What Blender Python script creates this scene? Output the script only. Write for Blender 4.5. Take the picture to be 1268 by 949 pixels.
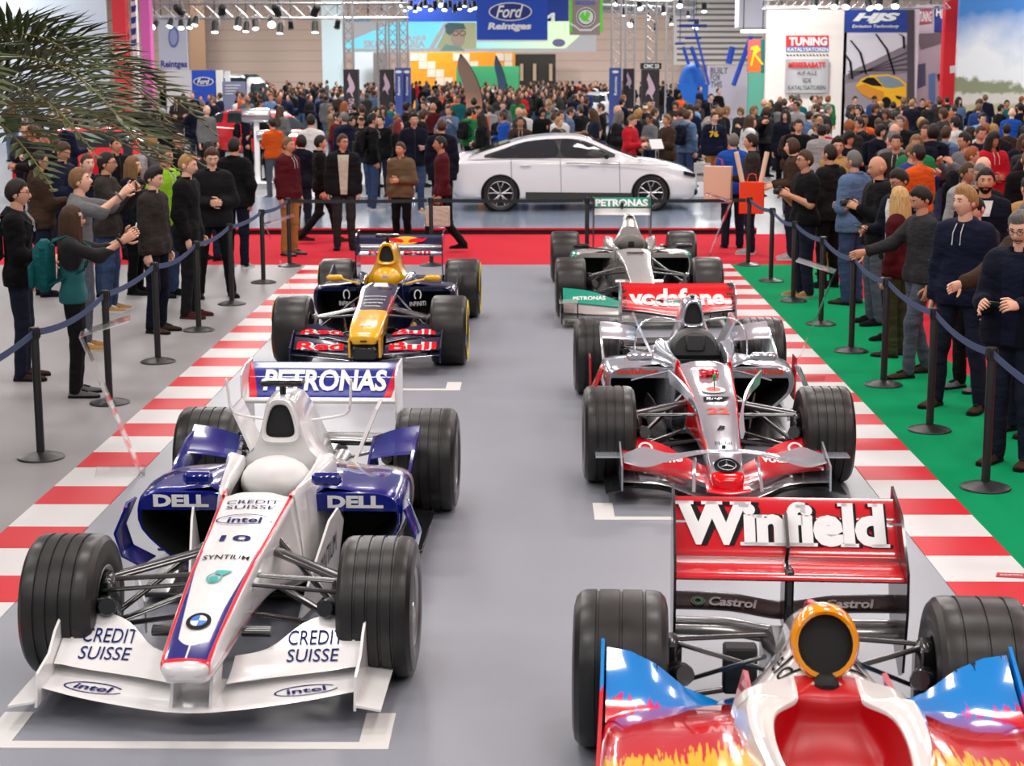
import bpy, math, random
import numpy as np
from mathutils import Matrix, Vector
from mathutils.bvhtree import BVHTree

# ------------------------------------------------------------------ scene, camera, light
scene = bpy.context.scene
for ob in list(bpy.data.objects): bpy.data.objects.remove(ob)
COL = scene.collection
PI = math.pi
rnd = random.Random(7)

cam_d = bpy.data.cameras.new('camera'); cam = bpy.data.objects.new('camera', cam_d); COL.objects.link(cam)
cam_d.sensor_width = 36.0; cam_d.lens = 2118.0*36.0/1268.0; cam_d.clip_end = 600
cam.matrix_world = (Matrix.Translation((0, 0, 2.838)) @ Matrix.Rotation(0.0143, 4, 'Z')
                    @ Matrix.Rotation(PI/2-0.1852, 4, 'X') @ Matrix.Rotation(-0.00195, 4, 'Z'))
cam_d.dof.use_dof = True; cam_d.dof.focus_distance = 10.5; cam_d.dof.aperture_fstop = 5.0
scene.camera = cam

world = bpy.data.worlds.new('hall_air'); scene.world = world; world.use_nodes = True
bg = world.node_tree.nodes['Background']; bg.inputs[0].default_value = (0.86, 0.91, 1.0, 1); bg.inputs[1].default_value = 0.3
vs = scene.view_settings
vs.view_transform = 'Standard'; vs.look = 'None'; vs.gamma = 1.0; vs.use_curve_mapping = False
vs.exposure = 0.0

def lamp(name, loc, size, power, color=(1, 0.97, 0.93), sy=None, rot=(0, 0, 0)):
    d = bpy.data.lights.new(name, 'AREA'); d.energy = power; d.color = color
    d.shape = 'RECTANGLE' if sy else 'SQUARE'; d.size = size
    if sy: d.size_y = sy
    o = bpy.data.objects.new(name, d); o.location = loc; o.rotation_euler = rot; COL.objects.link(o); return o
# rows of flood lamps under the hall roof
for yy, pw in ((-3, 300), (3, 330), (9, 330), (15, 340), (21, 360), (28, 420)):
    for xx in (-13, -7.8, -2.6, 2.6, 7.8, 13): lamp('hall_flood_lamp', (xx, yy, 8.7), 1.5, pw*.47)
for yy, pw in ((37, 620), (48, 720), (60, 820), (74, 900), (90, 1000), (106, 1000)):
    for xx in (-21, -7, 7, 21): lamp('hall_flood_lamp', (xx, yy, 8.7), 2.2, pw*1.25)
# ------------------------------------------------------------------ materials
MATS = {}
def mat(name, col=(.5, .5, .5), rough=.5, metal=0., coat=0., spec=.5, emit=None, estr=1., trans=0., alpha=1., sheen=0.):
    if name in MATS: return MATS[name]
    m = bpy.data.materials.new(name); m.use_nodes = True
    b = m.node_tree.nodes['Principled BSDF']
    b.inputs['Base Color'].default_value = (*col[:3], 1); b.inputs['Roughness'].default_value = rough
    b.inputs['Metallic'].default_value = metal; b.inputs['Specular IOR Level'].default_value = spec
    if coat: b.inputs['Coat Weight'].default_value = coat; b.inputs['Coat Roughness'].default_value = .04
    if trans: b.inputs['Transmission Weight'].default_value = trans
    if alpha < 1: b.inputs['Alpha'].default_value = alpha
    if sheen: b.inputs['Sheen Weight'].default_value = sheen; b.inputs['Sheen Roughness'].default_value = .4
    if emit: b.inputs['Emission Color'].default_value = (*emit, 1); b.inputs['Emission Strength'].default_value = estr
    MATS[name] = m; return m
def srgb(r, g, b):
    f = lambda c: ((c/255+.055)/1.055)**2.4 if c > 10 else c/255/12.92
    return (f(r), f(g), f(b))

class E:                                   # tiny expression builder on shader nodes
    def __init__(s, nt, sock): s.nt, s.k = nt, sock
    def _m(s, op, o=None, clamp=False):
        n = s.nt.nodes.new('ShaderNodeMath'); n.operation = op; n.use_clamp = clamp
        s.nt.links.new(s.k, n.inputs[0])
        if o is not None:
            if isinstance(o, E): s.nt.links.new(o.k, n.inputs[1])
            else: n.inputs[1].default_value = o
        return E(s.nt, n.outputs[0])
    def __add__(s, o): return s._m('ADD', o)
    def __sub__(s, o): return s._m('SUBTRACT', o)
    def __mul__(s, o): return s._m('MULTIPLY', o)
    def __truediv__(s, o): return s._m('DIVIDE', o)
    def abs(s): return s._m('ABSOLUTE')
    def gt(s, o, w=.004): return ((s-o)*(.5/w)+.5)._m('MAXIMUM', 0.)._m('MINIMUM', 1.)
    def lt(s, o, w=.004): return (s.gt(o, w)*-1.)+1.
    def mn(s, o): return s._m('MINIMUM', o)
    def mx(s, o): return s._m('MAXIMUM', o)
    def mod(s, o): return s._m('FLOORED_MODULO', o)
    def sin(s): return s._m('SINE')
    def inv(s): return (s*-1.)+1.
class MatX:                                # material with coordinate expressions
    def __init__(s, name, **kw):
        s.m = mat(name, **kw); s.nt = s.m.node_tree; s.b = s.nt.nodes['Principled BSDF']
        tc = s.nt.nodes.new('ShaderNodeTexCoord'); s.vec = tc.outputs['Object']
        sp = s.nt.nodes.new('ShaderNodeSeparateXYZ'); s.nt.links.new(s.vec, sp.inputs[0])
        s.x, s.y, s.z = (E(s.nt, sp.outputs[i]) for i in range(3)); s.cur = None
    def noise(s, scale, detail=2., sc3=None, dim=None):
        n = s.nt.nodes.new('ShaderNodeTexNoise'); n.inputs['Scale'].default_value = scale; n.inputs['Detail'].default_value = detail
        v = s.vec
        if sc3:
            mp = s.nt.nodes.new('ShaderNodeMapping'); mp.inputs['Scale'].default_value = sc3
            s.nt.links.new(v, mp.inputs[0]); v = mp.outputs[0]
        s.nt.links.new(v, n.inputs['Vector']); return E(s.nt, n.outputs[0])
    def base(s, c): s.cur = c; s.b.inputs['Base Color'].default_value = (*c, 1); return s
    def over(s, fac, c):                   # paint colour c where fac=1
        n = s.nt.nodes.new('ShaderNodeMix'); n.data_type = 'RGBA'
        s.nt.links.new(fac.k, n.inputs[0])
        if isinstance(s.cur, tuple): n.inputs[6].default_value = (*s.cur, 1)
        else: s.nt.links.new(s.cur, n.inputs[6])
        n.inputs[7].default_value = (*c, 1); s.cur = n.outputs[2]; return s
    def done(s):
        if not isinstance(s.cur, tuple): s.nt.links.new(s.cur, s.b.inputs['Base Color'])
        return s.m
    def rough(s, e): s.nt.links.new(e.k, s.b.inputs['Roughness'])
    def metal(s, e): s.nt.links.new(e.k, s.b.inputs['Metallic'])
    def bump(s, e, dist=.01, strength=.5):
        n = s.nt.nodes.new('ShaderNodeBump'); n.inputs['Distance'].default_value = dist; n.inputs['Strength'].default_value = strength
        s.nt.links.new(e.k, n.inputs['Height']); s.nt.links.new(n.outputs[0], s.b.inputs['Normal'])

# ------------------------------------------------------------------ mesh building
def A(p): return np.asarray(p, float)
def cr(P, n, closed=False):                # Catmull-Rom through rows of P, n samples per span
    P = A(P); m = len(P)
    if n <= 1: return P
    idx = lambda i: i % m if closed else min(max(i, 0), m-1)
    out = []
    for i in range(m if closed else m-1):
        a, b, c, d = P[idx(i-1)], P[i], P[idx(i+1)], P[idx(i+2)]
        for k in range(n):
            t = k/n
            out.append(.5*((2*b)+(c-a)*t+(2*a-5*b+4*c-d)*t*t+(3*b-a-3*c+d)*t**3))
    if not closed: out.append(P[-1])
    return A(out)
class MB:
    def __init__(s): s.v = []; s.f = []; s.m = []; s.seg = []
    def add(s, verts, faces, m=0):
        o = len(s.v); s.v.extend([tuple(map(float, p)) for p in verts])
        for i, f in enumerate(faces): s.f.append(tuple(o+k for k in f)); s.m.append(m[i] if isinstance(m, list) else m)
        return s
    def box(s, c, d, m=0, rot=None, bev=0.):
        hx, hy, hz = d[0]/2, d[1]/2, d[2]/2
        if bev:
            b = min(bev, hx*.98, hy*.98, hz*.98); V_ = []; ring = []
            for z, i in ((-hz, b), (-hz+b, 0), (hz-b, 0), (hz, b)):
                ring.append([(-hx+i+ (b if i == 0 else 0), -hy+i, z), (hx-i-(b if i == 0 else 0), -hy+i, z), (hx-i, -hy+i+(b if i == 0 else 0), z), (hx-i, hy-i-(b if i == 0 else 0), z),
                             (hx-i-(b if i == 0 else 0), hy-i, z), (-hx+i+(b if i == 0 else 0), hy-i, z), (-hx+i, hy-i-(b if i == 0 else 0), z), (-hx+i, -hy+i+(b if i == 0 else 0), z)])
            P = A(sum(ring, [])); F = []
            for k in range(3):
                for j in range(8): F.append((k*8+j, k*8+(j+1) % 8, k*8+8+(j+1) % 8, k*8+8+j))
            F.append(tuple(range(7, -1, -1))); F.append(tuple(range(24, 32)))
        else:
            P = A([(x, y, z) for z in (-hz, hz) for y in (-hy, hy) for x in (-hx, hx)])
            F = [(0, 2, 3, 1), (4, 5, 7, 6), (0, 1, 5, 4), (2, 6, 7, 3), (0, 4, 6, 2), (1, 3, 7, 5)]
        if rot is not None: P = P @ A(rot).T
        return s.add(P+A(c), F, m)
    def rings(s, R, closed=True, cap=(True, True), m=0, mf=None):
        n = len(R[0]); o = len(s.v)
        for r in R: s.v.extend([tuple(map(float, p)) for p in r])
        for i in range(len(R)-1):
            for j in range(n if closed else n-1):
                k = (j+1) % n
                s.f.append((o+i*n+j, o+i*n+k, o+(i+1)*n+k, o+(i+1)*n+j)); s.m.append(mf(i, j) if mf else m)
        if closed and cap[0]: s.f.append(tuple(o+j for j in range(n-1, -1, -1))); s.m.append(mf(0, 0) if mf else m)
        if closed and cap[1]: s.f.append(tuple(o+(len(R)-1)*n+j for j in range(n))); s.m.append(mf(len(R)-2, 0) if mf else m)
        return s
    def tube(s, pts, r, n=8, m=0, flat=1., up=(0, 0, 1), cap=True):
        P = A(pts); k = len(P); r = [r]*k if np.isscalar(r) else list(r); R = []
        for i in range(k):
            t = P[min(i+1, k-1)]-P[max(i-1, 0)]; t = t/(np.linalg.norm(t)+1e-9)
            u = A(up); 
            if abs(u @ t) > .97: u = A((1, 0, 0)) if abs(t[0]) < .9 else A((0, 1, 0))
            a = np.cross(t, u); a /= np.linalg.norm(a); b = np.cross(a, t)
            R.append([P[i]+a*math.cos(q)*r[i]+b*math.sin(q)*r[i]*flat for q in np.linspace(0, 2*PI, n, endpoint=False)])
        return s.rings(R, cap=(cap, cap), m=m)
    def lathe(s, prof, n=24, o=(0, 0, 0), axis='z', m=0, mf=None, cap=(True, True)):
        R = []
        for (r, h) in prof:
            q = np.linspace(0, 2*PI, n, endpoint=False); c, d = np.cos(q)*r, np.sin(q)*r; hh = np.full(n, h)
            p = {'z': (c, d, hh), 'x': (hh, c, d), 'y': (d, hh, c)}[axis]
            R.append(np.stack(p, 1)+A(o))
        return s.rings(R, cap=cap, m=m, mf=mf)
    def grid(s, P, m=0, mf=None):
        P = A(P); a, b = P.shape[:2]; o = len(s.v); s.v.extend([tuple(p) for p in P.reshape(-1, 3)])
        for i in range(a-1):
            for j in range(b-1):
                s.f.append((o+i*b+j, o+i*b+j+1, o+(i+1)*b+j+1, o+(i+1)*b+j)); s.m.append(mf(i, j) if mf else m)
        return s
    def plate(s, poly, t, axis='x', at=0., m=0):   # extruded polygon; poly in the other two axes
        def mk(h):
            return [{'x': (h, a, b), 'y': (a, h, b), 'z': (a, b, h)}[axis] for a, b in poly]
        return s.rings([mk(at-t/2), mk(at+t/2)], m=m)
    def slab(s, P, t, m=0):               # thick sheet from a grid of points, offset along its normals
        P = A(P); du = np.gradient(P, axis=0); dv = np.gradient(P, axis=1); n = np.cross(du, dv)
        n /= (np.linalg.norm(n, axis=2, keepdims=True)+1e-9)
        a, b = P.shape[:2]; o = len(s.v)
        s.grid(P+n*t/2, m); s.grid((P-n*t/2)[:, ::-1], m)
        T = lambda i, j: o+i*b+j
        B = lambda i, j: o+a*b+i*b+(b-1-j)
        for i in range(a-1):
            s.f.append((T(i, 0), T(i+1, 0), B(i+1, 0), B(i, 0))); s.m.append(m)
            s.f.append((T(i+1, b-1), T(i, b-1), B(i, b-1), B(i+1, b-1))); s.m.append(m)
        for j in range(b-1):
            s.f.append((T(0, j+1), T(0, j), B(0, j), B(0, j+1))); s.m.append(m)
            s.f.append((T(a-1, j), T(a-1, j+1), B(a-1, j+1), B(a-1, j))); s.m.append(m)
        return s
    def ball(s, c, r, n=12, k=8, m=0, rot=None):
        r = (r, r, r) if np.isscalar(r) else r; R = []
        for t in np.linspace(-PI/2+.12, PI/2-.12, k):
            q = np.linspace(0, 2*PI, n, endpoint=False)
            P = np.stack([np.cos(q)*math.cos(t)*r[0], np.sin(q)*math.cos(t)*r[1], np.full(n, math.sin(t)*r[2])], 1)
            if rot is not None: P = P @ A(rot).T
            R.append(P+A(c))
        return s.rings(R, m=m)
    def mirror(s):                        # a copy mirrored in x
        o = MB(); o.v = [(-x, y, z) for x, y, z in s.v]; o.f = [f[::-1] for f in s.f]; o.m = list(s.m); return o
    def join(s, o): return s.add(o.v, o.f, list(o.m))
    def bvh(s): return BVHTree.FromPolygons([Vector(p) for p in s.v], s.f)
    def mesh(s, name, mats, ang=38.):
        me = bpy.data.meshes.new(name); me.from_pydata(s.v, [], s.f)
        for q in (mats if isinstance(mats, (list, tuple)) else [mats]): me.materials.append(q)
        me.polygons.foreach_set('material_index', s.m)
        if ang > 0:
            me.polygons.foreach_set('use_smooth', [True]*len(s.f))
            if ang < 179: me.set_sharp_from_angle(angle=math.radians(ang))
        me.update(); return me
    def build(s, name, mats, parent=None, loc=(0, 0, 0), rz=0., ang=38.):
        return link(name, s.mesh(name, mats, ang), parent, loc, rz)
def link(name, me, parent=None, loc=(0, 0, 0), rz=0.):
    o = bpy.data.objects.new(name, me); COL.objects.link(o); o.location = loc; o.rotation_euler = (0, 0, rz)
    if parent is not None: o.parent = parent
    return o
def tag(o, label=None, cat=None, group=None, kind=None):
    if label: o['label'] = label
    if cat: o['category'] = cat
    if group: o['group'] = group
    if kind: o['kind'] = kind
    return o
def thing(name, label, cat, loc=(0, 0, 0), rz=0., group=None):
    return tag(link(name, None, None, loc, rz), label, cat, group)
def copy_tree(o, parent=None):
    c = o.copy(); COL.objects.link(c); c.parent = parent
    for ch in o.children: copy_tree(ch, c)
    return c
def rotm(ax, deg):
    return np.array(Matrix.Rotation(math.radians(deg), 3, ax))

# lofts -------------------------------------------------------------
def half_loft(stations, ns=3, nc=2, cap=(True, True), mf=None):
    """stations: (s, [(x,z)...] from top centre to bottom centre); mirrored in x. mf(s,k)->material index."""
    K = len(stations[0][1])
    C_ = cr([[p for q in pr for p in (q[0], s_, q[1])] for s_, pr in stations], ns).reshape(-1, K, 3)
    R = []; mb = MB()
    for S in C_:
        H = cr(S, nc); H[:, 0] = np.maximum(H[:, 0], 0.)
        R.append(np.concatenate([H, (H*A((-1, 1, 1)))[-2:0:-1]]))
    n = len(R[0]); hl = (K-1)*nc
    def f(i, j):
        if not mf: return 0
        k = (j+.5) if j < hl else (n-j-.5)
        return mf((R[i][0][1]+R[i+1][0][1])/2, k/nc)
    return mb.rings(R, cap=cap, mf=f)
def ring_loft(stations, ns=3, nc=2, cap=(True, True), m=0, mf=None):
    """stations: list of closed rings of 3d points."""
    K = len(stations[0])
    C_ = cr([A(r).reshape(-1) for r in stations], ns).reshape(-1, K, 3)
    return MB().rings([cr(S, nc, True) for S in C_], cap=cap, m=m, mf=mf)
def foil(stations, ns=3, n=14, m=0, camber=.06):
    """wing element along x: (x, s_le, z_le, chord, pitch_deg, thickness)"""
    S = cr(stations, ns); R = []
    for x, s0, z0, c, p, t in S:
        q = np.linspace(0, 2*PI, n, endpoint=False); cx = (1-np.cos(q))/2
        cz = np.sin(q)*t*.5*(1.15-.75*cx); cz += -camber*c*np.sin(cx*PI)
        a = math.radians(p)
        R.append(np.stack([np.full(n, x), s0+cx*c*math.cos(a)-cz*math.sin(a), z0+cx*c*math.sin(a)+cz*math.cos(a)], 1))
    return MB().rings(R, m=m)
def strut(p0, p1, c, t, m=0, mb=None):   # flattened suspension arm
    mb = mb or MB(); P = [A(p0)+(A(p1)-A(p0))*k for k in (0, .5, 1)]
    return mb.tube(P, c/2, n=10, m=m, flat=t/c)

# text and decals ----------------------------------------------------
_TX = {}
def text_mesh(s, bold=0., shear=0., space=1., align='CENTER'):
    key = (s, bold, shear, space, align)
    if key in _TX: return _TX[key]
    c = bpy.data.curves.new('t', 'FONT'); c.body = s; c.size = 1.; c.offset = bold; c.shear = shear; c.space_character = space
    c.align_x = align; c.resolution_u = 3; c.fill_mode = 'FRONT'
    o = bpy.data.objects.new('t', c); me = o.to_mesh()
    V_ = A([v.co[:2] for v in me.vertices]); F_ = [tuple(p.vertices) for p in me.polygons]
    o.to_mesh_clear(); bpy.data.objects.remove(o); bpy.data.curves.remove(c)
    lo, hi = V_.min(0), V_.max(0)
    V_ = V_-(lo+hi)/2
    _TX[key] = (V_, F_, hi-lo); return _TX[key]
def text_fit(s, w, h, **k):               # flat 2d text scaled to w x h
    V_, F_, d = text_mesh(s, **k)
    return V_*A((w/d[0], h/d[1])), F_
def split2(V2, F2, mx=.028):              # cut flat print into small triangles so that it follows a curved surface
    V_ = [tuple(p) for p in V2]; T = [(f[0], f[i], f[i+1]) for f in F2 for i in range(1, len(f)-1)]; mid = {}
    for _ in range(5):
        O = []; ch = False
        for t in T:
            L_ = [math.dist(V_[t[k]], V_[t[(k+1) % 3]]) for k in range(3)]; k = max(range(3), key=lambda q: L_[q])
            if L_[k] <= mx: O.append(t); continue
            a, b, c = t[k], t[(k+1) % 3], t[(k+2) % 3]; e = (min(a, b), max(a, b)); ch = True
            if e not in mid: mid[e] = len(V_); V_.append(((V_[a][0]+V_[b][0])/2, (V_[a][1]+V_[b][1])/2))
            m = mid[e]; O += [(a, m, c), (m, b, c)]
        T = O
        if not ch: break
    return V_, T
def proj(V2, F2, o, ux, uy, bvh, off=.003, mb=None, m=0, back=.6):
    """lay flat 2d print on a surface: cast along -(ux x uy)"""
    o, ux, uy = A(o), A(ux), A(uy); ux = ux/np.linalg.norm(ux); uy = uy-ux*(uy @ ux); uy = uy/np.linalg.norm(uy); n = np.cross(ux, uy)
    mb = mb or MB(); P = []
    if bvh is not None: V2, F2 = split2(V2, F2)
    for a, b in V2:
        p = o+ux*a+uy*b
        if bvh is not None:
            h = bvh.ray_cast(Vector(p+n*back), Vector(-n), back*2.2)
            if h[0] is not None: p = A(h[0])+n*off
            else: p = None
        else: p = p+n*off
        P.append(p)
    keep = [f for f in F2 if all(P[i] is not None for i in f)]
    P = [p if p is not None else o for p in P]
    mb.seg.append(len(mb.f)); return mb.add(P, keep, m)
def rect2(w, h, nx=8, ny=2, c=(0, 0), sh=0.):
    xs = np.linspace(-w/2, w/2, nx+1); ys = np.linspace(-h/2, h/2, ny+1)
    V2 = [(c[0]+x+sh*y, c[1]+y) for y in ys for x in xs]
    F2 = [(j*(nx+1)+i, j*(nx+1)+i+1, (j+1)*(nx+1)+i+1, (j+1)*(nx+1)+i) for j in range(ny) for i in range(nx)]
    return V2, F2
def poly2(pts):
    return [tuple(p) for p in pts], [tuple(range(len(pts)))]
def ell2(a, b, n=28, c=(0, 0)):
    q = np.linspace(0, 2*PI, n, endpoint=False)
    V2 = [(c[0], c[1])]+[(c[0]+a*math.cos(t), c[1]+b*math.sin(t)) for t in q]
    return V2, [(0, 1+i, 1+(i+1) % n) for i in range(n)]
def ring2(a, b, w, n=32, c=(0, 0), q0=0., q1=2*PI):
    q = np.linspace(q0, q1, n+1)
    V2 = [(c[0]+(a-k*w)*math.cos(t), c[1]+(b-k*w)*math.sin(t)) for t in q for k in (1, 0)]
    return V2, [(2*i, 2*i+1, 2*i+3, 2*i+2) for i in range(n)]
def band2(path, w, sub=1):                # ribbon along a 2d path
    P = cr(path, sub); T = np.gradient(P, axis=0); N_ = np.stack([-T[:, 1], T[:, 0]], 1); N_ /= np.linalg.norm(N_, axis=1, keepdims=True)
    w = np.interp(np.linspace(0, 1, len(P)), np.linspace(0, 1, len(w)), w)[:, None] if not np.isscalar(w) else w
    V2 = [tuple(p) for pr in zip(P-N_*w/2, P+N_*w/2) for p in pr]
    return V2, [(2*i, 2*i+2, 2*i+3, 2*i+1) for i in range(len(P)-1)]
# ------------------------------------------------------------------ floor of the hall
def floor_mat(name, col, var=.06, rough=.32, scale=.9, spec=.35):
    X = MatX(name, rough=rough, spec=spec); X.base(col)
    n = X.noise(scale, 5.); X.over((n-.42)*2.2*var*4., tuple(c*.78 for c in col))
    n2 = X.noise(60., 2.); X.over((n2-.5)._m('MAXIMUM', 0.)*.35, tuple(min(1, c*1.2) for c in col))
    X.rough((X.noise(1.1, 3.)*.12)+(rough-.06)); return X.done()
M_grey = floor_mat('grey_track_vinyl', srgb(138, 141, 150), rough=.37, spec=.5)
M_walk = floor_mat('grey_visitor_floor', srgb(140, 138, 139), rough=.5)
M_redc = floor_mat('red_carpet', srgb(190, 42, 56), rough=.9, spec=.05)
M_green = floor_mat('green_carpet', srgb(6, 134, 84), rough=.9, spec=.05)
M_kred = floor_mat('kerb_red_vinyl', srgb(200, 24, 40), var=.03, rough=.45, spec=.2)
M_kwht = floor_mat('kerb_white_vinyl', srgb(208, 206, 205), var=.03, rough=.45, spec=.2)
M_line = mat('white_line_paint', srgb(212, 210, 207), .5)
M_hall = floor_mat('hall_concrete', srgb(120, 122, 128), rough=.4)
XL, XR = -2.786, 2.273; KO = .5
def flat(name, x0, x1, y0, y1, z, m, th=.012, parent=None, kind='structure'):
    mb = MB().box(((x0+x1)/2, (y0+y1)/2, z-th/2), (x1-x0, y1-y0, th))
    o = mb.build(name, m, parent, ang=0); 
    if kind and parent is None: o['kind'] = kind
    return o
fl = flat('floor', -60, 60, -6, 150, -.008, M_hall, .2); tag(fl, 'grey concrete floor of the exhibition hall', 'floor')
o = flat('floor_track', XL, XR, 0, 24.33, 0., M_grey, .006); tag(o, 'grey vinyl lane under the racing cars', 'floor')
o = flat('floor_walkway', -14, XL-KO, 0, 24.33, 0., M_walk, .006); tag(o, 'grey floor where visitors stand behind the left kerb rope', 'floor')
o['label'] = 'grey visitor floor behind the rope beside the palm'
o = flat('floor_green_carpet', XR+KO, 3.985, 0, 24.33, 0., M_green, .006); tag(o, 'green carpet strip between kerb and red carpet', 'floor')
o = flat('floor_red_carpet', -14, 14, 24.33, 28.75, 0., M_redc, .006); tag(o, 'red carpet band in front of the white saloon podium', 'floor')
o = flat('floor_red_carpet_side', 3.985, 14, 0, 24.33, 0., M_redc, .006); tag(o, 'red carpet behind the visitors on the green strip', 'floor')
# kerbs: alternating red and white blocks
def kerb(name, x0, x1, off, lw, lr, label):
    t = thing(name, label, 'kerb', ((x0+x1)/2, 0, 0)); t['kind'] = 'structure'
    mw = MB().box((0, lw/2, .0005), (x1-x0, lw-.001, .008)).mesh('white_block', M_kwht, 0)
    mr = MB().box((0, lr/2, .0005), (x1-x0, lr-.001, .008)).mesh('red_block', M_kred, 0)
    y = off
    while y < 24.3:
        if y+lw < 24.5: link('white_block', mw, t, (0, y, 0))
        if y+lw+lr < 24.5: link('red_block', mr, t, (0, y+lw, 0))
        y += lw+lr
    return t
kl = kerb('kerb_strip', XL-KO, XL, .952, .549, .485, 'red and white striped kerb along the grey visitor floor')
kr = kerb('kerb_strip', XR, XR+KO, .873, .505, .415, 'red and white striped kerb along the green carpet')
# small red sponsor sticker on the right kerb
mb = MB(); V2, F2 = poly2([(-.09, -.035), (.07, -.06), (.1, .03), (-.06, .05)]); proj(V2, F2, (2.66, 9.27, .006), (1, 0, 0), (0, 1, 0), None, .001, mb)
V2, F2 = text_fit('REIFEN', .12, .03, bold=.02); proj(V2, F2, (2.665, 9.268, .006), (1, -.05, 0), (0, 1, 0), None, .0025, mb, 1)
tag(mb.build('kerb_sticker', [mat('sticker_red', srgb(190, 24, 44), .4), M_line], ang=0), 'small red sticker with white lettering on the kerb', 'sticker')
# grid slot markings: a bar with two short returns
def grid_slot(x0, x1, y, ret, label, w=.075, single=None):
    mb = MB(); mb.box(((x0+x1)/2, y+w/2, .001), (x1-x0, w, .006))
    for xa in ((x0, x1-.13) if single is None else (x1-.13,)): mb.box((xa+.065, y+w+ret/2, .001), (.13, ret, .006))
    return tag(mb.build('grid_slot_marking', M_line, ang=0), label, 'marking', 'grid slot markings', 'structure')
grid_slot(-2.36, -.62, 6.77, .33, 'white grid slot marking in front of the white and navy race car')
grid_slot(.37, 2.09, 10.45, .34, 'white grid slot marking in front of the chrome race car')
grid_slot(-2.42, -.67, 14.78, .32, 'white grid slot marking in front of the navy and yellow race car')
grid_slot(.3, 2.05, 18.55, .3, 'white grid slot marking in front of the silver and teal race car')
# ------------------------------------------------------------------ single-seater racing cars
# car space: x across, y = distance behind the front axle (nose at negative y), z up
M_tyre = None
def tyre_mat():
    X = MatX('worn_tyre_rubber', rough=.42, spec=.45); X.base((.013, .0125, .012))
    X.over((X.noise(9., 4.)-.4)._m('MAXIMUM', 0.)*1.6, (.032, .029, .026)); X.rough((X.noise(14., 3.)*.22)+.24); return X.done()
M_tyre = tyre_mat()
M_carbon = mat('carbon_black', (.012, .012, .013), .22, coat=.4)
M_matblk = mat('matt_black', (.008, .008, .008), .7)
M_gun = mat('gunmetal', (.16, .16, .17), .3, .9)
M_chrome = mat('chrome_paint', (.66, .70, .76), .12, .68)
M_alu = mat('bare_aluminium', (.6, .6, .6), .25, 1.)
M_white = mat('white_gloss_paint', (.80, .79, .78), .2, coat=.6)
M_navy = mat('navy_gloss_paint', srgb(8, 26, 122), .18, coat=.8)
M_red = mat('red_gloss_paint', srgb(216, 16, 34), .2, coat=.7)
M_ltwhite = mat('lettering_white', (.82, .82, .82), .65, spec=.12)
M_ltnavy = mat('lettering_navy', srgb(24, 30, 96), .65, spec=.12)
M_ltblk = mat('lettering_black', (.01, .01, .012), .65, spec=.12)
M_ltred = mat('lettering_red', srgb(222, 18, 34), .65, spec=.12)
M_teal = mat('teal_gloss_paint', srgb(0, 146, 122), .25, coat=.5)

def crumple():
    X = MatX('crumpled_white_cover', rough=.6); X.base((.80, .78, .76)); X.bump(X.noise(3.2, 2.), .12, .5); return X.done()
def tyre_mesh(R, w, rr, grooves):
    h = w/2; pr = [(rr-.012, -h*.80), (rr, -h*.92), (rr+.03, -h), (R-.07, -h*1.02), (R-.03, -h*.97), (R-.008, -h*.86)]
    if grooves:
        g = .010; cs = np.linspace(-.5, .5, grooves)*w*.5
        pr.append((R-.002, -h*.76))
        for c in cs: pr += [(R, c-g*.75), (R-.008, c-g*.5), (R-.008, c+g*.5), (R, c+g*.75)]
        pr.append((R-.002, h*.76))
    else: pr += [(R-.001, -h*.72), (R+.001, 0), (R-.001, h*.72)]
    pr += [(R-.008, h*.86), (R-.03, h*.97), (R-.07, h*1.02), (rr+.03, h), (rr, h*.92), (rr-.012, h*.80)]
    return MB().lathe(pr, 56, axis='x', cap=(False, False)).mesh('tyre', M_tyre, 28)
def rim_mesh(w, rr, spokes=7, mr=M_gun, dish=.25):
    h = w/2; mb = MB()
    mb.lathe([(rr, -h*.8), (rr+.012, -h*.94), (rr+.004, -h*.96), (rr-.012, -h*.9), (rr-.02, 0), (rr-.012, h*.9), (rr+.004, h*.96), (rr+.012, h*.94), (rr, h*.8)], 40, axis='x', m=0, cap=(False, False))
    xo = h*(.9-dish)
    mb.lathe([(.001, xo-.03), (.055, xo-.02), (.055, xo+.02), (.03, xo+.035), (.001, xo+.035)], 16, axis='x', m=0)
    for k in range(spokes):
        a = 2*PI*k/spokes; c, s_ = math.cos(a), math.sin(a)
        mb.tube([(xo, c*.045, s_*.045), (xo+.008, c*rr*.6, s_*rr*.6), (xo+.01, c*(rr-.015), s_*(rr-.015))], [.02, .016, .022], n=6, m=0, flat=.7, up=(1, 0, 0))
    mb.lathe([(.0, -h*.5), (rr*.75, -h*.5), (rr*.78, -h*.2), (rr*.78, h*.35), (.0, h*.36)], 24, axis='x', m=1)
    return mb.mesh('rim', [mr, M_matblk], 35)
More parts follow.
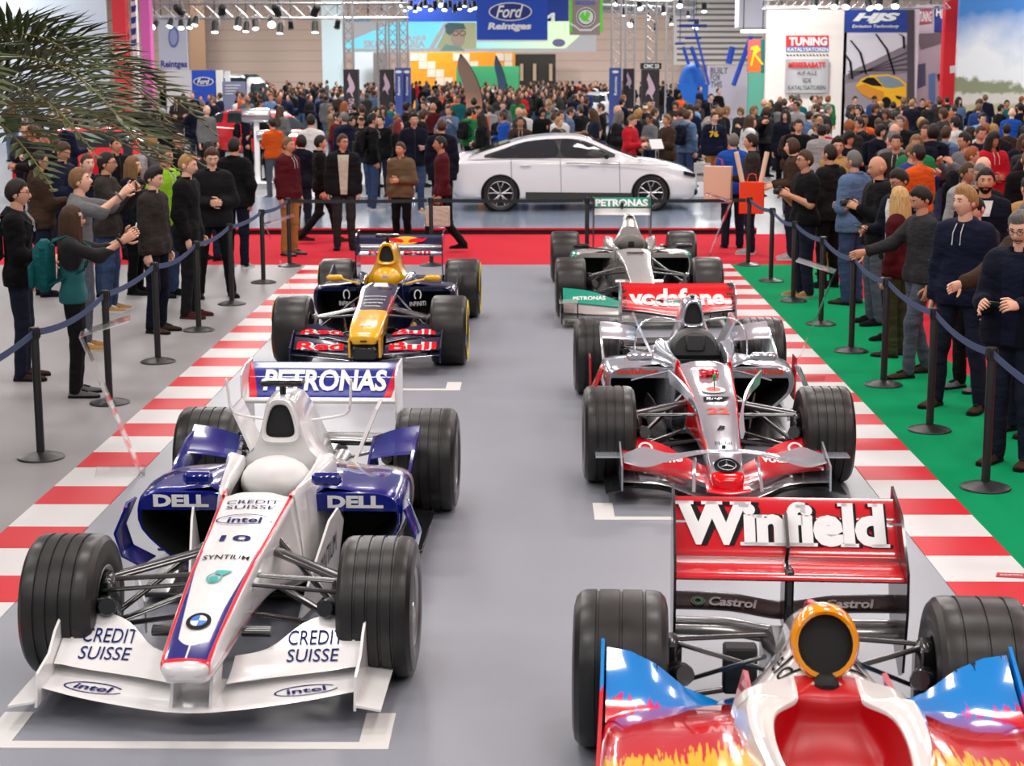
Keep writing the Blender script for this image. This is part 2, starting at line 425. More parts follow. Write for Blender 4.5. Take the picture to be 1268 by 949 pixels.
def add_wheels(car, xf, xr, wb, wf, wr, grooves, mr=M_gun, stripe=None, R=.33, steer=0.):
    rr = .175
    for (x, y, w) in ((xf, 0, wf), (xr, wb, wr)):
        tm = tyre_mesh(R, w, rr, grooves); rm = rim_mesh(w, rr, mr=mr)
        for s_ in (-1, 1):
            t = link('tyre', tm, car, (s_*x, y, R)); t.rotation_euler = (0, 0, (steer if y == 0 else 0)+(PI if s_ < 0 else 0))
            link('rim', rm, t)
            nb = MB().lathe([(.001, w*.36), (.022, w*.36), (.024, w*.4), (.018, w*.46), (.001, w*.46)], 12, axis='x')
            nb.build('wheel_nut', M_alu, t)
            if stripe:
                sb = MB().lathe([(rr+.045, w*.507), (rr+.048, w*.515), (R-.042, w*.519), (R-.04, w*.508)], 56, axis='x', cap=(False, False), mf=lambda i, j: 0)
                keep = [k for k, f in enumerate(sb.f) if (k % 56) not in (0, 1, 2, 3, 28, 29, 30, 31)]
                sb.f = [sb.f[k] for k in keep]; sb.m = [0]*len(sb.f); sb.build('tyre_band', stripe, t)
def upright(car, x, y, s_, R=.33):
    mb = MB().box((s_*(x), y, R), (.10, .13, .30), bev=.03)
    mb.tube([(s_*(x-.02), y-.12, R+.03), (s_*(x-.05), y-.2, R+.05), (s_*(x-.06), y-.23, R+.06)], [.05, .05, .04], n=10)
    mb.build('brake_duct', M_carbon, car)
def arms(car, lst, m=M_carbon):
    for p0, p1, c, t in lst:
        for s_ in (-1, 1):
            strut((s_*p0[0], p0[1], p0[2]), (s_*p1[0], p1[1], p1[2]), c, t).build('suspension_arm', m, car)
def both(car, name, mb, m, ang=38.):
    a = mb.build(name, m, car, ang=ang); b = mb.mirror().build(name, m, car, ang=ang); return a, b
def sec(w, wb, zt, zb, crown=.02, r=.07):
    return [(0, zt), (w*.45, zt-crown*.15), (w*.8, zt-crown*.5), (w*.97, zt-crown*1.2), (w*1.0, zt-crown-r), (wb, zb+r), (wb*.8, zb), (0, zb)]
def cock(wi, wo, zf, zr, wb, zb):         # open cockpit section: floor zf, rim zr
    return [(0, zf), (wi*.9, zf+.01), (wi, zr-.03), (wi+.02, zr), (wo, zr-.03), (wb, zb+.1), (wb*.8, zb), (0, zb)]
def intake(car, name, ring, depth, mo, mi=M_matblk, lip=.012, shrink=.86):
    """air intake: lip round a closed outline (ring in car space), dark throat running back"""
    R0 = A(ring); c = R0.mean(0); B = A((0, 1, 0))
    R = [R0+B*.06, R0+B*.012, c+(R0-c)*.985-B*.004, c+(R0-c)*shrink*1.05, c+(R0-c)*shrink+B*.02, c+(R0-c)*shrink*.9+B*depth]
    mb = MB().rings(R, cap=(False, True), mf=lambda i, j: 0 if i < 3 else 1)
    return mb.build(name, [mo, mi], car)
def airbox(car, ring, y, lean, mo, shrink=.74):
    R0 = cr([(x, y-.035+lean*(z-ring[3][1]), z) for x, z in ring], 3, True); c = R0.mean(0); B = A((0, 1, 0))
    R = [R0*A((1, 0, 1))+A((0, y+.03, 0)), R0, c+(R0-c)*.96-B*.012, c+(R0-c)*(shrink+.06)-B*.006, c+(R0-c)*shrink+B*.008, c+(R0-c)*shrink*.9+B*.022]
    return MB().rings(R, cap=(False, True), mf=lambda i, j: 0 if i < 4 else 1).build('airbox_intake', [mo, M_matblk], car)
def pod_ring(y, x0, x1, z0, z1, u):      # inner x0, outer x1, floor z0, top z1, undercut u
    return [(x0, y, z1), ((x0+x1)/2, y, z1+.012), (x1-.06, y, z1-.005), (x1, y, z1-.07), (x1-.01, y, (z0+z1)/2), (x1-u*.6, y, z0+.06), (x1-u, y, z0), (x0, y, z0)]
def pods(car, rings, m, lip=.1, mlip=None, depth=.5, xk=.93):
    pod = ring_loft([pod_ring(*r) for r in rings], 3, 3, cap=(False, True)); both(car, 'sidepod', pod, m)
    r0 = cr(pod_ring(*rings[0]), 3, True); y0 = rings[0][0]; zt = rings[0][4]; out = []
    for s_ in (-1, 1):
        c0 = r0.mean(0); R = []
        for kx, dy, top in ((1., 0., 0.), (.985, -.014, .006), (xk, -.012, lip), (xk-.03, .06, lip+.01), (xk-.14, depth, lip+.02)):
            q = c0+(r0-c0)*A((kx, 1, kx)); q[:, 1] = y0+dy; q[:, 2] = np.minimum(q[:, 2], zt+.012-top); R.append(q*A((s_, 1, 1)))
        if s_ < 0: R = [r[::-1] for r in R]
        mb = MB().rings(R, cap=(False, True), mf=lambda i, j: 0 if i < 2 else 1); mb.build('sidepod_intake', [mlip or m, M_matblk], car); out.append(mb.bvh())
    return pod, out
def rear_end(car, WB, beam=True, zb=.40, bw=.49):
    MB().box((0, WB+.07, .25), (.26, .8, .22), bev=.05).build('gearbox', M_carbon, car)
    if beam: foil([(-bw, WB+.1, zb, .2, 8, .05), (0, WB+.1, zb+.02, .2, 8, .05), (bw, WB+.1, zb, .2, 8, .05)]).build('beam_wing', M_carbon, car)
    arms(car, [((.12, WB-.28, .38), (.55, WB, .42), .05, .02), ((.12, WB+.22, .38), (.55, WB, .42), .05, .02), ((.12, WB-.28, .2), (.55, WB, .2), .05, .02), ((.12, WB+.22, .2), (.55, WB, .2), .05, .02)])
    for s_ in (-1, 1): upright(car, .56, 0, s_); upright(car, .52, WB, s_)
def helm(car, y, z):
    mb = MB(); mb.tube([(.14*math.cos(a), y, z+.075*math.sin(a)) for a in np.linspace(0, 2*PI, 17)], .014, 6); mb.box((0, y, z), (.2, .03, .1), bev=.01)
    mb.build('steering_wheel', M_matblk, car)
def endplates(car, name, poly, x, t, m):
    return [MB().plate(poly, t, 'x', s_*x).build(name, m, car, ang=30) for s_ in (-1, 1)]
def rear_wing(car, y, zt, span, m, mep, zb=None, flap=True, ep=None, ch=.3):
    h = span/2
    mp = foil([(-h, y-.22, zt-.17, .24, 14, .04), (0, y-.22, zt-.17, .24, 14, .04), (h, y-.22, zt-.17, .24, 14, .04)]); mp_o = mp.build('rear_wing_main_plane', m, car)
    fl_ = foil([(-h, y-.03, zt-.125, .16, 52, .02), (0, y-.03, zt-.125, .16, 52, .02), (h, y-.03, zt-.125, .16, 52, .02)]); fl_.build('rear_wing_flap', m, car)
    endplates(car, 'rear_wing_endplate', ep or [(y-.28, zt+.02), (y+.14, zt+.02), (y+.14, zt-.45), (y+.02, zt-.6), (y-.12, zt-.62), (y-.3, zt-.3)], h+.006, .012, mep)
    return mp, fl_
def decal(car, mb, mats, name='lettering'):
    cuts = mb.seg+[len(mb.f)]; out = []
    for a, b in zip(cuts, cuts[1:]):      # one part for each word or mark
        if b <= a: continue
        used = sorted({i for f in mb.f[a:b] for i in f}); mp = {i: k for k, i in enumerate(used)}; q = MB()
        q.add([mb.v[i] for i in used], [tuple(mp[i] for i in f) for f in mb.f[a:b]], mb.m[a:b]); out.append(q.build(name, mats, car, ang=0))
    return out
def word(s, o, w, h, ux, uy, bvh, mb=None, m=0, off=.005, **k):
    V2, F2 = text_fit(s, w, h, **k); return proj(V2, F2, o, ux, uy, bvh, off, mb, m)

# ---------------------------------------------------------------- white and navy car, number 10
def car_white():
    car = thing('racing_car', 'white and navy single-seater racing car with number 10 on its nose', 'race car', (-1.46, 7.71, 0), math.radians(-1.2))
    WB = 3.03
    add_wheels(car, .728, .70, WB, .345, .385, 4, mr=mat('silver_rim', (.45, .45, .46), .3, .8))
    X = MatX('white_nose_livery', rough=.2, coat=.6); X.base((.80, .79, .78)); x, y, z = X.x, X.y, X.z
    # red and blue lines along the nose edges, growing to a blue tip
    ax = x.abs(); hw = (y*.045)+.150
    red = ax.gt(hw-.022, .002)*ax.lt(hw-.006, .002)*z.gt(.3+0., .01)*y.lt(1.0)*y.gt(-.868)
    blue = ax.gt((hw-.026)+((y+.1)*.05)._m('MINIMUM', 0.), .002)*ax.lt(hw-.022, .002)*y.lt(.15)*y.gt(-.85)
    tip = y.lt(((ax*ax)*14.)-.76, .003)*y.gt(-.85)*ax.lt(hw-.022, .002)*ax.gt(.004, .001)*z.gt(.3)
    tipr = y.lt(-.848)*y.gt(-.87)*ax.lt(hw-.006)*z.gt(.3)
    X.over(red, srgb(222, 18, 46)).over(blue, srgb(30, 34, 120)).over(tip, srgb(30, 34, 120)).over(tipr, srgb(222, 18, 46))
    m = X.done()
    st = [(-.90, sec(.05, .04, .33, .29, .01, .012)), (-.885, sec(.085, .07, .35, .275, .015, .02)), (-.84, sec(.113, .10, .372, .26, .018, .03)), (-.68, sec(.122, .115, .415, .25)),
          (-.35, sec(.137, .13, .485, .26)), (0, sec(.153, .15, .545, .28)), (.35, sec(.168, .175, .583, .27)), (.75, sec(.19, .215, .632, .20)), (.86, sec(.195, .235, .645, .17)),
          (.875, cock(.16, .21, .40, .648, .24, .15)), (1.15, cock(.19, .25, .40, .655, .27, .1)), (1.45, cock(.2, .29, .42, .665, .30, .08)), (1.6, cock(.2, .31, .5, .68, .30, .06))]
    tub = half_loft(st, 8, 5, mf=lambda s, k: 1 if s > .87 and k < 1.9 else 0)
    tub.build('nose_and_tub', [m, M_matblk], car); tb = tub.bvh()
    # engine cover with airbox
    st = [(1.63, [(0, 1.0), (.05, .995), (.082, .965), (.105, .86), (.16, .70), (.30, .53), (.31, .1), (0, .08)]),
          (1.80, [(0, 1.01), (.05, 1.005), (.085, .975), (.11, .86), (.17, .70), (.32, .50), (.32, .1), (0, .08)]),
          (2.05, [(0, .98), (.045, .975), (.08, .945), (.105, .84), (.16, .66), (.33, .43), (.33, .1), (0, .08)]),
          (2.4, [(0, .86), (.035, .855), (.065, .82), (.09, .72), (.15, .54), (.29, .36), (.30, .1), (0, .08)]),
          (2.8, [(0, .68), (.025, .67), (.05, .64), (.07, .56), (.11, .43), (.2, .3), (.2, .1), (0, .08)]),
          (3.15, [(0, .50), (.02, .49), (.04, .47), (.06, .42), (.08, .34), (.12, .25), (.12, .12), (0, .1)])]
    ec = half_loft(st, 4, 2); ec.build('engine_cover', M_white, car)
    airbox(car, [(-.108, .80), (-.09, .90), (-.055, .985), (0, 1.005), (.055, .985), (.09, .90), (.108, .80), (.08, .762), (0, .755), (-.08, .762)], 1.635, .05, M_white)
    # padded cover over the headrest, steering wheel
    MB().ball((0, 1.43, .575), (.195, .19, .14), 20, 12).build('headrest_cover', MATS.get('crumpled_white_cover') or crumple(), car)
    helm(car, 1.0, .53)
    mb = MB().tube([(0, 1.72, .99), (0, 1.72, 1.06)], .018, 8); mb.box((0, 1.71, 1.075), (.25, .09, .035), bev=.012); mb.build('camera_pod', M_carbon, car)
    # side pods
    Xp = MatX('sidepod_livery', rough=.17, coat=.8); Xp.base((.80, .79, .78))
    e = Xp.y-(Xp.z*.5); Xp.over(e.lt(1.52, .004), srgb(222, 18, 46)); Xp.over(e.lt(1.49, .004), srgb(8, 26, 122)); mp = Xp.done()
    pod, pin = pods(car, [(1.18, .25, .70, .16, .57, .26), (1.24, .24, .715, .14, .58, .28), (1.6, .22, .72, .10, .575, .2), (2.1, .18, .69, .06, .50, .1), (2.6, .12, .52, .06, .36, .05), (3.0, .08, .26, .06, .24, .04)], mp, .105, M_navy)
    # pod deck fins and flip-ups ahead of the rear wheels
    for s_ in (-1, 1):
        P = [[(s_*(.66+.03*k), y, .44+(zt-.44)*k) for k in (0, .5, 1)] for y, zt in ((1.75, .46), (2.0, .55), (2.3, .62), (2.55, .63))]
        MB().slab(P, .016).build('flip_up_fin', M_navy, car)
        foil([(s_*.42, 2.28, .50, .30, 16, .02), (s_*.55, 2.25, .53, .32, 18, .022), (s_*.695, 2.22, .55, .34, 18, .02)]).build('flip_up_wing', M_navy, car)
        P = [[(s_*(.43-.02*k), y, z0+(z1-z0)*k) for k in (0, 1)] for y, z0, z1 in ((2.2, .42, .46), (2.35, .4, .52), (2.58, .38, .58))]
        MB().slab(P, .014).build('flip_up_fin', M_navy, car)
        P = [[(s_*(.30+.14*k), y, .45+.33*k-.02*abs(y-2.7)) for k in (0, .5, 1)] for y in (2.45, 2.6, 2.75)]
        MB().slab(P, .02).build('deck_winglet', M_white, car)
        # horn winglets on the engine cover
        MB().tube(cr([(s_*.12, 2.0, .80), (s_*.27, 1.97, .83), (s_*.34, 1.95, .87), (s_*.355, 1.93, 1.0), (s_*.36, 1.92, 1.06)], 4), [.014]*16+[.005], 8, flat=.6).build('horn_winglet', M_white, car)
        # turning vane beside the pod mouth
        P = [[(s_*x, y, z) for x, y, z in ((.74+a, 1.05+b, .52), (.80+a, 1.03+b, .38), (.77+a, 1.05+b, .25), (.66+a, 1.1+b, .17))] for a, b in ((0, 0), (.02, .1), (.0, .22))]
        MB().slab(P, .014).build('turning_vane', M_navy, car)
        # bargeboard
        P = [[(s_*(.25+.10*t+.05*k), .55+.62*t, .07+(h_)*k) for k in (0, .5, 1)] for t, h_ in ((0, .18), (.3, .30), (.6, .42), (.85, .45), (1, .36))]
        bb = MB().slab(P, .012); bb.build('bargeboard', M_white, car)
        if s_ > 0: bbb = bb.bvh()
        P = [[(s_*(.45+.2*t), .25+.6*t, .10+.16*k) for k in (0, 1)] for t in (0, .5, 1)]
        MB().slab(P, .01).build('lower_vane', M_white, car)
        MB().box((s_*.34, 1.02, .69), (.16, .05, .07), bev=.02).build('mirror', M_navy, car)
        MB().tube([(s_*.14, -.32, .31), (s_*.27, -.32, .31)], .034, 10, flat=.75).build('nose_camera', M_carbon, car)
        MB().box((s_*.62, 2.25, .07), (.3, .9, .02), bev=.006).build('floor_edge', M_carbon, car)
    MB().box((0, 2.0, .05), (1.36, 2.0, .03), bev=.01).build('floor_plank', M_carbon, car)
    # rear end
    rear_end(car, WB)
    for s_ in (-1, 1): MB().lathe([(.05, 0), (.055, .22), (.045, .22), (.04, .02)], 14, axis='y', o=(s_*.19, 2.55, .40)).build('exhaust_pipe', M_alu, car)
    # rear wing
    Xw = MatX('rear_wing_livery', rough=.2, coat=.7); Xw.base(srgb(18, 38, 138)); e = Xw.x.abs()-((Xw.z-.7)*.35)
    Xw.over(e.gt(.405, .003), srgb(222, 18, 46)); Xw.over(e.gt(.455, .003), (.8, .79, .78)); mw = Xw.done()
    mpl = foil([(-.49, 3.10, .70, .20, 34, .026), (0, 3.10, .70, .20, 34, .026), (.49, 3.10, .70, .20, 34, .026)]); mpl.build('rear_wing_main_plane', mw, car)
    flp = foil([(-.49, 3.262, .808, .14, 44, .016), (0, 3.262, .808, .14, 44, .016), (.49, 3.262, .808, .14, 44, .016)]); flp.build('rear_wing_flap', mw, car)
    MB().tube([(-.49, 3.10, .697), (.49, 3.10, .697)], .022, 10, flat=.9).build('rear_wing_leading_edge', M_white, car)
    endplates(car, 'rear_wing_endplate', [(3.05, .87), (3.2, .915), (3.45, .915), (3.45, .5), (3.35, .32), (3.2, .34), (3.05, .62)], .497, .012, M_white)
    arms(car, [((.15, .42, .48), (.56, .02, .45), .085, .035), ((.15, .02, .47), (.56, .0, .45), .05, .022), ((.14, .55, .52), (.56, .05, .25), .035, .03), ((.1, .0, .29), (.56, .0, .22), .055, .022), ((.13, .5, .29), (.56, .03, .22), .055, .022), ((.15, -.1, .46), (.56, -.08, .42), .03, .02)])
    # front wing
    main = foil([(-.69, -.64, .15, .30, 5, .02), (-.4, -.76, .135, .32, 4, .022), (0, -.84, .12, .36, 3, .03), (.4, -.76, .135, .32, 4, .022), (.69, -.64, .15, .30, 5, .02)], 4); main.build('front_wing_main_plane', M_white, car)
    fb = MB()
    for s_ in (-1, 1):
        f_ = foil([(s_*.12, -.62, .17, .22, 14, .012), (s_*.26, -.57, .175, .22, 18, .012), (s_*.40, -.53, .18, .33, 25, .012), (s_*.55, -.50, .19, .36, 28, .012), (s_*.64, -.48, .2, .36, 29, .012), (s_*.685, -.47, .2, .42, 32, .012)], 4)
        f_.build('front_wing_flap', M_white, car); fb.join(f_)
        MB().plate([(-.72, .09), (-.68, .23), (-.5, .26), (-.4, .33), (-.16, .42), (-.10, .40), (.0, .26), (.0, .11)], .012, 'x', s_*.695).build('front_wing_endplate', M_white, car, ang=30)
        P = [[(s_*(.70+.11*k), y, .12-.02*k) for k in (0, .5, 1)] for y in (-.74, -.36, .0)]
        MB().slab(P, .01).build('endplate_foot', M_white, car)
        P = [[(s_*.76, -.05+.14*math.sin(a)*r_, .2+.14*math.cos(a)*r_) for r_ in (.1, 1)] for a in np.linspace(0, 2*PI, 17)]
        MB().slab(P, .012).build('endplate_turning_disc', M_white, car)
        MB().plate([(-.80, .12), (-.62, .12), (-.5, .3), (-.72, .3)], .014, 'x', s_*.085).build('wing_pylon', M_white, car)
    fbv = fb.bvh(); mbv = main.bvh()
    # lettering and emblems
    d = MB()
    word('CREDIT', (0, .74, .7), .27, .045, (1, 0, 0), (0, 1, .1), tb, d); word('SUISSE', (0, .67, .7), .25, .045, (1, 0, 0), (0, 1, .1), tb, d)
    word('intel', (0, .50, .7), .17, .07, (1, 0, 0), (0, 1, .1), tb, d, bold=.02)
    V2, F2 = ring2(.145, .065, .008, q0=.5, q1=6.1); proj(V2, F2, (0, .50, .7), (1, 0, 0), (0, 1, .1), tb, .008, d)
    word('SYNTIUM', (0, .02, .7), .22, .05, (1, 0, 0), (0, 1, .1), tb, d, m=1, bold=.01)
    word('10', (0, .26, .7), .15, .075, (1, 0, 0), (0, 1, .1), tb, d, bold=.02)
    for o_, w_, h_ in (((.445, -.27, .3), .27, .085),):
        for s_ in (-1, 1):
            t1 = (1, -s_*.0, s_*.04)
            word('CREDIT', (s_*.47, -.305, .275), .25, .085, t1, (0, 1, .5), fbv, d); word('SUISSE', (s_*.47, -.405, .225), .23, .085, t1, (0, 1, .5), fbv, d)
            word('intel', (s_*.47, -.615, .17), .17, .06, (1, s_*.22, .0), (0, 1, .1), mbv, d, bold=.02)
            V2, F2 = ring2(.14, .06, .008, q0=.5, q1=6.1); proj(V2, F2, (s_*.47, -.615, .17), (1, s_*.22, 0), (0, 1, .1), mbv, .003, d)
            V2, F2 = ring2(.10, .10, .012, q0=.5, q1=6.1); proj(V2, F2, (s_*.768, -.05, .2), (0, s_, 0), (0, 0, 1), None, .002, d)
            word('intel', (s_*.768, -.05, .2), .13, .05, (0, s_, 0), (0, 0, 1), None, d, bold=.02)
    word('SYNTIUM', (.36, .93, .3), .30, .12, (.2, 1, .3), (0.05, 0, 1), bbb, d, m=1, bold=.0)
    decal(car, d, [M_ltnavy, M_ltblk])
    d = MB(); wb_ = MB().join(mpl).join(flp).bvh()
    word('PETRONAS', (.02, 3.235, .81), .80, .19, (1, 0, 0), (0, .78, .63), wb_, d, bold=.035, off=.006)
    for s_ in (-1, 1):
        word('DELL', (s_*.47, 1.16, .53), .30, .068, (1, 0, 0), (0, .12, 1), pin[s_ > 0], d, bold=.05, off=.006)
    decal(car, d, M_ltwhite)
    d = MB(); T_ = mat('lettering_teal', srgb(0, 160, 150), .4)
    V2, F2 = ring2(.036, .05, .008); proj(V2, F2, (-.01, -.21, .7), (1, 0, 0), (0, 1, .1), tb, .008, d); V2, F2 = ell2(.022, .028, c=(0, -.012)); proj(V2, F2, (-.01, -.21, .7), (1, 0, 0), (0, 1, .1), tb, .008, d)
    V2, F2 = poly2([(-.01, .045), (.0, .075), (.075, .075), (.035, .02), (.028, .028), (.05, .066), (.01, .066)]); proj(V2, F2, (-.01, -.21, .7), (1, 0, 0), (0, 1, .1), tb, .008, d)
    decal(car, d, T_, 'drop_emblem')
    d = MB(); o_ = (0, -.62, .6)
    for i, (r0_, c) in enumerate(((.055, 0), (.036, 1))):
        V2, F2 = ell2(r0_, r0_*1.25); proj(V2, F2, o_, (1, 0, 0), (0, 1, .25), tb, .008+.001*i, d, c)
    for q in (0, 1):
        V2 = [(0, 0)]+[(.036*math.cos(t), .045*math.sin(t)) for t in np.linspace(q*PI+PI/2, q*PI+PI, 8)]; proj(V2, [(0, i, i+1) for i in range(1, 8)], o_, (1, 0, 0), (0, 1, .25), tb, .0105, d, 2)
    decal(car, d, [M_ltblk, M_ltwhite, mat('emblem_blue', srgb(20, 110, 200), .4)], 'round_emblem')
    return car
car_white()
# ---------------------------------------------------------------- chrome and red car, number 22
def car_chrome():
    car = thing('racing_car', 'chrome silver and red single-seater racing car with number 22', 'race car', (1.235, 11.5, 0))
    WB = 3.2; add_wheels(car, .735, .71, WB, .35, .385, 4)
    X = MatX('chrome_nose_livery', rough=.12); X.base((.66, .70, .76)); ax = X.x.abs(); hw = (X.y*.05)+.150
    ed = ax.gt(hw-.018, .002)*ax.lt(hw+.006, .002)*X.z.gt(.3)*X.y.lt(1.0)*X.y.gt(-.5); blk = ax.gt(hw+.006, .002)*X.z.gt(.2)*X.y.lt(.9)
    X.over(ed, srgb(228, 20, 26)).over(blk, (.02, .02, .022)); tp = X.y.lt(-.76, .004); X.over(tp, srgb(226, 14, 24)); X.metal(((ed.mx(blk)).mx(tp)).inv()*.68); m = X.done()
    st = [(-.84, sec(.06, .05, .20, .12, .01, .02)), (-.80, sec(.10, .09, .235, .11, .015, .03)), (-.62, sec(.115, .105, .30, .13)), (-.35, sec(.125, .12, .415, .2)), (0, sec(.15, .14, .55, .25)), (.35, sec(.17, .17, .605, .24)),
          (.75, sec(.19, .215, .65, .18)), (.93, sec(.2, .235, .665, .15)), (.945, cock(.165, .215, .40, .668, .24, .13)), (1.2, cock(.19, .25, .40, .67, .27, .1)), (1.5, cock(.2, .29, .42, .68, .30, .08)), (1.7, cock(.2, .31, .5, .70, .30, .06))]
    tub = half_loft(st, 8, 5, mf=lambda s, k: 1 if s > .94 and k < 1.9 else 0); tub.build('nose_and_tub', [m, M_matblk], car); tb = tub.bvh()
    st = [(1.86, [(0, 1.0), (.04, .995), (.065, .965), (.085, .86), (.13, .70), (.28, .55), (.30, .1), (0, .08)]), (2.05, [(0, 1.0), (.045, .995), (.075, .965), (.10, .86), (.16, .68), (.32, .47), (.32, .1), (0, .08)]),
          (2.45, [(0, .88), (.035, .875), (.065, .84), (.09, .74), (.15, .54), (.30, .37), (.30, .1), (0, .08)]), (2.9, [(0, .68), (.025, .67), (.05, .64), (.07, .56), (.11, .43), (.2, .3), (.2, .1), (0, .08)]),
          (3.3, [(0, .50), (.02, .49), (.04, .47), (.06, .42), (.08, .34), (.12, .25), (.12, .12), (0, .1)])]
    half_loft(st, 4, 2).build('engine_cover', M_chrome, car)
    airbox(car, [(-.085, .83), (-.07, .92), (-.04, .985), (0, 1.0), (.04, .985), (.07, .92), (.085, .83), (.06, .80), (0, .795), (-.06, .80)], 1.86, .05, M_chrome, .8)
    MB().plate([(-.075, .66), (.075, .66), (.085, .77), (.06, .79), (-.06, .79), (-.085, .77)], .02, 'y', 1.855).build('roll_hoop_opening', M_matblk, car)
    # moulded black headrest
    hr = MB(); q = np.linspace(0, PI, 13); R = []
    for y, k, zb in ((1.62, .86, .60), (1.66, 1., .56), (1.78, 1., .56)):
        R.append([(.19*k*math.cos(t), y, .63+.17*k*math.sin(t)) for t in q]+[(-.23*k, y, zb), (.23*k, y, zb)])
    hr.rings(R); hr.box((0, 1.615, .70), (.15, .03, .14), bev=.02); hr.build('headrest', mat('headrest_grey', (.05, .05, .05), .5), car); helm(car, 1.1, .55)
    MB().ball((0, 1.95, 1.02), (.02, .05, .02), 10, 6).build('camera_pod', M_carbon, car)
    pod, pin = pods(car, [(1.22, .25, .68, .2, .57, .24), (1.28, .24, .715, .18, .58, .26), (1.65, .22, .73, .12, .575, .2), (2.15, .18, .70, .08, .50, .1), (2.7, .12, .52, .06, .36, .05), (3.1, .08, .26, .06, .24, .04)], M_chrome, .085)
    for s_ in (-1, 1):
        P = [[(s_*(.67+.03*k), y, .44+(zt-.44)*k) for k in (0, .5, 1)] for y, zt in ((1.9, .48), (2.2, .56), (2.6, .66), (2.75, .66))]
        MB().slab(P, .016).build('flip_up_fin', M_chrome, car)
        foil([(s_*.40, 2.50, .57, .26, 18, .02), (s_*.55, 2.46, .59, .28, 20, .022), (s_*.70, 2.44, .6, .3, 20, .02)]).build('flip_up_wing', M_chrome, car)
        P = [[(s_*(.28+.14*k), y, .46+.30*k) for k in (0, .5, 1)] for y in (2.5, 2.68, 2.85)]
        MB().slab(P, .02).build('deck_winglet', M_chrome, car)
        MB().tube(cr([(s_*.10, 2.1, .80), (s_*.26, 2.06, .83), (s_*.38, 2.02, .80), (s_*.44, 2.0, .70), (s_*.45, 1.98, .52)], 4), .012, 8, flat=.6).build('horn_winglet', M_chrome, car)
        P = [[(s_*x, y, z) for x, y, z in ((.73+a, 1.1+b, .58), (.80+a, 1.08+b, .42), (.78+a, 1.1+b, .28), (.66+a, 1.15+b, .18))] for a, b in ((0, 0), (.02, .1), (.0, .22))]
        MB().slab(P, .014).build('turning_vane', [M_chrome, M_red][s_ < 0], car)
        P = [[(s_*(.80+.01*k), y, .22+.34*k) for k in (0, 1)] for y in (1.75, 1.95)]
        MB().slab(P, .012).build('pod_side_vane', M_red, car)
        P = [[(s_*(.25+.12*t+.05*k), .55+.62*t, .07+h_*k) for k in (0, .5, 1)] for t, h_ in ((0, .18), (.3, .26), (.6, .32), (.85, .34), (1, .26))]
        MB().slab(P, .012).build('bargeboard', M_carbon, car)
        # antler winglet rising beside the nose
        P = [[(s_*(.12+.015*k+.015*t+.17*t**3), -.48+.62*t, .40+.20*t+.05*k+.05*t*t+.05*t*k) for k in (0, 1)] for t in np.linspace(0, 1, 9)]
        MB().slab(P, .014).build('antler_winglet', M_chrome, car)
        MB().tube([(s_*.20, .98, .60), (s_*.38, 1.04, .55), (s_*.52, 1.1, .50)], .012, 8, flat=.6).build('pod_stay', M_chrome, car)
        mr_ = MB().box((s_*.46, 1.1, .68), (.20, .06, .06), bev=.02); mr_.tube([(s_*.2, 1.05, .62), (s_*.38, 1.1, .67)], .01, 6); mr_.build('mirror', M_chrome, car)
        MB().lathe([(.05, 0), (.055, .22), (.045, .22), (.04, .02)], 14, axis='y', o=(s_*.25, 2.55, .44)).build('exhaust_pipe', M_alu, car)
        MB().box((s_*.62, 2.35, .07), (.3, .9, .02), bev=.006).build('floor_edge', M_carbon, car)
    MB().box((0, 2.05, .05), (1.36, 2.0, .03), bev=.01).build('floor_plank', M_carbon, car)
    rear_end(car, WB)
    arms(car, [((.13, .42, .47), (.56, .02, .46), .10, .05), ((.13, .02, .46), (.56, .0, .46), .05, .022), ((.14, .6, .52), (.56, .05, .25), .035, .03), ((.1, .0, .29), (.56, .0, .22), .055, .022), ((.13, .5, .27), (.56, .03, .22), .055, .022)])
    Xw = MatX('red_wing_livery', rough=.2, coat=.6); Xw.base(srgb(226, 14, 24)); e = Xw.x.abs()
    Xw.over(e.gt(.44)*Xw.noise(30.).gt(.5, .05), (.03, .03, .03)); mw = Xw.done()
    mpl = foil([(-.49, 3.27, .73, .17, 22, .03), (-.3, 3.25, .715, .19, 22, .03), (0, 3.22, .68, .22, 22, .035), (.3, 3.25, .715, .19, 22, .03), (.49, 3.27, .73, .17, 22, .03)], 4); mpl.build('rear_wing_main_plane', mw, car)
    flp = foil([(-.49, 3.42, .79, .17, 52, .018), (0, 3.42, .785, .17, 52, .018), (.49, 3.42, .79, .17, 52, .018)]); flp.build('rear_wing_flap', mw, car)
    MB().tube(cr([(-.49, 3.27, .715), (-.3, 3.25, .70), (0, 3.22, .665), (.3, 3.25, .70), (.49, 3.27, .715)], 4), .014, 8).build('rear_wing_leading_edge', M_carbon, car)
    endplates(car, 'rear_wing_endplate', [(3.2, .86), (3.35, .93), (3.6, .93), (3.6, .5), (3.5, .32), (3.35, .34), (3.2, .6)], .497, .012, mat('smoke_chrome', (.45, .46, .48), .15, .7))
    # front wing: wavy main plane, red flaps, silver bridge over the nose
    main = foil([(-.67, -.66, .15, .28, 5, .022), (-.42, -.68, .14, .3, 4, .022), (-.26, -.76, .10, .32, 3, .025), (0, -.92, .05, .36, 2, .03), (.26, -.76, .10, .32, 3, .025), (.42, -.68, .14, .3, 4, .022), (.67, -.66, .15, .28, 5, .022)], 4); main.build('front_wing_main_plane', mat('dark_chrome', (.5, .49, .5), .12, .7), car)
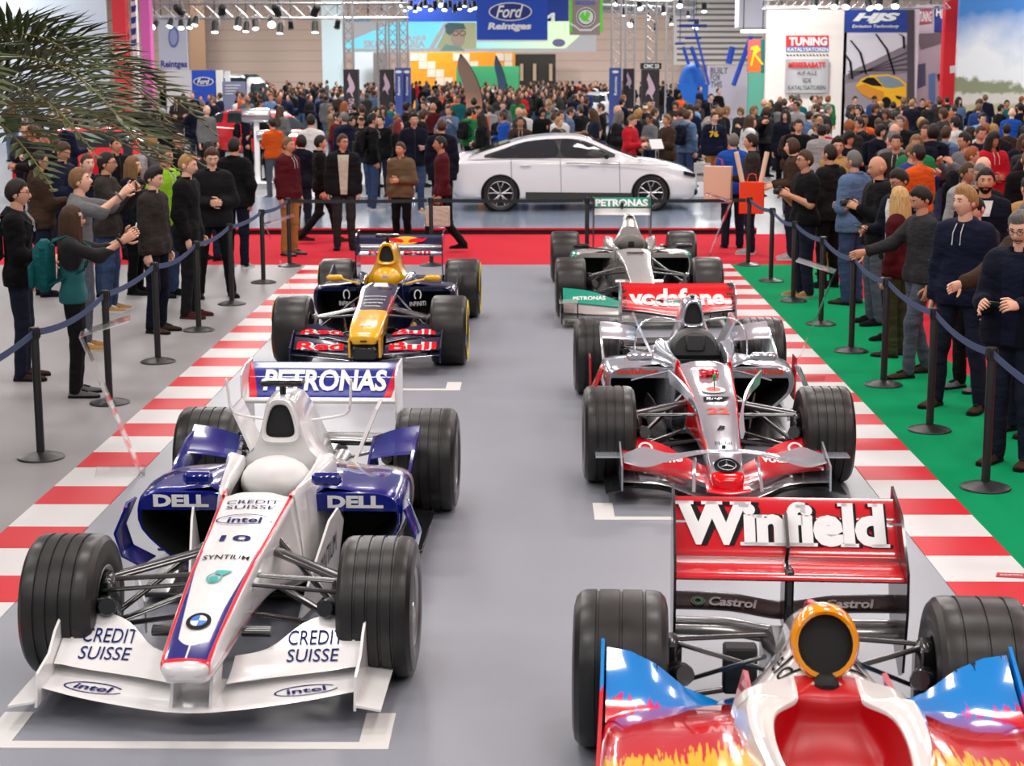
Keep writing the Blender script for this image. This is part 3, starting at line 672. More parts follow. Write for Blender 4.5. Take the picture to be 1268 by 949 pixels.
    lo = foil([(x, y-.02, z-.03, c*.6, 0, .02) for x, y, z, c in ((-.67, -.66, .15, .28), (-.42, -.68, .14, .3), (-.26, -.76, .10, .32), (0, -.92, .05, .36), (.26, -.76, .10, .32), (.42, -.68, .14, .3), (.67, -.66, .15, .28))], 4); lo.build('front_wing_lower_lip', M_carbon, car)
    fb = MB()
    for s_ in (-1, 1):
        f_ = foil([(s_*.09, -.74, .15, .24, 14, .012), (s_*.24, -.66, .17, .28, 18, .012), (s_*.40, -.56, .18, .34, 24, .012), (s_*.66, -.52, .20, .36, 28, .012)], 4); f_.build('front_wing_flap', M_red, car); fb.join(f_)
        MB().plate([(-.70, .10), (-.68, .26), (-.4, .33), (-.14, .40), (.0, .28), (.0, .11)], .012, 'x', s_*.675).build('front_wing_endplate', M_chrome, car, ang=30)
        MB().slab([[(s_*(.60+.24*k), y, .27) for k in (0, 1)] for y in (-.46, -.2)], .01).build('endplate_fin', M_chrome, car)
        MB().slab([[(s_*(.68+.1*k), y, .10-.02*k) for k in (0, 1)] for y in (-.7, .0)], .01).build('endplate_foot', M_carbon, car)
        MB().tube(cr([(s_*.20, -.60, .30), (s_*.21, -.70, .25), (s_*.22, -.80, .12)], 3), .012, 8, flat=.5).build('wing_support', M_chrome, car)
    br = foil([(-.66, -.62, .27, .16, 8, .012), (-.52, -.68, .255, .26, 18, .014), (-.34, -.66, .30, .12, 8, .014), (-.15, -.66, .34, .08, 6, .016), (0, -.67, .345, .08, 6, .016), (.15, -.66, .34, .08, 6, .016), (.34, -.66, .30, .12, 8, .014), (.52, -.68, .255, .26, 18, .014), (.66, -.62, .27, .16, 8, .012)], 4)
    br.build('front_wing_bridge', M_chrome, car); fbv = fb.bvh()
    foil([(-.14, -.88, .14, .2, 10, .03), (0, -.92, .13, .24, 10, .035), (.14, -.88, .14, .2, 10, .03)], 4).build('nose_lower_fairing', M_red, car)
    d = MB()
    word('22', (0, -.14, .6), .15, .08, (1, 0, 0), (0, 1, .3), tb, d, bold=.03)
    V2, F2 = ell2(.05, .05); proj(V2, F2, (0, .20, .7), (1, 0, 0), (0, 1, .2), tb, .0115, d)
    for s_ in (-1, 1): word('vodafone', (s_*.47, 1.19, .55), .32, .045, (1, 0, 0), (0, .12, 1), pin[s_ > 0], d, bold=.03)
    decal(car, d, mat('lettering_orange_red', srgb(236, 60, 24), .4))
    d = MB(); V2, F2 = ell2(.085, .075); proj(V2, F2, (0, .20, .7), (1, 0, 0), (0, 1, .2), tb, .009, d)
    for s_ in (-1, 1):
        word('vodafone', (s_*.44, -.40, .26), .36, .09, (1, 0, s_*.04), (0, 1, .5), fbv, d, bold=.04)
        V2, F2 = ring2(.05, .055, .016); proj(V2, F2, (s_*.50, -.30, .30), (1, 0, 0), (0, 1, .5), fbv, .005, d)
    wbv = MB().join(mpl).join(flp).bvh(); word('vodafone', (0, 3.43, .80), .84, .20, (1, 0, 0), (0, .75, .66), wbv, d, bold=.04, off=.006)
    decal(car, d, M_ltwhite)
    d = MB(); V2, F2 = poly2([(-.085, .035), (.1, .035), (.05, -.035), (-.085, -.035)]); proj(V2, F2, (0, .02, .7), (1, 0, 0), (0, 1, .2), tb, .008, d)
    word('B', (0, -.33, .5), .06, .05, (1, 0, 0), (0, 1, .35), tb, d, bold=.03, shear=.4); word('Mobil', (0, -.50, .45), .11, .035, (1, 0, 0), (0, 1, .4), tb, d); word('1', (0, -.545, .45), .025, .035, (1, 0, 0), (0, 1, .4), tb, d, bold=.03)
    V2, F2 = ell2(.085, .085); proj(V2, F2, (0, -.71, .28), (1, 0, 0), (0, 1, .6), tb, .009, d); decal(car, d, M_ltblk)
    d = MB(); word('SAP', (-.01, .02, .7), .11, .045, (1, 0, 0), (0, 1, .2), tb, d, bold=.03, off=.008)
    V2, F2 = ring2(.062, .062, .007); proj(V2, F2, (0, -.71, .28), (1, 0, 0), (0, 1, .6), tb, .012, d)
    V2 = []; F2 = []
    for k in range(3):
        a = PI/2+k*2*PI/3; c, s_ = math.cos(a), math.sin(a); b_ = len(V2); V2 += [(.06*c, .06*s_), (-.009*s_, .009*c), (.009*s_, -.009*c)]; F2.append((b_, b_+1, b_+2))
    proj(V2, F2, (0, -.71, .28), (1, 0, 0), (0, 1, .6), tb, .012, d); decal(car, d, M_alu, 'star_emblem')
    tr = MB().tube([(0, .16, .60), (0, .17, .70)], .005, 6); tr.box((0, .175, .69), (.02, .03, .05), m=1, bev=.006); tr.build('pitot_probe', [M_alu, mat('probe_green', srgb(10, 150, 60), .4)], car)
    rc = MB(); 
    for k in range(9): rc.ball((.05*math.sin(k*2.1)*1., .55+.03*math.cos(k*1.7), .645+.02*math.sin(k*3.3)), (.03, .03, .022), 8, 5)
    rc.build('red_ribbon_bow', M_red, car)
    return car
car_chrome()

# ---------------------------------------------------------------- navy and yellow car
def car_navy():
    car = thing('racing_car', 'dark navy single-seater racing car with yellow nose and yellow airbox', 'race car', (-1.57, 16.15, 0), math.radians(-.6))
    WB = 3.1; add_wheels(car, .745, .71, WB, .34, .385, 0, stripe=mat('tyre_yellow', srgb(232, 200, 30), .5))
    dk = mat('dark_navy_paint', srgb(17, 25, 60), .16, coat=.8); ye = mat('yellow_gloss_paint', srgb(240, 178, 20), .22, coat=.6)
    X = MatX('navy_nose_livery', rough=.18, coat=.8); X.base(srgb(17, 25, 60)); ax = X.x.abs()
    X.over(X.y.lt(-.05-0., .004), srgb(240, 178, 20)); X.over(X.y.gt(-.07)*X.y.lt(.5)*ax.gt(.145)*X.z.gt(.43), srgb(190, 22, 40)); m = X.done()
    st = [(-.72, sec(.09, .07, .36, .32, .015, .02)), (-.69, sec(.135, .12, .40, .30, .02, .03)), (-.5, sec(.155, .14, .455, .29)), (-.2, sec(.16, .15, .51, .28)), (.05, sec(.165, .155, .545, .28)), (.4, sec(.175, .175, .59, .27)),
          (.75, sec(.19, .215, .64, .2)), (.93, sec(.2, .235, .655, .15)), (.945, cock(.165, .215, .40, .66, .24, .13)), (1.2, cock(.19, .25, .40, .66, .27, .1)), (1.5, cock(.2, .29, .42, .67, .30, .08)), (1.6, cock(.2, .31, .5, .68, .30, .06))]
    tub = half_loft(st, 8, 5, mf=lambda s, k: 1 if s > .94 and k < 1.9 else 0); tub.build('nose_and_tub', [m, M_matblk], car); tb = tub.bvh()
    X = MatX('airbox_livery', rough=.2, coat=.7); X.base(srgb(17, 25, 60)); X.over((X.y-(X.z*.3)).lt(1.72, .004)*X.x.abs().lt(.24), srgb(240, 178, 20)); me = X.done()
    st = [(1.56, [(0, .97), (.05, .965), (.085, .93), (.10, .84), (.15, .70), (.22, .55), (.30, .1), (0, .08)]), (1.75, [(0, .995), (.05, .99), (.09, .955), (.115, .86), (.17, .70), (.30, .5), (.32, .1), (0, .08)]), (2.05, [(0, .96), (.045, .955), (.08, .92), (.105, .82), (.16, .64), (.32, .43), (.32, .1), (0, .08)]),
          (2.45, [(0, .84), (.035, .835), (.065, .80), (.09, .70), (.15, .52), (.30, .36), (.30, .1), (0, .08)]), (2.9, [(0, .66), (.025, .65), (.05, .62), (.07, .54), (.11, .42), (.2, .3), (.2, .1), (0, .08)]), (3.25, [(0, .48), (.02, .47), (.04, .45), (.06, .4), (.08, .33), (.12, .25), (.12, .12), (0, .1)])]
    half_loft(st, 4, 2).build('engine_cover', me, car)
    airbox(car, [(-.10, .82), (-.085, .91), (-.05, .985), (0, 1.0), (.05, .985), (.085, .91), (.10, .82), (.07, .785), (0, .78), (-.07, .785)], 1.56, .05, ye)
    hr = MB().ball((0, 1.50, .63), (.15, .14, .13), 16, 10); hr.build('headrest', ye, car); MB().box((.0, 1.38, .66), (.07, .03, .06), bev=.01).build('headrest_pad', mat('pad_tan', (.6, .5, .35), .7), car); helm(car, 1.08, .55)
    mb = MB().tube([(0, 1.68, .98), (0, 1.68, 1.05)], .018, 8); mb.box((0, 1.67, 1.065), (.25, .09, .035), bev=.012); mb.build('camera_pod', M_carbon, car)
    pod, pin = pods(car, [(1.22, .25, .70, .10, .58, .2), (1.28, .24, .73, .09, .59, .22), (1.65, .22, .74, .08, .58, .18), (2.15, .18, .70, .06, .50, .1), (2.7, .12, .52, .06, .36, .05), (3.05, .08, .26, .06, .24, .04)], dk, .05)
    d = MB()
    for s_ in (-1, 1):
        P = [[(s_*(.67+.03*k), y, .46+(zt-.46)*k) for k in (0, .5, 1)] for y, zt in ((1.9, .48), (2.2, .56), (2.6, .64), (2.75, .64))]
        MB().slab(P, .016).build('flip_up_fin', dk, car)
        mr_ = MB().box((s_*.50, 1.2, .68), (.17, .06, .06), bev=.02); mr_.tube([(s_*.22, 1.1, .63), (s_*.42, 1.18, .67)], .01, 6); mr_.build('mirror', ye, car)
        P = [[(s_*(.25+.15*t+.05*k), .5+.62*t, .07+h_*k) for k in (0, .5, 1)] for t, h_ in ((0, .18), (.3, .26), (.6, .30), (1, .26))]
        bb = MB().slab(P, .012); bb.build('bargeboard', dk, car)
        V2, F2 = ell2(.13, .07); proj(V2, F2, (s_*.33, .62, .24), (1, s_*.55, 0), (0, .1, 1), bb.bvh(), .006, d)
        MB().box((s_*.62, 2.25, .07), (.3, .9, .02), bev=.006).build('floor_edge', M_carbon, car)
    decal(car, d, ye, 'yellow_oval')
    MB().box((0, 2.0, .05), (1.36, 2.0, .03), bev=.01).build('floor_plank', M_carbon, car); rear_end(car, WB)
    arms(car, [((.14, .45, .48), (.56, .02, .44), .16, .03), ((.14, .0, .47), (.56, .0, .44), .06, .022), ((.15, .75, .58), (.56, .05, .30), .03, .025), ((.1, .0, .29), (.56, .0, .22), .055, .022), ((.13, .5, .27), (.56, .03, .22), .055, .022)])
    X = MatX('navy_wing_livery', rough=.18, coat=.7); X.base(srgb(17, 25, 60)); mw = X.done()
    mpl = foil([(-.48, 3.0, .71, .22, 22, .035), (0, 3.0, .71, .22, 22, .035), (.48, 3.0, .71, .22, 22, .035)]); mpl.build('rear_wing_main_plane', mw, car)
    flp = foil([(-.48, 3.17, .80, .16, 50, .018), (0, 3.17, .80, .16, 50, .018), (.48, 3.17, .80, .16, 50, .018)]); flp.build('rear_wing_flap', mw, car)
    endplates(car, 'rear_wing_endplate', [(2.95, .88), (3.1, .96), (3.4, .96), (3.4, .5), (3.3, .32), (3.1, .34), (2.95, .6)], .487, .012, dk)
    main = foil([(-.69, -.62, .19, .24, 6, .02), (-.42, -.66, .17, .26, 5, .022), (-.22, -.66, .15, .26, 4, .022), (0, -.68, .13, .28, 3, .025), (.22, -.66, .15, .26, 4, .022), (.42, -.66, .17, .26, 5, .022), (.69, -.62, .19, .24, 6, .02)], 4); main.build('front_wing_main_plane', dk, car)
    fr = MB(); f2 = MB()
    for s_ in (-1, 1):
        f_ = foil([(s_*.17, -.58, .185, .13, 34, .012), (s_*.40, -.56, .20, .17, 36, .012), (s_*.68, -.52, .225, .17, 36, .012)], 4); f_.build('front_wing_flap', dk, car); fr.join(f_)
        f_ = foil([(s_*.17, -.44, .275, .10, 30, .012), (s_*.40, -.40, .32, .15, 34, .012), (s_*.68, -.36, .335, .16, 34, .012)], 4); f_.build('front_wing_upper_flap', dk, car); f2.join(f_)
        MB().plate([(-.66, .12), (-.64, .26), (-.4, .36), (-.16, .44), (.0, .30), (.0, .13)], .012, 'x', s_*.695).build('front_wing_endplate', dk, car, ang=30)
        MB().plate([(-.66, .17), (-.45, .17), (-.4, .36), (-.68, .34)], .02, 'x', s_*.14).build('wing_pylon', ye, car)
    dw, dr = MB(), MB(); f1b, f2b = fr.bvh(), f2.bvh(); wbv = MB().join(mpl).join(flp).bvh()
    for tx, xx in (('Red', -.43), ('Bull', .43)):
        for k, (dd, bo, of) in enumerate(((dw, .10, .006), (dr, .03, .010))):
            word(tx, (xx, -.50, .26), .44, .12, (1, 0, 0), (0, .8, .6), f1b, dd, bold=bo, off=of)
            word(tx, (xx, -.34, .365), .40, .08, (1, 0, 0), (0, .8, .55), f2b, dd, bold=bo, off=of)
    for k, (dd, bo, of) in enumerate(((dw, .10, .008), (dr, .03, .012))): word('Red Bull', (0, 3.04, .735), .7, .06, (1, 0, 0), (0, .9, .42), wbv, dd, bold=bo, off=of)
    V2, F2 = text_fit('INFINITI', .17, .045)
    for s_ in (-1, 1): proj(V2, F2, (s_*.36, 1.02, .44), (1, s_*.4, 0), (0, 0, 1), None, .003, dw); V3, F3 = ring2(.04, .055, .012, q0=-.9, q1=4.1); proj(V3, F3, (s_*.36, 1.02, .53), (1, s_*.4, 0), (0, 0, 1), None, .003, dw)
    for k, tx in enumerate(('TOTAL', 'PEPE', 'RAUCH', 'SINGHA')): word(tx, (0, .05+.12*k, .7), .16+.02*k, .03, (1, 0, 0), (0, 1, .1), tb, dw, bold=.02)
    word('bull', (0, -.52, .5), .12, .06, (1, 0, 0), (0, 1, .3), tb, dw, bold=.04, shear=.3)
    decal(car, dw, M_ltwhite); decal(car, dr, M_ltred)
    dy = MB(); V2, F2 = ell2(.16, .055); proj(V2, F2, (.06, 3.21, .86), (1, 0, 0), (0, .64, .77), wbv, .006, dy); decal(car, dy, ye, 'sun_disc')
    dr = MB()
    for s_ in (-1, 1):
        V2 = [(s_*a, b) for a, b in ((.02, -.02), (.05, .015), (.12, .03), (.20, .02), (.24, .035), (.21, -.01), (.17, -.03), (.10, -.015), (.06, -.035))]; proj(V2, [tuple(range(9))], (.06, 3.21, .86), (1, 0, 0), (0, .64, .77), wbv, .010, dr)
    decal(car, dr, M_ltred, 'charging_animal_emblem')
    d = MB()
    for s_ in (-1, 1):
        V2, F2 = ring2(.035, .018, .007, q0=PI, q1=2*PI, n=10); proj(V2, F2, (s_*.045, -.36, .6), (1, 0, 0), (0, 1, .25), tb, .009, d)
        word('RAUCH', (s_*.335, .60, .24), .17, .05, (1, s_*.55, 0), (0, 0, 1), None, d, bold=.02, off=.04)
    decal(car, d, M_ltblk)
    MB().box((0, -.735, .335), (.06, .02, .012)).build('nose_slot', M_matblk, car)
    MB().box((0, -.60, .22), (.24, .2, .14), bev=.03).build('nose_shade_block', M_carbon, car)  # dark block stands in for the shade under the nose tip
    return car
car_navy()

# ---------------------------------------------------------------- silver and teal car
def car_silver():
    car = thing('racing_car', 'silver single-seater racing car with teal trim and tall narrow rear wing', 'race car', (1.165, 19.4, 0), math.radians(.4))
    WB = 3.1; add_wheels(car, .775, .765, WB, .34, .37, 0)
    X = MatX('silver_body_livery', rough=.22, metal=.5, coat=.5); X.base((.62, .61, .58)); X.over(X.x.abs().gt(.66, .01)*X.y.gt(1.1), srgb(0, 140, 116)); si = X.done()
    sv = mat('silver_paint', (.62, .61, .58), .2, .5, coat=.5)
    st = [(-1.05, sec(.06, .05, .40, .36, .01, .015)), (-1.0, sec(.11, .10, .43, .33, .02, .03)), (-.6, sec(.14, .13, .50, .32)), (-.2, sec(.15, .14, .55, .3)), (.2, sec(.16, .16, .595, .28)), (.6, sec(.19, .2, .635, .22)), (.93, sec(.215, .235, .655, .15)),
          (.945, cock(.165, .225, .40, .66, .24, .13)), (1.2, cock(.19, .26, .40, .66, .27, .1)), (1.5, cock(.2, .30, .42, .69, .30, .08)), (1.65, cock(.2, .32, .5, .72, .30, .06))]
    tub = half_loft(st, 8, 5, mf=lambda s, k: 1 if s > .94 and k < 1.9 else 0); tub.build('nose_and_tub', [sv, M_matblk], car); tb = tub.bvh()
    st = [(1.62, [(0, .86), (.06, .855), (.10, .82), (.14, .74), (.20, .66), (.30, .5), (.30, .1), (0, .08)]), (1.78, [(0, .99), (.04, .985), (.07, .95), (.10, .85), (.17, .70), (.32, .5), (.32, .1), (0, .08)]), (2.05, [(0, .97), (.035, .965), (.06, .93), (.09, .82), (.16, .64), (.32, .43), (.32, .1), (0, .08)]),
          (2.5, [(0, .84), (.025, .835), (.045, .80), (.07, .70), (.13, .52), (.28, .36), (.30, .1), (0, .08)]), (3.2, [(0, .58), (.012, .57), (.02, .55), (.04, .47), (.07, .36), (.12, .26), (.12, .12), (0, .1)])]
    half_loft(st, 4, 2).build('engine_cover', sv, car)
    airbox(car, [(-.085, .84), (-.065, .92), (-.035, .985), (0, 1.0), (.035, .985), (.065, .92), (.085, .84), (.055, .825), (0, .82), (-.055, .825)], 1.74, .15, sv, .82)
    MB().ball((0, 1.48, .66), (.16, .13, .12), 16, 10).build('headrest', mat('headrest_dark', (.12, .11, .10), .5), car); MB().box((0, 1.35, .67), (.07, .03, .07), bev=.01).build('headrest_pad', M_matblk, car); helm(car, 1.08, .56)
    MB().box((0, .6, .648), (.20, .05, .012), bev=.004).build('nose_slot', M_matblk, car)
    pod, pin = pods(car, [(1.2, .25, .70, .12, .57, .24), (1.26, .24, .73, .10, .585, .25), (1.65, .22, .74, .08, .57, .2), (2.15, .18, .66, .06, .46, .1), (2.7, .12, .46, .06, .32, .05), (3.05, .08, .26, .06, .22, .04)], si, .06, sv)
    for s_ in (-1, 1):
        mr_ = MB().box((s_*.62, 1.1, .67), (.2, .06, .06), bev=.02); mr_.tube([(s_*.22, 1.05, .62), (s_*.55, 1.1, .66)], .01, 6); mr_.build('mirror', M_carbon, car)
        P = [[(s_*(.25+.15*t+.05*k), .5+.62*t, .07+h_*k) for k in (0, .5, 1)] for t, h_ in ((0, .18), (.3, .26), (.6, .30), (1, .26))]
        MB().slab(P, .012).build('bargeboard', M_carbon, car); MB().box((s_*.62, 2.25, .07), (.3, .9, .02), bev=.006).build('floor_edge', M_carbon, car)
        MB().tube([(s_*.14, -.15, .40), (s_*.27, -.15, .40)], .034, 10, flat=.75).build('nose_camera', M_alu, car)
        MB().plate([(-1.0, .14), (-.7, .14), (-.6, .36), (-.95, .38)], .016, 'x', s_*.11).build('wing_pylon', sv, car)
    MB().box((0, 2.0, .05), (1.36, 2.0, .03), bev=.01).build('floor_plank', M_carbon, car); rear_end(car, WB, True, .34, .37)
    arms(car, [((.14, .45, .50), (.60, .02, .44), .06, .025), ((.14, .0, .49), (.60, .0, .44), .05, .022), ((.15, .75, .60), (.60, .05, .30), .035, .03), ((.1, .0, .31), (.60, .0, .22), .055, .022), ((.13, .5, .29), (.60, .03, .22), .055, .022)])
    X = MatX('silver_wing_livery', rough=.25, coat=.5); X.base((.66, .66, .64)); X.over(X.z.gt(.94, .004), srgb(0, 150, 124)); mw = X.done()
    mpl = foil([(-.37, 3.32, .85, .22, 20, .035), (0, 3.32, .85, .22, 20, .035), (.37, 3.32, .85, .22, 20, .035)]); mpl.build('rear_wing_main_plane', mw, car)
    flp = foil([(-.37, 3.48, .945, .14, 58, .018), (0, 3.48, .945, .14, 58, .018), (.37, 3.48, .945, .14, 58, .018)]); flp.build('rear_wing_flap', mw, car)
    MB().box((0, 3.43, .97), (.04, .12, .1), bev=.01).build('flap_actuator', M_carbon, car)
    endplates(car, 'rear_wing_endplate', [(3.25, 1.0), (3.35, 1.07), (3.62, 1.07), (3.62, .6), (3.55, .15), (3.3, .15), (3.25, .6)], .377, .012, M_carbon)
    main = foil([(-.88, -1.02, .10, .32, 4, .02), (-.5, -1.12, .09, .34, 4, .022), (0, -1.16, .09, .36, 3, .022), (.5, -1.12, .09, .34, 4, .022), (.88, -1.02, .10, .32, 4, .02)], 4); main.build('front_wing_main_plane', sv, car)
    f3 = MB()
    for s_ in (-1, 1):
        foil([(s_*.25, -.88, .12, .18, 22, .012), (s_*.55, -.85, .13, .2, 26, .012), (s_*.87, -.80, .14, .2, 28, .012)], 4).build('front_wing_flap', sv, car)
        f_ = foil([(s_*.25, -.74, .19, .12, 26, .012), (s_*.55, -.70, .215, .24, 30, .012), (s_*.87, -.64, .235, .26, 30, .012)], 4); f_.build('front_wing_upper_flap', M_teal, car); f3.join(f_)
        MB().plate([(-1.06, .05), (-1.04, .24), (-.7, .32), (-.3, .34), (-.2, .3), (-.2, .05)], .014, 'x', s_*.895).build('front_wing_endplate', M_carbon, car, ang=30)
        MB().slab([[(s_*(.72+.2*k), y, .27) for k in (0, 1)] for y in (-.98, -.7)], .01).build('wing_cascade', sv, car)
        MB().tube([(s_*.72, -.98, .10), (s_*.72, -.95, .26)], .008, 6).build('cascade_stay', M_carbon, car)
    d = MB(); wbv = MB().join(mpl).join(flp).bvh(); word('PETRONAS', (0, 3.50, 1.0), .70, .11, (1, 0, 0), (0, .53, .85), wbv, d, bold=.04, off=.008)
    for s_ in (-1, 1): word('PETRONAS', (s_*.58, -.60, .29), .36, .07, (1, 0, 0), (0, .87, .5), f3.bvh(), d, bold=.03)
    decal(car, d, M_ltwhite)
    return car
car_silver()

def slab_serif(s, w, h, bold, grow):
    """heavy slab-serif word: the plain letters plus bars at the ends of their stems"""
    V2, F2 = text_fit(s, w, h, bold=bold); V2 = [tuple(p) for p in V2]; F2 = list(F2); par = list(range(len(V2)))
    def fd(i):
        while par[i] != i: par[i] = par[par[i]]; i = par[i]
        return i
    for f in F2:
        for k in f[1:]: par[fd(k)] = fd(f[0])
    isl = {}
    for i, p in enumerate(V2): isl.setdefault(fd(i), []).append(p)
    B = sorted([(min(p[0] for p in q), max(p[0] for p in q), min(p[1] for p in q), max(p[1] for p in q)) for q in isl.values() if len(q) > 2]); zb = min(b[2] for b in B); st = min(b[1]-b[0] for b in B); bh = h*.075; ex = st*.30
    def bar(x0, x1, y0, y1):
        o = len(V2); V2.extend([(x0, y0), (x1, y0), (x1, y1), (x0, y1)]); F2.append((o, o+1, o+2, o+3))
    foot = lambda x0, x1: bar(x0-ex, x1+ex, zb, zb+bh)
    for k, (x0, x1, y0, y1) in enumerate(B):
        wd = x1-x0
        if k == 0:
            for c in (x0+st*.55, (x0+x1)/2, x1-st*.55): bar(c-st*.95, c+st*.95, y1-bh, y1)
        elif y0 > zb+h*.5: continue
        elif wd < st*1.35: foot(x0, x1); bar(x0-ex*1.2, x0+st*.5, y1-bh, y1)
        elif y1 > zb+h*.9 and k in (len(B)-1,): foot(x1-st, x1); bar(x1-st-ex*1.2, x1-st*.5, y1-bh, y1)
        elif y1 > zb+h*.9: foot(x0+wd*.2, x0+wd*.2+st)
        elif k == 3 or k == 2: foot(x0, x0+st); foot(x1-st, x1); bar(x0-ex*1.2, x0+st*.5, y1-bh*1.2, y1-bh*.2)
    return V2, F2
# ---------------------------------------------------------------- red, blue and white car, seen from the cockpit back
def car_red():
    car = thing('racing_car', 'red, blue and white single-seater racing car with a wide red rear wing', 'race car', (.925, 3.78, 0), math.radians(-3.1))
    WB = 3.05; add_wheels(car, .745, .735, WB, .30, .385, 3)
    X = MatX('splash_livery', rough=.13, coat=.9); X.base(srgb(214, 6, 22)); jag = X.noise(1., 3., (46, 3.5, 8)); jag2 = X.noise(1., 3., (70, 5., 12)); jag3 = X.noise(1., 2., (55, 4., 9))
    X.over((X.y+((jag2-.5)*.55)).lt(1.60+0., .01), srgb(255, 190, 10)); X.over((X.y+((X.noise(3.)-.5)*.5)).gt(2.40, .06)*X.x.abs().gt(.45), srgb(206, 60, 160)); X.over((X.y+((jag-.5)*.28)).gt(2.47, .008), srgb(0, 132, 214))
    X.over(((X.y+((jag3-.5)*.5)).gt(2.78, .01))*X.z.gt(.40, .02), (.01, .012, .02)); sp = X.done()
    wh = mat('warm_white_paint', (.80, .77, .74), .15, coat=.9)
    st = [(-.95, sec(.05, .04, .30, .26, .01, .012)), (-.9, sec(.09, .08, .34, .24, .015, .02)), (-.5, sec(.13, .12, .44, .25)), (0, sec(.16, .15, .54, .26)), (.5, sec(.19, .19, .60, .24)), (1.0, sec(.23, .23, .64, .18)), (1.14, sec(.24, .25, .65, .15)),
          (1.16, cock(.17, .25, .34, .625, .26, .12)), (1.4, cock(.20, .28, .36, .63, .31, .09)), (1.62, cock(.21, .31, .40, .635, .34, .07)), (1.80, cock(.19, .32, .46, .64, .35, .06)), (1.91, cock(.12, .32, .55, .645, .35, .06)), (1.94, [(0, .64), (.06, .645), (.10, .65), (.15, .645), (.32, .57), (.35, .2), (.3, .06), (0, .06)]), (2.1, [(0, .665), (.06, .665), (.10, .66), (.15, .65), (.32, .56), (.35, .2), (.3, .06), (0, .06)])]
    tub = half_loft(st, 8, 4, mf=lambda s, k: 1 if s > 1.15 and k < 2.2 else 0); tub.build('nose_and_tub', [wh, mat('red_cockpit_lining', srgb(186, 10, 22), .35)], car)
    st = [(2.02, [(0, .66), (.06, .66), (.12, .65), (.18, .62), (.27, .55), (.34, .44), (.36, .1), (0, .08)]), (2.14, [(0, .68), (.05, .678), (.10, .665), (.16, .63), (.25, .56), (.34, .44), (.36, .1), (0, .08)]), (2.3, [(0, .80), (.04, .79), (.08, .75), (.125, .68), (.22, .56), (.33, .43), (.35, .1), (0, .08)]), (2.5, [(0, .78), (.035, .775), (.065, .74), (.10, .66), (.19, .52), (.30, .38), (.32, .1), (0, .08)]),
          (2.8, [(0, .69), (.03, .68), (.055, .65), (.085, .57), (.14, .45), (.23, .31), (.25, .1), (0, .08)]), (3.1, [(0, .56), (.03, .55), (.05, .53), (.07, .46), (.1, .36), (.16, .25), (.18, .1), (0, .08)])]
    ec = half_loft(st, 4, 3); ec.build('engine_cover', wh, car); eb = ec.bvh()
    X = MatX('airbox_splash', rough=.14, coat=.9); X.base(srgb(246, 158, 8)); X.over((X.z-(X.y*.9)+((X.noise(9.)-.5)*.10)).lt(-1.29, .02), srgb(208, 10, 30)); X.over((X.z+((X.noise(22.)-.5)*.16)).gt(.925, .02), srgb(206, 20, 70)); ab = X.done()
    q = np.linspace(0, 2*PI, 24, endpoint=False); R = []
    for y, rx, rz, z, tx in ((2.62, .03, .04, .74, 0), (2.45, .06, .07, .745, 0), (2.28, .10, .095, .765, 0), (2.16, .123, .118, .778, 0), (2.10, .122, .128, .785, 0), (2.085, .112, .117, .785, 0), (2.09, .098, .102, .787, 0), (2.115, .092, .096, .788, 0), (2.125, .088, .092, .788, 0)):
        R.append([(rx*math.cos(t), y+(.03 if rz > .09 else 0)*math.sin(t), z+rz*math.sin(t)*(1.15 if math.sin(t) > 0 and y > 2.14 else 1)) for t in q])
    MB().rings(R, cap=(True, True), mf=lambda i, j: 0 if i < 6 else 1).build('airbox_intake', [ab, M_matblk], car)
    MB().box((0, 2.03, .66), (.085, .09, .06), bev=.02).build('intake_block', M_matblk, car)
    pod, pin = pods(car, [(1.1, .26, .70, .12, .55, .12), (1.2, .25, .78, .10, .56, .12), (1.6, .25, .80, .07, .545, .1), (2.0, .24, .80, .06, .50, .1), (2.4, .20, .78, .06, .40, .08), (2.65, .16, .60, .06, .32, .05), (2.95, .10, .3, .06, .25, .04)], sp, .06)
    for s_ in (-1, 1):
        P = [[(s_*x, y, z) for x, z in zip((.34, .48, .60, .70, .79), (.36-.06*t, .36-.02*t+.02*t*t, .36+.10*t*t, .37+.14*t*t, .38+.145*t*t))] for t, y in ((0, 2.25), (.4, 2.45), (.75, 2.62), (1, 2.74))]
        MB().slab(cr(A(P).reshape(4, -1), 4).reshape(-1, 5, 3), .02).build('pod_kick_up', sp, car)
        MB().plate([(1.3, .1), (1.3, .50), (2.1, .46), (2.5, .46), (2.76, .56), (2.76, .3), (2.5, .1)], .014, 'x', s_*.805).build('pod_side_plate', sp, car, ang=30)
        P = [[(s_*(.30-.04*k), y, .47+.16*k-.05*(y-1.2)) for k in (0, 1)] for y in (1.2, 1.6, 2.0, 2.4)]
        MB().slab(P, .02).build('cover_side_panel', mat('magenta_red_paint', srgb(196, 18, 60), .2, coat=.7), car)
        MB().plate([(-.8, .10), (-.8, .3), (.1, .3), (.1, .08)], .012, 'x', s_*.70).build('front_wing_endplate', M_red, car, ang=30)
        mr_ = MB().box((s_*.42, .95, .70), (.17, .06, .07), bev=.02); mr_.tube([(s_*.2, .95, .62), (s_*.36, .95, .68)], .01, 6); mr_.build('mirror', M_red, car)
    foil([(-.69, -.85, .1, .4, 6, .02), (0, -.9, .1, .4, 6, .03), (.69, -.85, .1, .4, 6, .02)]).build('front_wing_main_plane', M_red, car)
    MB().box((0, 1.9, .05), (1.5, 1.8, .03), bev=.01).build('floor_plank', M_carbon, car)
    MB().box((0, WB+.1, .25), (.24, .8, .26), bev=.05).build('gearbox', M_carbon, car); MB().box((-.24, 3.0, .36), (.14, .1, .2), bev=.01).build('radiator_duct', M_matblk, car)
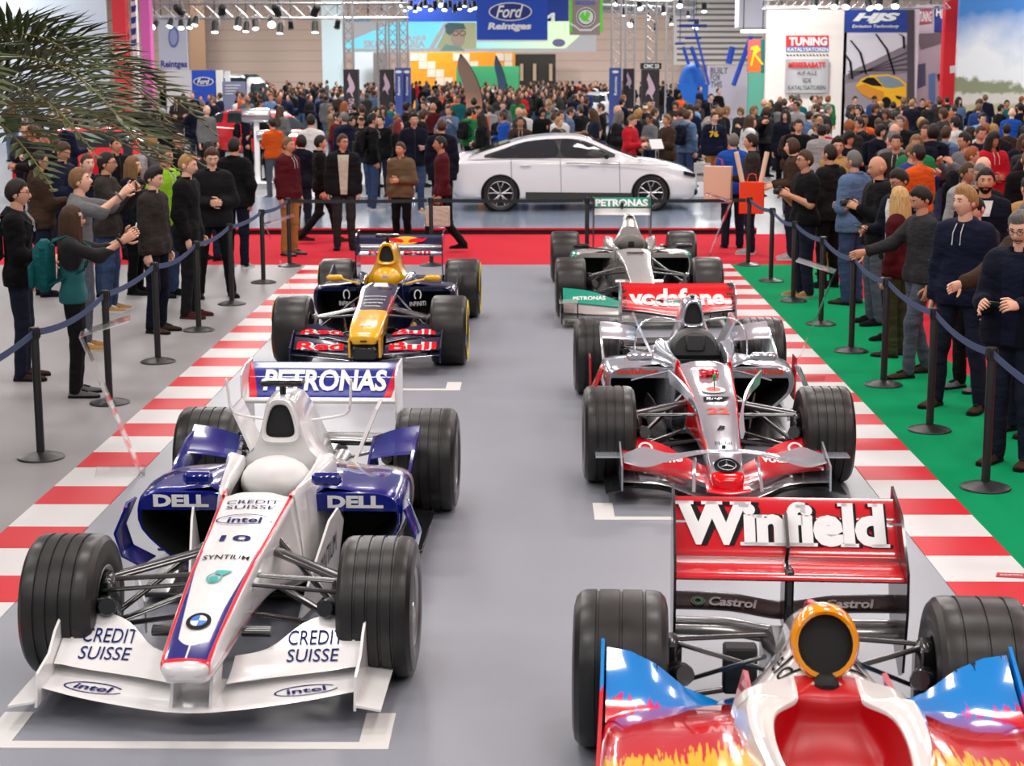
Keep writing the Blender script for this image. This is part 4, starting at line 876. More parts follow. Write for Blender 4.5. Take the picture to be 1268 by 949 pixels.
    arms(car, [((.12, WB-.25, .42), (.55, WB, .46), .035, .02), ((.12, WB+.2, .42), (.55, WB, .46), .035, .02), ((.12, WB-.5, .24), (.55, WB, .22), .05, .02), ((.12, WB+.2, .2), (.55, WB, .2), .05, .02), ((.16, WB-.3, .5), (.55, WB-.02, .26), .035, .02)])
    arms(car, [((.15, .42, .48), (.56, .02, .45), .06, .03), ((.15, .02, .47), (.56, .0, .45), .05, .022), ((.1, .0, .29), (.56, .0, .22), .055, .022), ((.13, .5, .29), (.56, .03, .22), .055, .022)])
    for s_ in (-1, 1): upright(car, .56, 0, s_); upright(car, .53, WB, s_)
    # rear wing: main plane, two flaps, dark lower beam
    el = MB(); H_ = .495
    def rwx(name, y, z, c, p, t, m, to=None):
        f_ = foil([(-H_, y, z, c, p, t), (0, y, z, c, p, t), (H_, y, z, c, p, t)], camber=.06 if to is None else 0.); f_.build(name, m, car)
        if to is not None: to.join(f_)
    rw = mat('red_wing_gloss', srgb(206, 10, 28), .2, coat=.7)
    rwx('rear_wing_main_plane', 3.42, .615, .26, 10, .05, rw); rwx('rear_wing_flap', 3.60, .665, .175, 43, .018, rw, el); rwx('rear_wing_upper_flap', 3.737, .792, .13, 43, .014, rw, el)
    endplates(car, 'rear_wing_endplate', [(3.38, .66), (3.62, .86), (3.92, .92), (3.95, .6), (3.8, .3), (3.5, .16), (3.42, .2), (3.36, .5)], H_+.007, .012, M_carbon)
    lb = MB()
    for y, z, c, p, t in ((3.46, .33, .16, 10, .05), (3.60, .395, .12, 26, .03)):
        f_ = foil([(-H_, y, z+.02, c, p, t), (-.25, y, z+.015, c, p, t), (0, y, z-.02, c, p, t), (.25, y, z+.015, c, p, t), (H_, y, z+.02, c, p, t)], 4); f_.build('lower_beam_wing', M_carbon, car); lb.join(f_)
    MB().box((0, 3.55, .5), (.04, .22, .3), bev=.01).build('rear_wing_pillar', M_carbon, car)
    MB().box((0, 3.66, .745), (.015, .2, .09), rot=rotm('X', 36)).build('flap_bracket', M_carbon, car)
    db, dw = MB(), MB(); ebv = el.bvh()
    for dd, dx, of, bo in ((db, .008, .007, .085), (dw, -.002, .011, .05)): proj(*slab_serif('Winfield', .93, .235, bo, .02 if dd is db else .0), (-.02+dx, 3.722, .779), (1, 0, 0), (0, .731, .682), None, of+.004, dd)
    for k, (o_, w_) in enumerate((((-.16, 2.42, .72), .40),)):
        word('Winfield', (-.15, 2.35, .66), .44, .10, (.0, -1, .12), (.62, .1, .75), eb, db); word('Winfield', (.15, 2.35, .66), .44, .10, (0, 1, -.12), (-.62, .1, .75), eb, db)
    decal(car, db, M_ltblk); decal(car, dw, M_ltwhite)
    dg, dn = MB(), MB()
    for s_ in (-1, 1):
        word('Castrol', (s_*.26+.03, 3.65, .43), .22, .06, (1, 0, 0), (0, .75, .66), lb.bvh(), dg, bold=.03, shear=.25, off=.006)
        V2, F2 = ring2(.032, .03, .006, n=16); proj(V2, F2, (s_*.26-.13, 3.65, .43), (1, 0, 0), (0, .75, .66), lb.bvh(), .006, dn)
        V2, F2 = ring2(.022, .022, .008, n=16); proj(V2, F2, (s_*.26-.13, 3.65, .43), (1, 0, 0), (0, .75, .66), lb.bvh(), .006, dn)
    decal(car, dg, mat('lettering_silver', (.55, .55, .55), .35)); decal(car, dn, mat('emblem_green', srgb(40, 150, 90), .4), 'round_emblem')
    return car
car_red()
# ------------------------------------------------------------------ rope posts, webbing, acrylic stands
M_post = mat('black_powder_coat', (.012, .012, .013), .38)
M_belt = mat('navy_webbing', srgb(44, 66, 104), .7); M_beltk = mat('black_webbing', (.012, .013, .016), .7)
def post_meshes():
    b = MB().lathe([(.001, 0), (.165, 0), (.17, .006), (.165, .014), (.12, .03), (.05, .045), (.034, .05), (.001, .05)], 32).mesh('base', M_post)
    p = MB().lathe([(.001, .045), (.030, .045), (.030, .93), (.026, .94), (.001, .94)], 20).mesh('pole', M_post)
    h = MB().lathe([(.001, .88), (.034, .88), (.036, .89), (.036, .96), (.033, .968), (.001, .97)], 20)
    for a in range(4): h.box((.037*math.cos(a*PI/2), .037*math.sin(a*PI/2), .925), (.012, .012, .06) if a % 2 else (.012, .012, .06))
    return b, p, h.mesh('belt_head', M_post)
PB, PP, PH = post_meshes()
LEFT = [(-3.62, 10.1), (-3.62, 12.15), (-3.62, 14.20), (-3.65, 16.23), (-3.64, 18.21), (-3.64, 20.25), (-3.58, 22.28), (-3.50, 24.15)]
FAR = [(-1.49, 24.23), (.72, 24.22), (3.01, 24.24)]
RIGHT = [(3.09, 22.44), (3.10, 20.52), (3.13, 18.66), (3.14, 16.87), (3.10, 15.05), (3.08, 13.14), (3.04, 11.29), (3.02, 9.4)]
def rope_post(p, label, group):
    t = thing('rope_post', label, 'stanchion', (p[0], p[1], .0), rnd.uniform(0, 1), group)
    link('base', PB, t); link('pole', PP, t); link('belt_head', PH, t)
ordn = ['first', 'second', 'third', 'fourth', 'fifth', 'sixth', 'seventh', 'eighth', 'ninth']
for i, p in enumerate(reversed(LEFT)):
    rope_post(p, 'black rope post at the corner of red carpet and grey visitor floor' if i == 0 else 'black rope post on the grey visitor floor, %s from the red carpet' % ordn[i-1], 'rope posts on the grey floor')
for i, p in enumerate(FAR): rope_post(p, ['black rope post behind the navy and yellow race car', 'black rope post behind the silver race car', 'black rope post at the corner of red and green carpets'][i], 'rope posts before the saloon')
for i, p in enumerate(RIGHT): rope_post(p, 'black rope post on the green carpet, %s from the red carpet' % ordn[i], 'rope posts on the green carpet')
def belt(a, b, sag, m, label):
    a, b = A((*a, .925)), A((*b, .925)); d = (b-a)/np.linalg.norm(b-a); a2, b2 = a+d*.052, b-d*.052
    P = []
    for t in np.linspace(0, 1, 11):
        c = a2+(b2-a2)*t-A((0, 0, sag*4*t*(1-t))); P.append([c+A((0, 0, -.025)), c+A((0, 0, .025))])
    return tag(MB().slab(P, .003).build('belt', m), label, 'belt', 'barrier belts')
chain = LEFT+FAR+RIGHT
for i, (a, b) in enumerate(zip(chain, chain[1:])):
    far = len(LEFT)-1 <= i < len(LEFT)+len(FAR)-1
    if far: lb = ['black belt between the corner post and the post behind the navy race car', 'black belt stretched behind the navy and silver race cars', 'black belt from the post behind the silver car to the green carpet corner'][i-len(LEFT)+1]
    elif i < len(LEFT): lb = 'navy barrier belt over the grey visitor floor, %s span from the red carpet' % ordn[len(LEFT)-2-i]
    else: lb = 'navy barrier belt along the green carpet, %s span from the red carpet' % ordn[i-len(LEFT)-len(FAR)+1]
    belt(a, b, .012 if far else rnd.uniform(.03, .06), M_beltk if far else M_belt, lb)

M_acr = mat('clear_acrylic', (.97, .99, 1.), .03, trans=1., alpha=.5); M_acr.node_tree.nodes['Principled BSDF'].inputs['IOR'].default_value = 1.1
def acrylic(x, y, rz, label, h=.98):
    t = thing('acrylic_stand', label, 'sign stand', (x, y, .004), rz, 'clear acrylic sign stands')
    MB().box((0, .05, .006), (.30, .34, .012), bev=.003).build('foot_plate', M_acr, t)
    MB().slab([[(-.13+.26*k, .18-.36*s_, .012+h*s_) for k in (0, 1)] for s_ in (0, .5, 1)], .012).build('leaning_panel', M_acr, t)
    MB().slab([[(-.15+.30*k, -.18+.34*s_, .012+h+.10*s_) for k in (0, 1)] for s_ in (0, 1)], .010).build('sign_holder', M_acr, t)
acrylic(-2.98, 11.7, math.radians(-78), 'clear acrylic sign stand on the kerb beside the white and navy car')
acrylic(-2.98, 19.9, math.radians(-78), 'clear acrylic sign stand on the kerb beside the navy and yellow car')
acrylic(2.50, 15.3, math.radians(76), 'clear acrylic sign stand on the kerb beside the chrome car')
acrylic(2.45, 23.2, math.radians(76), 'clear acrylic sign stand on the kerb beside the silver and teal car')

# ------------------------------------------------------------------ palm
def palm():
    t = thing('palm', 'potted date palm with long arching green fronds', 'palm', (-4.27, 12.0, 0))
    X = MatX('palm_leaf', rough=.38, spec=.6); X.base(srgb(92, 104, 58)); X.over(X.noise(14.)._m('MULTIPLY', .9), srgb(48, 64, 36)); ml = X.done()
    mr_ = mat('palm_stalk', srgb(128, 120, 66), .5); mt = MatX('palm_bark', rough=.9); mt.base(srgb(88, 66, 46)); mt.over((mt.z*34.).sin().gt(0., .4), srgb(50, 38, 28)); mb_ = mt.done()
    MB().lathe([(.001, .0), (.22, .0), (.24, .03), (.28, .55), (.30, .58), (.27, .6), (.25, .55), (.001, .53)], 28).build('pot', mat('dark_pot', (.03, .03, .035), .5), t)
    tr = [(0, 0, .5), (.02, .0, 1.1), (0, .03, 1.8), (-.03, .02, 2.45)]
    MB().tube(cr(tr, 6), list(np.linspace(.17, .13, 19)), 14).build('trunk', mb_, t)
    c = A((-.03, .02, 2.45)); r = random.Random(5)
    fr = [(3, 2.0, .70, .8), (-14, 1.9, .35, .8), (-30, 2.0, .80, .95), (24, 1.9, .55, .95), (-46, 1.8, .3, .9), (10, 1.7, 1.05, .8), (-62, 1.8, .6, .9), (45, 1.7, .8, .9), (70, 1.5, .4, .8), (110, 1.5, .7, .9), (150, 1.5, .4, .9), (190, 1.5, .8, .8), (225, 1.55, .5, .9), (262, 1.6, .75, .95), (-80, 1.7, .3, .9), (-22, 1.5, 1.2, .7), (60, 1.5, 1.2, .7), (-38, 1.9, .55, .8), (16, 1.9, .30, .8), (-6, 1.75, .95, .9), (35, 1.8, .15, .8), (-55, 1.7, .95, .8)]
    rest = MB(); nleaf = 0
    for az, L_, up, dr in sorted(fr, key=lambda q: abs(q[0]+8) if q[0] < 100 else 999):
        L_ *= 1.16
        az = math.radians(az); h = A((math.cos(az), math.sin(az), 0)); side = A((-math.sin(az), math.cos(az), 0)); P = []
        for s_ in np.linspace(0, 1, 16):
            P.append(c+h*(L_*(s_-.12*s_*s_))+A((0, 0, L_*(up*s_-(up*.72+dr*.30)*s_*s_))))
        P = A(P); rb = MB().tube(P, list(np.linspace(.016, .004, 16)), 6, m=0); fo = rb.build('frond_stalk', mr_, t)
        T = np.gradient(P, axis=0); T /= np.linalg.norm(T, axis=1, keepdims=True)
        for k in np.linspace(1.4, 14.9, 27):
            i = int(k); f = k-i; j = min(i+1, 15); p = P[i]*(1-f)+P[j]*f; tg = T[i]; u = k/15
            ln = .60*math.sin(PI*min(1, .12+u*.93))**.6*(1-.35*u)+.05; up_ = np.cross(side, tg); up_ /= np.linalg.norm(up_)
            if up_[2] < 0: up_ = -up_
            for s_ in (-1, 1):
                d = side*s_*(.85-.35*u)+tg*(.35+.45*u)+up_*(.34+r.uniform(-.08, .1)); d /= np.linalg.norm(d); w = np.cross(d, up_); w /= np.linalg.norm(w)
                q0, q1, q2 = p, p+d*ln*.5+A((0, 0, -.015)), p+d*ln+A((0, 0, -.06*ln*2))
                wd = .023; nrm = up_*.004
                lf = MB() if nleaf < 300 else rest; o = len(lf.v); lf.v.extend([tuple(x) for x in (q0-w*.004, q0+w*.004, q1-w*wd+nrm*2, q1-nrm, q1+w*wd+nrm*2, q2)])
                lf.f += [(o, o+1, o+3), (o, o+3, o+2), (o+1, o+4, o+3), (o+2, o+3, o+5), (o+3, o+4, o+5)]; lf.m += [0]*5; nleaf += 1
                if lf is not rest: lf.build('leaflet', ml, fo, ang=0)
    ob = rest.build('leaflets', ml, t, ang=0); ob['kind'] = 'stuff'
    return t
palm()

# ------------------------------------------------------------------ road cars
def saloon():
    """white four-door saloon, side on; local x along the car (nose at +x), y across (near side at -y)"""
    t = thing('saloon_car', 'white four-door saloon with black alloy wheels on the grey podium', 'car', (.72, 33.0, .10), math.radians(2.0))
    wp = mat('saloon_white_paint', (.82, .83, .85), .16, coat=.9); gl = mat('dark_car_glass', (.02, .03, .035), .05, spec=.8); ck = mat('black_trim', (.01, .01, .011), .35)
    # outline stations along x: (x, sill z, shoulder z, half width at sill, half width at shoulder, centre top z)
    S = [(-2.31, .42, .78, .55, .62, .86), (-2.28, .30, .86, .70, .76, .98), (-2.1, .24, .93, .84, .86, 1.06), (-1.7, .22, .95, .89, .89, 1.07), (-1.0, .21, .95, .905, .90, 1.05), (0, .20, .93, .905, .905, 1.02), (.8, .20, .91, .905, .90, 1.0),
         (1.2, .20, .88, .90, .885, .97), (1.7, .21, .82, .88, .85, .90), (2.05, .22, .74, .82, .78, .81), (2.24, .26, .66, .70, .66, .70), (2.31, .34, .56, .55, .54, .58)]
    R = []
    for x, z0, z1, w0, w1, zc in S:
        h = [(w0*.6, z0-.03), (w0*.94, z0), (w0*1.0, z0+.12), (w0*1.01, z0+(z1-z0)*.55), (w1*.995, z1-.09), (w1*.985, z1-.02), (w1*.90, z1+.02), (w1*.6, zc-.012), (0, zc)]
        R.append([(x, -y, z) for y, z in h]+[(x, y, z) for y, z in h[-2::-1]]+[(x, 0, z0-.03)])
    C_ = cr([A(r).reshape(-1) for r in R], 4).reshape(-1, len(R[0]), 3); body = MB().rings([cr(q, 2, True) for q in C_])
    body.build('body', wp, t)
    # greenhouse
    G_ = [(-2.0, 1.02, .60, 1.03), (-1.55, 1.03, .66, 1.17), (-1.0, 1.03, .66, 1.335), (-.45, 1.02, .66, 1.40), (0, 1.0, .65, 1.395), (.3, .98, .64, 1.33), (.75, .965, .64, 1.13), (1.2, .93, .62, .955)]
    R = []
    for x, zb, w, zt in G_:
        k = min(1, (zt-zb)/.36); wb = .86-.02*k; wt = wb-.24*k
        R.append([(x, -wb, zb-.06), (x, -(wb+(wt-wb)*.5), zb+(zt-zb)*.5), (x, -wt-.01, zt-.05*k), (x, -wt*.8, zt-.008), (x, 0, zt+.012*k), (x, wt*.8, zt-.008), (x, wt+.01, zt-.05*k), (x, (wb+(wt-wb)*.5), zb+(zt-zb)*.5), (x, wb, zb-.06)])
    C_ = cr([A(r).reshape(-1) for r in R], 4).reshape(-1, 9, 3); gh = MB().rings([cr(q, 3) for q in C_], closed=False)
    gh.build('roof', wp, t); gb = gh.bvh()
    def pane(poly, name, m, off, sgn=-1):
        P = cr(poly, 3, True); c = P.mean(0); V2 = [tuple(c)]+[tuple(p) for p in P]+[tuple(c+(p-c)*.5) for p in P]; n = len(P)
        F2 = [(1+i, 1+(i+1) % n, 1+n+(i+1) % n, 1+n+i) for i in range(n)]+[(0, 1+n+i, 1+n+(i+1) % n) for i in range(n)]
        mb = MB(); P3 = []
        for x, z in V2:
            h = gb.ray_cast(Vector((x, sgn*2., z)), Vector((0, -sgn, 0)), 3.); P3.append(A(h[0])+A((0, sgn*off, 0)) if h[0] else A((x, sgn*.8, z)))
        mb.add(P3, F2 if sgn < 0 else [f[::-1] for f in F2]); return mb.build(name, m, t)
    for sg in (-1, 1):
        pane([(-1.72, 1.0), (-1.35, 1.16), (-.95, 1.285), (-.4, 1.335), (.05, 1.32), (.4, 1.20), (.72, 1.0), (-.5, .985)], 'window_surround', ck, .008, sg)
        pane([(-1.60, 1.015), (-1.42, 1.11), (-1.2, 1.185), (-1.16, 1.02)], 'quarter_window', gl, .014, sg)
        pane([(-1.12, 1.02), (-1.12, 1.21), (-.8, 1.295), (-.42, 1.315), (-.38, 1.01)], 'rear_door_window', gl, .014, sg)
        pane([(-.22, 1.01), (-.25, 1.32), (.02, 1.305), (.32, 1.20), (.58, 1.02)], 'front_door_window', gl, .014, sg)
    for x, nm in ((-.30, 'door_seam'), (.80, 'door_seam'), (-1.22, 'door_seam')):
        MB().tube([(x, -.903-.008, .98), (x+.01, -.917, .6), (x+.02, -.915, .3)], .005, 5).build(nm, mat('seam_grey', (.25, .25, .26), .5), t)
    for x in (-.95, .12): MB().box((x, -.925, .86), (.2, .02, .035), bev=.008).build('door_handle', wp, t)
    MB().box((.55, -.98, 1.03), (.1, .18, .11), bev=.03).build('door_mirror', ck, t)
    sk = MB().slab([[(x, -.918-.02*k, .35-.13*k-.012*x) for k in (0, 1)] for x in np.linspace(-.95, 1.05, 8)], .02); sk.build('side_skirt', ck, t)
    MB().tube([(x, -.93, .90-.03*max(0, x)) for x in np.linspace(-.2, 1.9, 8)], .008, 6, flat=.6).build('side_stripe', ck, t)
    MB().slab([[(2.02+.22*k, -.70+.02*k*0-(.12*(1-k)), .67+.02*j-.06*k+.05*j) for j in (0, 1)] for k in (0, .5, 1)], .03).build('headlamp', gl, t)
    MB().box((2.2, -.50, .34), (.2, .4, .14), bev=.04).build('bumper_intake', ck, t)
    P = [[(1.18-.84*k, y, .965+.365*k+.01) for y in np.linspace(-.62+.06*k, .62-.06*k, 7)] for k in (0, .25, .5, .75, 1)]
    MB().slab(P, .008).build('windscreen', gl, t)
    P = [[(-1.95+.72*k, y, 1.045+.235*k+.006) for y in np.linspace(-.58+.04*k, .58-.04*k, 7)] for k in (0, .5, 1)]
    MB().slab(P, .008).build('rear_window', gl, t)
    tm = MB().lathe([(.225, -.10), (.25, -.118), (.31, -.118), (.328, -.09), (.33, 0), (.328, .09), (.31, .118), (.25, .118), (.225, .10)], 40, axis='y', cap=(False, False)).mesh('tyre', M_tyre)
    al = mat('alloy_silver', (.55, .55, .56), .25, .9)
    rm = MB(); rm.lathe([(.225, -.10), (.24, -.122), (.232, -.124), (.215, -.10), (.21, .1), (.22, .1)], 40, axis='y', cap=(False, False), m=0); rm.lathe([(.001, -.02), (.2, -.02), (.21, .1), (.001, .1)], 32, axis='y', m=1); rm.lathe([(.001, -.105), (.035, -.1), (.04, -.08), (.001, -.08)], 16, axis='y', m=0)
    for k in range(5):
        for dd in (-.16, .16):
            a = 2*PI*k/5; b_ = a+dd*1.6; rm.tube([(.03*math.sin(a+dd*.5), -.095, .03*math.cos(a+dd*.5)), (.12*math.sin(a+dd), -.10, .12*math.cos(a+dd)), (.218*math.sin(b_), -.108, .218*math.cos(b_))], [.016, .012, .014], 6, m=0)
    rm = rm.mesh('rim', [al, M_matblk])
    for x, nm in ((-1.42, 0), (1.39, 0)):
        ar = MB().lathe([(.36, 0), (.365, -.02), (.35, -.024), (.335, -.01)], 36, axis='y', o=(x, -.905, .33)); ar.build('wheel_arch', ck, t)
        MB().lathe([(.001, -.915), (.345, -.915), (.345, -.5), (.001, -.5)], 36, axis='y', o=(x, 0, .33)).build('wheel_well', M_matblk, t)
        for sg in (-1, 1):
            w = link('tyre', tm, t, (x, sg*.835, .33)); w.rotation_euler = (0, 0, 0 if sg < 0 else PI); link('rim', rm, w)
    return t
saloon()
# podium under the saloon with dark step and red band
Mp = floor_mat('podium_gloss', srgb(120, 132, 150), rough=.2)
pd = thing('podium', 'low grey glossy podium under the white saloon', 'podium', (0, 0, 0)); pd['kind'] = 'structure'
MB().box((-1.6, 32.2, .05), (10.6, 6.8, .10)).build('deck', Mp, pd, ang=0); MB().box((-1.6, 28.785, .04), (10.6, .03, .06)).build('step_edge', M_matblk, pd, ang=0); MB().box((-1.6, 28.77, .085), (10.6, .06, .03)).build('step_nosing', M_redc, pd, ang=0)

def hatch(name, label, loc, rz, col, L_=4.1, top=1.5, group=None):
    """compact hatchback / crossover body, nose at +x"""
    t = thing(name, label, 'car', loc, rz, group); pt = mat('paint_'+label.split()[0]+str(round(loc[1])), col, .2, coat=.8); gl = mat('dark_car_glass'); ck = mat('black_trim'); h = L_/2
    S = [(-h, .45, .85, .6, .95), (-h+.1, .3, .95, .8, 1.02), (-h*.6, .25, .98, .88, 1.0), (0, .24, .96, .89, .98), (h*.5, .24, .9, .88, .96), (h*.8, .26, .8, .82, .86), (h-.06, .3, .66, .7, .72), (h, .4, .56, .55, .6)]
    R = []
    for x, z0, z1, w, zc in S:
        hh = [(w*.7, z0), (w, z0+.1), (w*1.01, (z0+z1)/2), (w*.97, z1), (w*.6, zc), (0, zc+.01)]; R.append([(x, -y, z) for y, z in hh]+[(x, y, z) for y, z in hh[-2::-1]]+[(x, 0, z0)])
    C_ = cr([A(r).reshape(-1) for r in R], 3).reshape(-1, len(R[0]), 3); MB().rings([cr(q, 2, True) for q in C_]).build('body', pt, t)
    R = []; R2 = []
    for x, zt, k in ((-h+.15, 1.0, 0.), (-h*.82, top-.15, .8), (-h*.5, top, 1.), (0, top+.01, 1.), (h*.22, top-.1, .85), (h*.52, .97, 0.)):
        wb = .84; wt = wb-.2*k; zb = .94
        R.append([(x, -wb, zb), (x, -(wb+wt)/2, (zb+zt)/2), (x, -wt, zt-.05*k), (x, 0, zt), (x, wt, zt-.05*k), (x, (wb+wt)/2, (zb+zt)/2), (x, wb, zb)])
    C_ = cr([A(r).reshape(-1) for r in R], 4).reshape(-1, 7, 3); rr_ = [cr(q, 3) for q in C_]; n = len(rr_[0])
    gm = MB().rings(rr_, closed=False, mf=lambda i, j: 1 if (1.4 < j < 5.2 or n-6.2 < j < n-2.4 or i < 5 or i > 13) and (i % 8) != 0 else 0); gm.build('roof', [pt, gl], t)
    for x in (-h*.62, h*.64):
        for sg in (-1, 1):
            w = MB().lathe([(.001, -.1), (.2, -.1), (.21, -.12), (.30, -.12), (.32, -.1), (.32, .1), (.001, .1)], 24, axis='y', mf=lambda i, j: 1 if i < 2 else 0); w.build('wheel', [M_tyre, mat('alloy_silver')], t, (x, sg*.82, .32))
    for sg in (-1, 1): MB().box((h-.2, sg*.6, .68), (.2, .25, .1), bev=.03).build('headlamp', mat('lamp_glass', (.7, .72, .75), .1), t); MB().box((h*.3, sg*.98, 1.0), (.1, .16, .1), bev=.03).build('door_mirror', pt, t)
    return t
hatch('hatchback_car', 'bright red hatchback parked in the crowd behind the palm', (-8.9, 36.4, 0), math.radians(6), srgb(226, 24, 44))
hatch('hatchback_car', 'red hatchback nose with blue front standing in the crowd', (-8.0, 50.5, 0), math.radians(-50), srgb(214, 20, 40))
hatch('white_van', 'white van with dark windscreen standing behind the far crowd', (-13.5, 80, 0), math.radians(-20), (.8, .8, .82), 5.2, 2.3)
hatch('hatchback_car', 'dark red car in the far crowd before the orange wall', (-3.6, 74, 0), math.radians(-70), srgb(120, 22, 26))
hatch('hatchback_car', 'pale silver car in the far crowd before the green board', (3.0, 80, 0), math.radians(60), (.6, .62, .64))
# ------------------------------------------------------------------ people
# bodies are iso-surfaces of smoothly blended limb volumes (surface nets), so every body is one continuous skin
def surf_net(F, org, h):
    inside = F < 0; nx, ny, nz = F.shape
    c = np.zeros((nx-1, ny-1, nz-1), int)
    for dx in (0, 1):
        for dy in (0, 1):
            for dz in (0, 1): c += inside[dx:nx-1+dx, dy:ny-1+dy, dz:nz-1+dz]
    act = (c > 0) & (c < 8); ids = -np.ones(act.shape, int); I = np.argwhere(act); ids[act] = np.arange(len(I))
    acc = np.zeros((len(I), 3)); cnt = np.zeros(len(I))
    cor = [(a, b, d) for a in (0, 1) for b in (0, 1) for d in (0, 1)]
    for p in cor:
        for ax in range(3):
            if p[ax]: continue
            q = list(p); q[ax] = 1
            f0 = F[I[:, 0]+p[0], I[:, 1]+p[1], I[:, 2]+p[2]]; f1 = F[I[:, 0]+q[0], I[:, 1]+q[1], I[:, 2]+q[2]]
            s = (f0 < 0) != (f1 < 0); t = np.where(s, f0/np.where(s, f0-f1, 1), 0)
            P = np.tile(A(p), (len(I), 1)); P[:, ax] += t
            acc += P*s[:, None]; cnt += s
    V_ = (I+acc/np.maximum(cnt, 1)[:, None])*h+org; Q = []
    for ax in range(3):
        a, b = [(1, 2), (2, 0), (0, 1)][ax]
        sl0 = [slice(None)]*3; sl1 = [slice(None)]*3; sl0[ax] = slice(0, -1); sl1[ax] = slice(1, None)
        for k in (a, b): sl0[k] = slice(1, -1); sl1[k] = slice(1, -1)
        s0, s1 = inside[tuple(sl0)], inside[tuple(sl1)]; E_ = np.argwhere(s0 != s1); fl = s0[tuple(E_.T)]
        E_[:, a] += 1; E_[:, b] += 1
        def nb(da, db):
            e = E_.copy(); e[:, a] -= da; e[:, b] -= db; return ids[tuple(e.T)]
        q = np.stack([nb(1, 1), nb(0, 1), nb(0, 0), nb(1, 0)], 1); q[~fl] = q[~fl][:, ::-1]; Q.append(q)
    Q = np.concatenate(Q); return V_, Q[(Q >= 0).all(1)]
class Field:
    """union of tapered capsules; each optionally squashed along a local axis"""
    def __init__(s): s.p = []
    def cap(s, a, b, ra, rb, sq=None): s.p.append((A(a), A(b), ra, rb, sq)); return s
    def mesh(s, h=.016, k=.03, cut=None, folds=0., seed=0, pad=.04):
        lo = np.min([np.minimum(a-max(ra, rb), b-max(ra, rb)) for a, b, ra, rb, _ in s.p], 0)-pad; hi = np.max([np.maximum(a+max(ra, rb), b+max(ra, rb)) for a, b, ra, rb, _ in s.p], 0)+pad
        n = np.ceil((hi-lo)/h).astype(int)+1; ax = [lo[i]+np.arange(n[i])*h for i in range(3)]
        F = np.full(n, 1.)
        for a, b, ra, rb, sq in s.p:
            m = max(ra, rb)+.09; l2 = np.minimum(a, b)-m; h2 = np.maximum(a, b)+m
            i0 = np.maximum(0, ((l2-lo)/h).astype(int)); i1 = np.minimum(n, ((h2-lo)/h).astype(int)+2)
            X, Y, Z = np.meshgrid(*[ax[i][i0[i]:i1[i]] for i in range(3)], indexing='ij'); P = np.stack([X, Y, Z], -1)
            d = P-a; ab = b-a; L2 = ab @ ab
            if sq is not None:           # squash: (unit axis, factor)
                u, f = sq; u = A(u); w = (d @ u)[..., None]*u; d = d+w*(1/f-1); e = ab+(ab @ u)*u*(1/f-1)
            else: e = ab
            t = np.clip((d @ e)/max(e @ e, 1e-9), 0, 1); r = ra+(rb-ra)*t
            D = np.sqrt(((d-t[..., None]*e)**2).sum(-1))-r
            S = F[i0[0]:i1[0], i0[1]:i1[1], i0[2]:i1[2]]
            hh = np.clip(.5+.5*(S-D)/k, 0, 1); S[...] = S*(1-hh)+D*hh-k*hh*(1-hh)
        if folds:
            X, Y, Z = np.meshgrid(*ax, indexing='ij'); r = np.random.RandomState(seed); nz = 0
            for _ in range(5):
                kx, ky, kz = r.normal(0, 22, 3)*A((1, 1, 1.5)); nz = nz+np.sin(kx*X+ky*Y+kz*Z+r.uniform(0, 6))
            F = F+folds*nz*.5
        if cut is not None:
            X, Y, Z = np.meshgrid(*ax, indexing='ij'); F = np.maximum(F, cut(X, Y, Z))
        return surf_net(F, lo, h)
def net_mesh(name, VQ, mats, extra=None, smooth=True):
    V_, Q = VQ; mb_v = [tuple(v) for v in V_]; mb_f = [tuple(q) for q in Q]; mi = [0]*len(Q)
    if extra is not None:
        o = len(mb_v); mb_v += extra.v; mb_f += [tuple(o+i for i in f) for f in extra.f]; mi += extra.m
    me = bpy.data.meshes.new(name); me.from_pydata(mb_v, [], mb_f)
    for m in mats: me.materials.append(m)
    me.polygons.foreach_set('material_index', mi); me.polygons.foreach_set('use_smooth', [True]*len(mb_f)); me.update(); return me

# head: latitude/longitude shell shaped into skull, brow, nose, lips, chin ------------------
def head_shape(nl=22, nm=28, fat=1., off=0.):
    """unit rows: returns (nl, nm, 3) points of a head centred on the skull, face towards -y; height about .235"""
    P = np.zeros((nl, nm, 3))
    for i in range(nl):
        la = -PI/2+.10+(PI-.2)*i/(nl-1)
        for j in range(nm):
            lo = 2*PI*j/nm; c, s = math.cos(lo), math.sin(lo)          # lo=0 -> +x ; -pi/2 -> face
            d = A((c*math.cos(la), s*math.cos(la), math.sin(la)))
            p = d*A((.076*fat, .096, .120)); z = p[2]
            if z < -.02:                                           # jaw narrows, back of the head tucks in
                k = min(1, (-.02-z)/.10); p[0] *= 1-.30*k; p[1] = p[1]*(1-.18*k)-(.012*k)
                if p[1] > 0: p[1] *= 1-.45*k
            f = max(0., -s)*math.cos(la)                              # facing factor
            x = p[0]
            g = lambda cx, cz, sx, sz: math.exp(-((abs(x)-cx)/sx)**2-((z-cz)/sz)**2)
            if s < 0:
                p[1] -= .024*g(0, -.030, .012, .016)*f; p[1] -= .014*g(0, -.008, .009, .022)*f    # nose tip and bridge
                p[1] += .010*g(.030, .010, .014, .012)*f                                         # eye sockets
                p[1] -= .006*g(.028, .030, .03, .010)*f                                          # brow
                p[1] -= .006*g(0, -.066, .02, .008)*f; p[1] -= .008*g(0, -.100, .02, .014)*f     # lips, chin
            P[i, j] = p+d*off
    return P
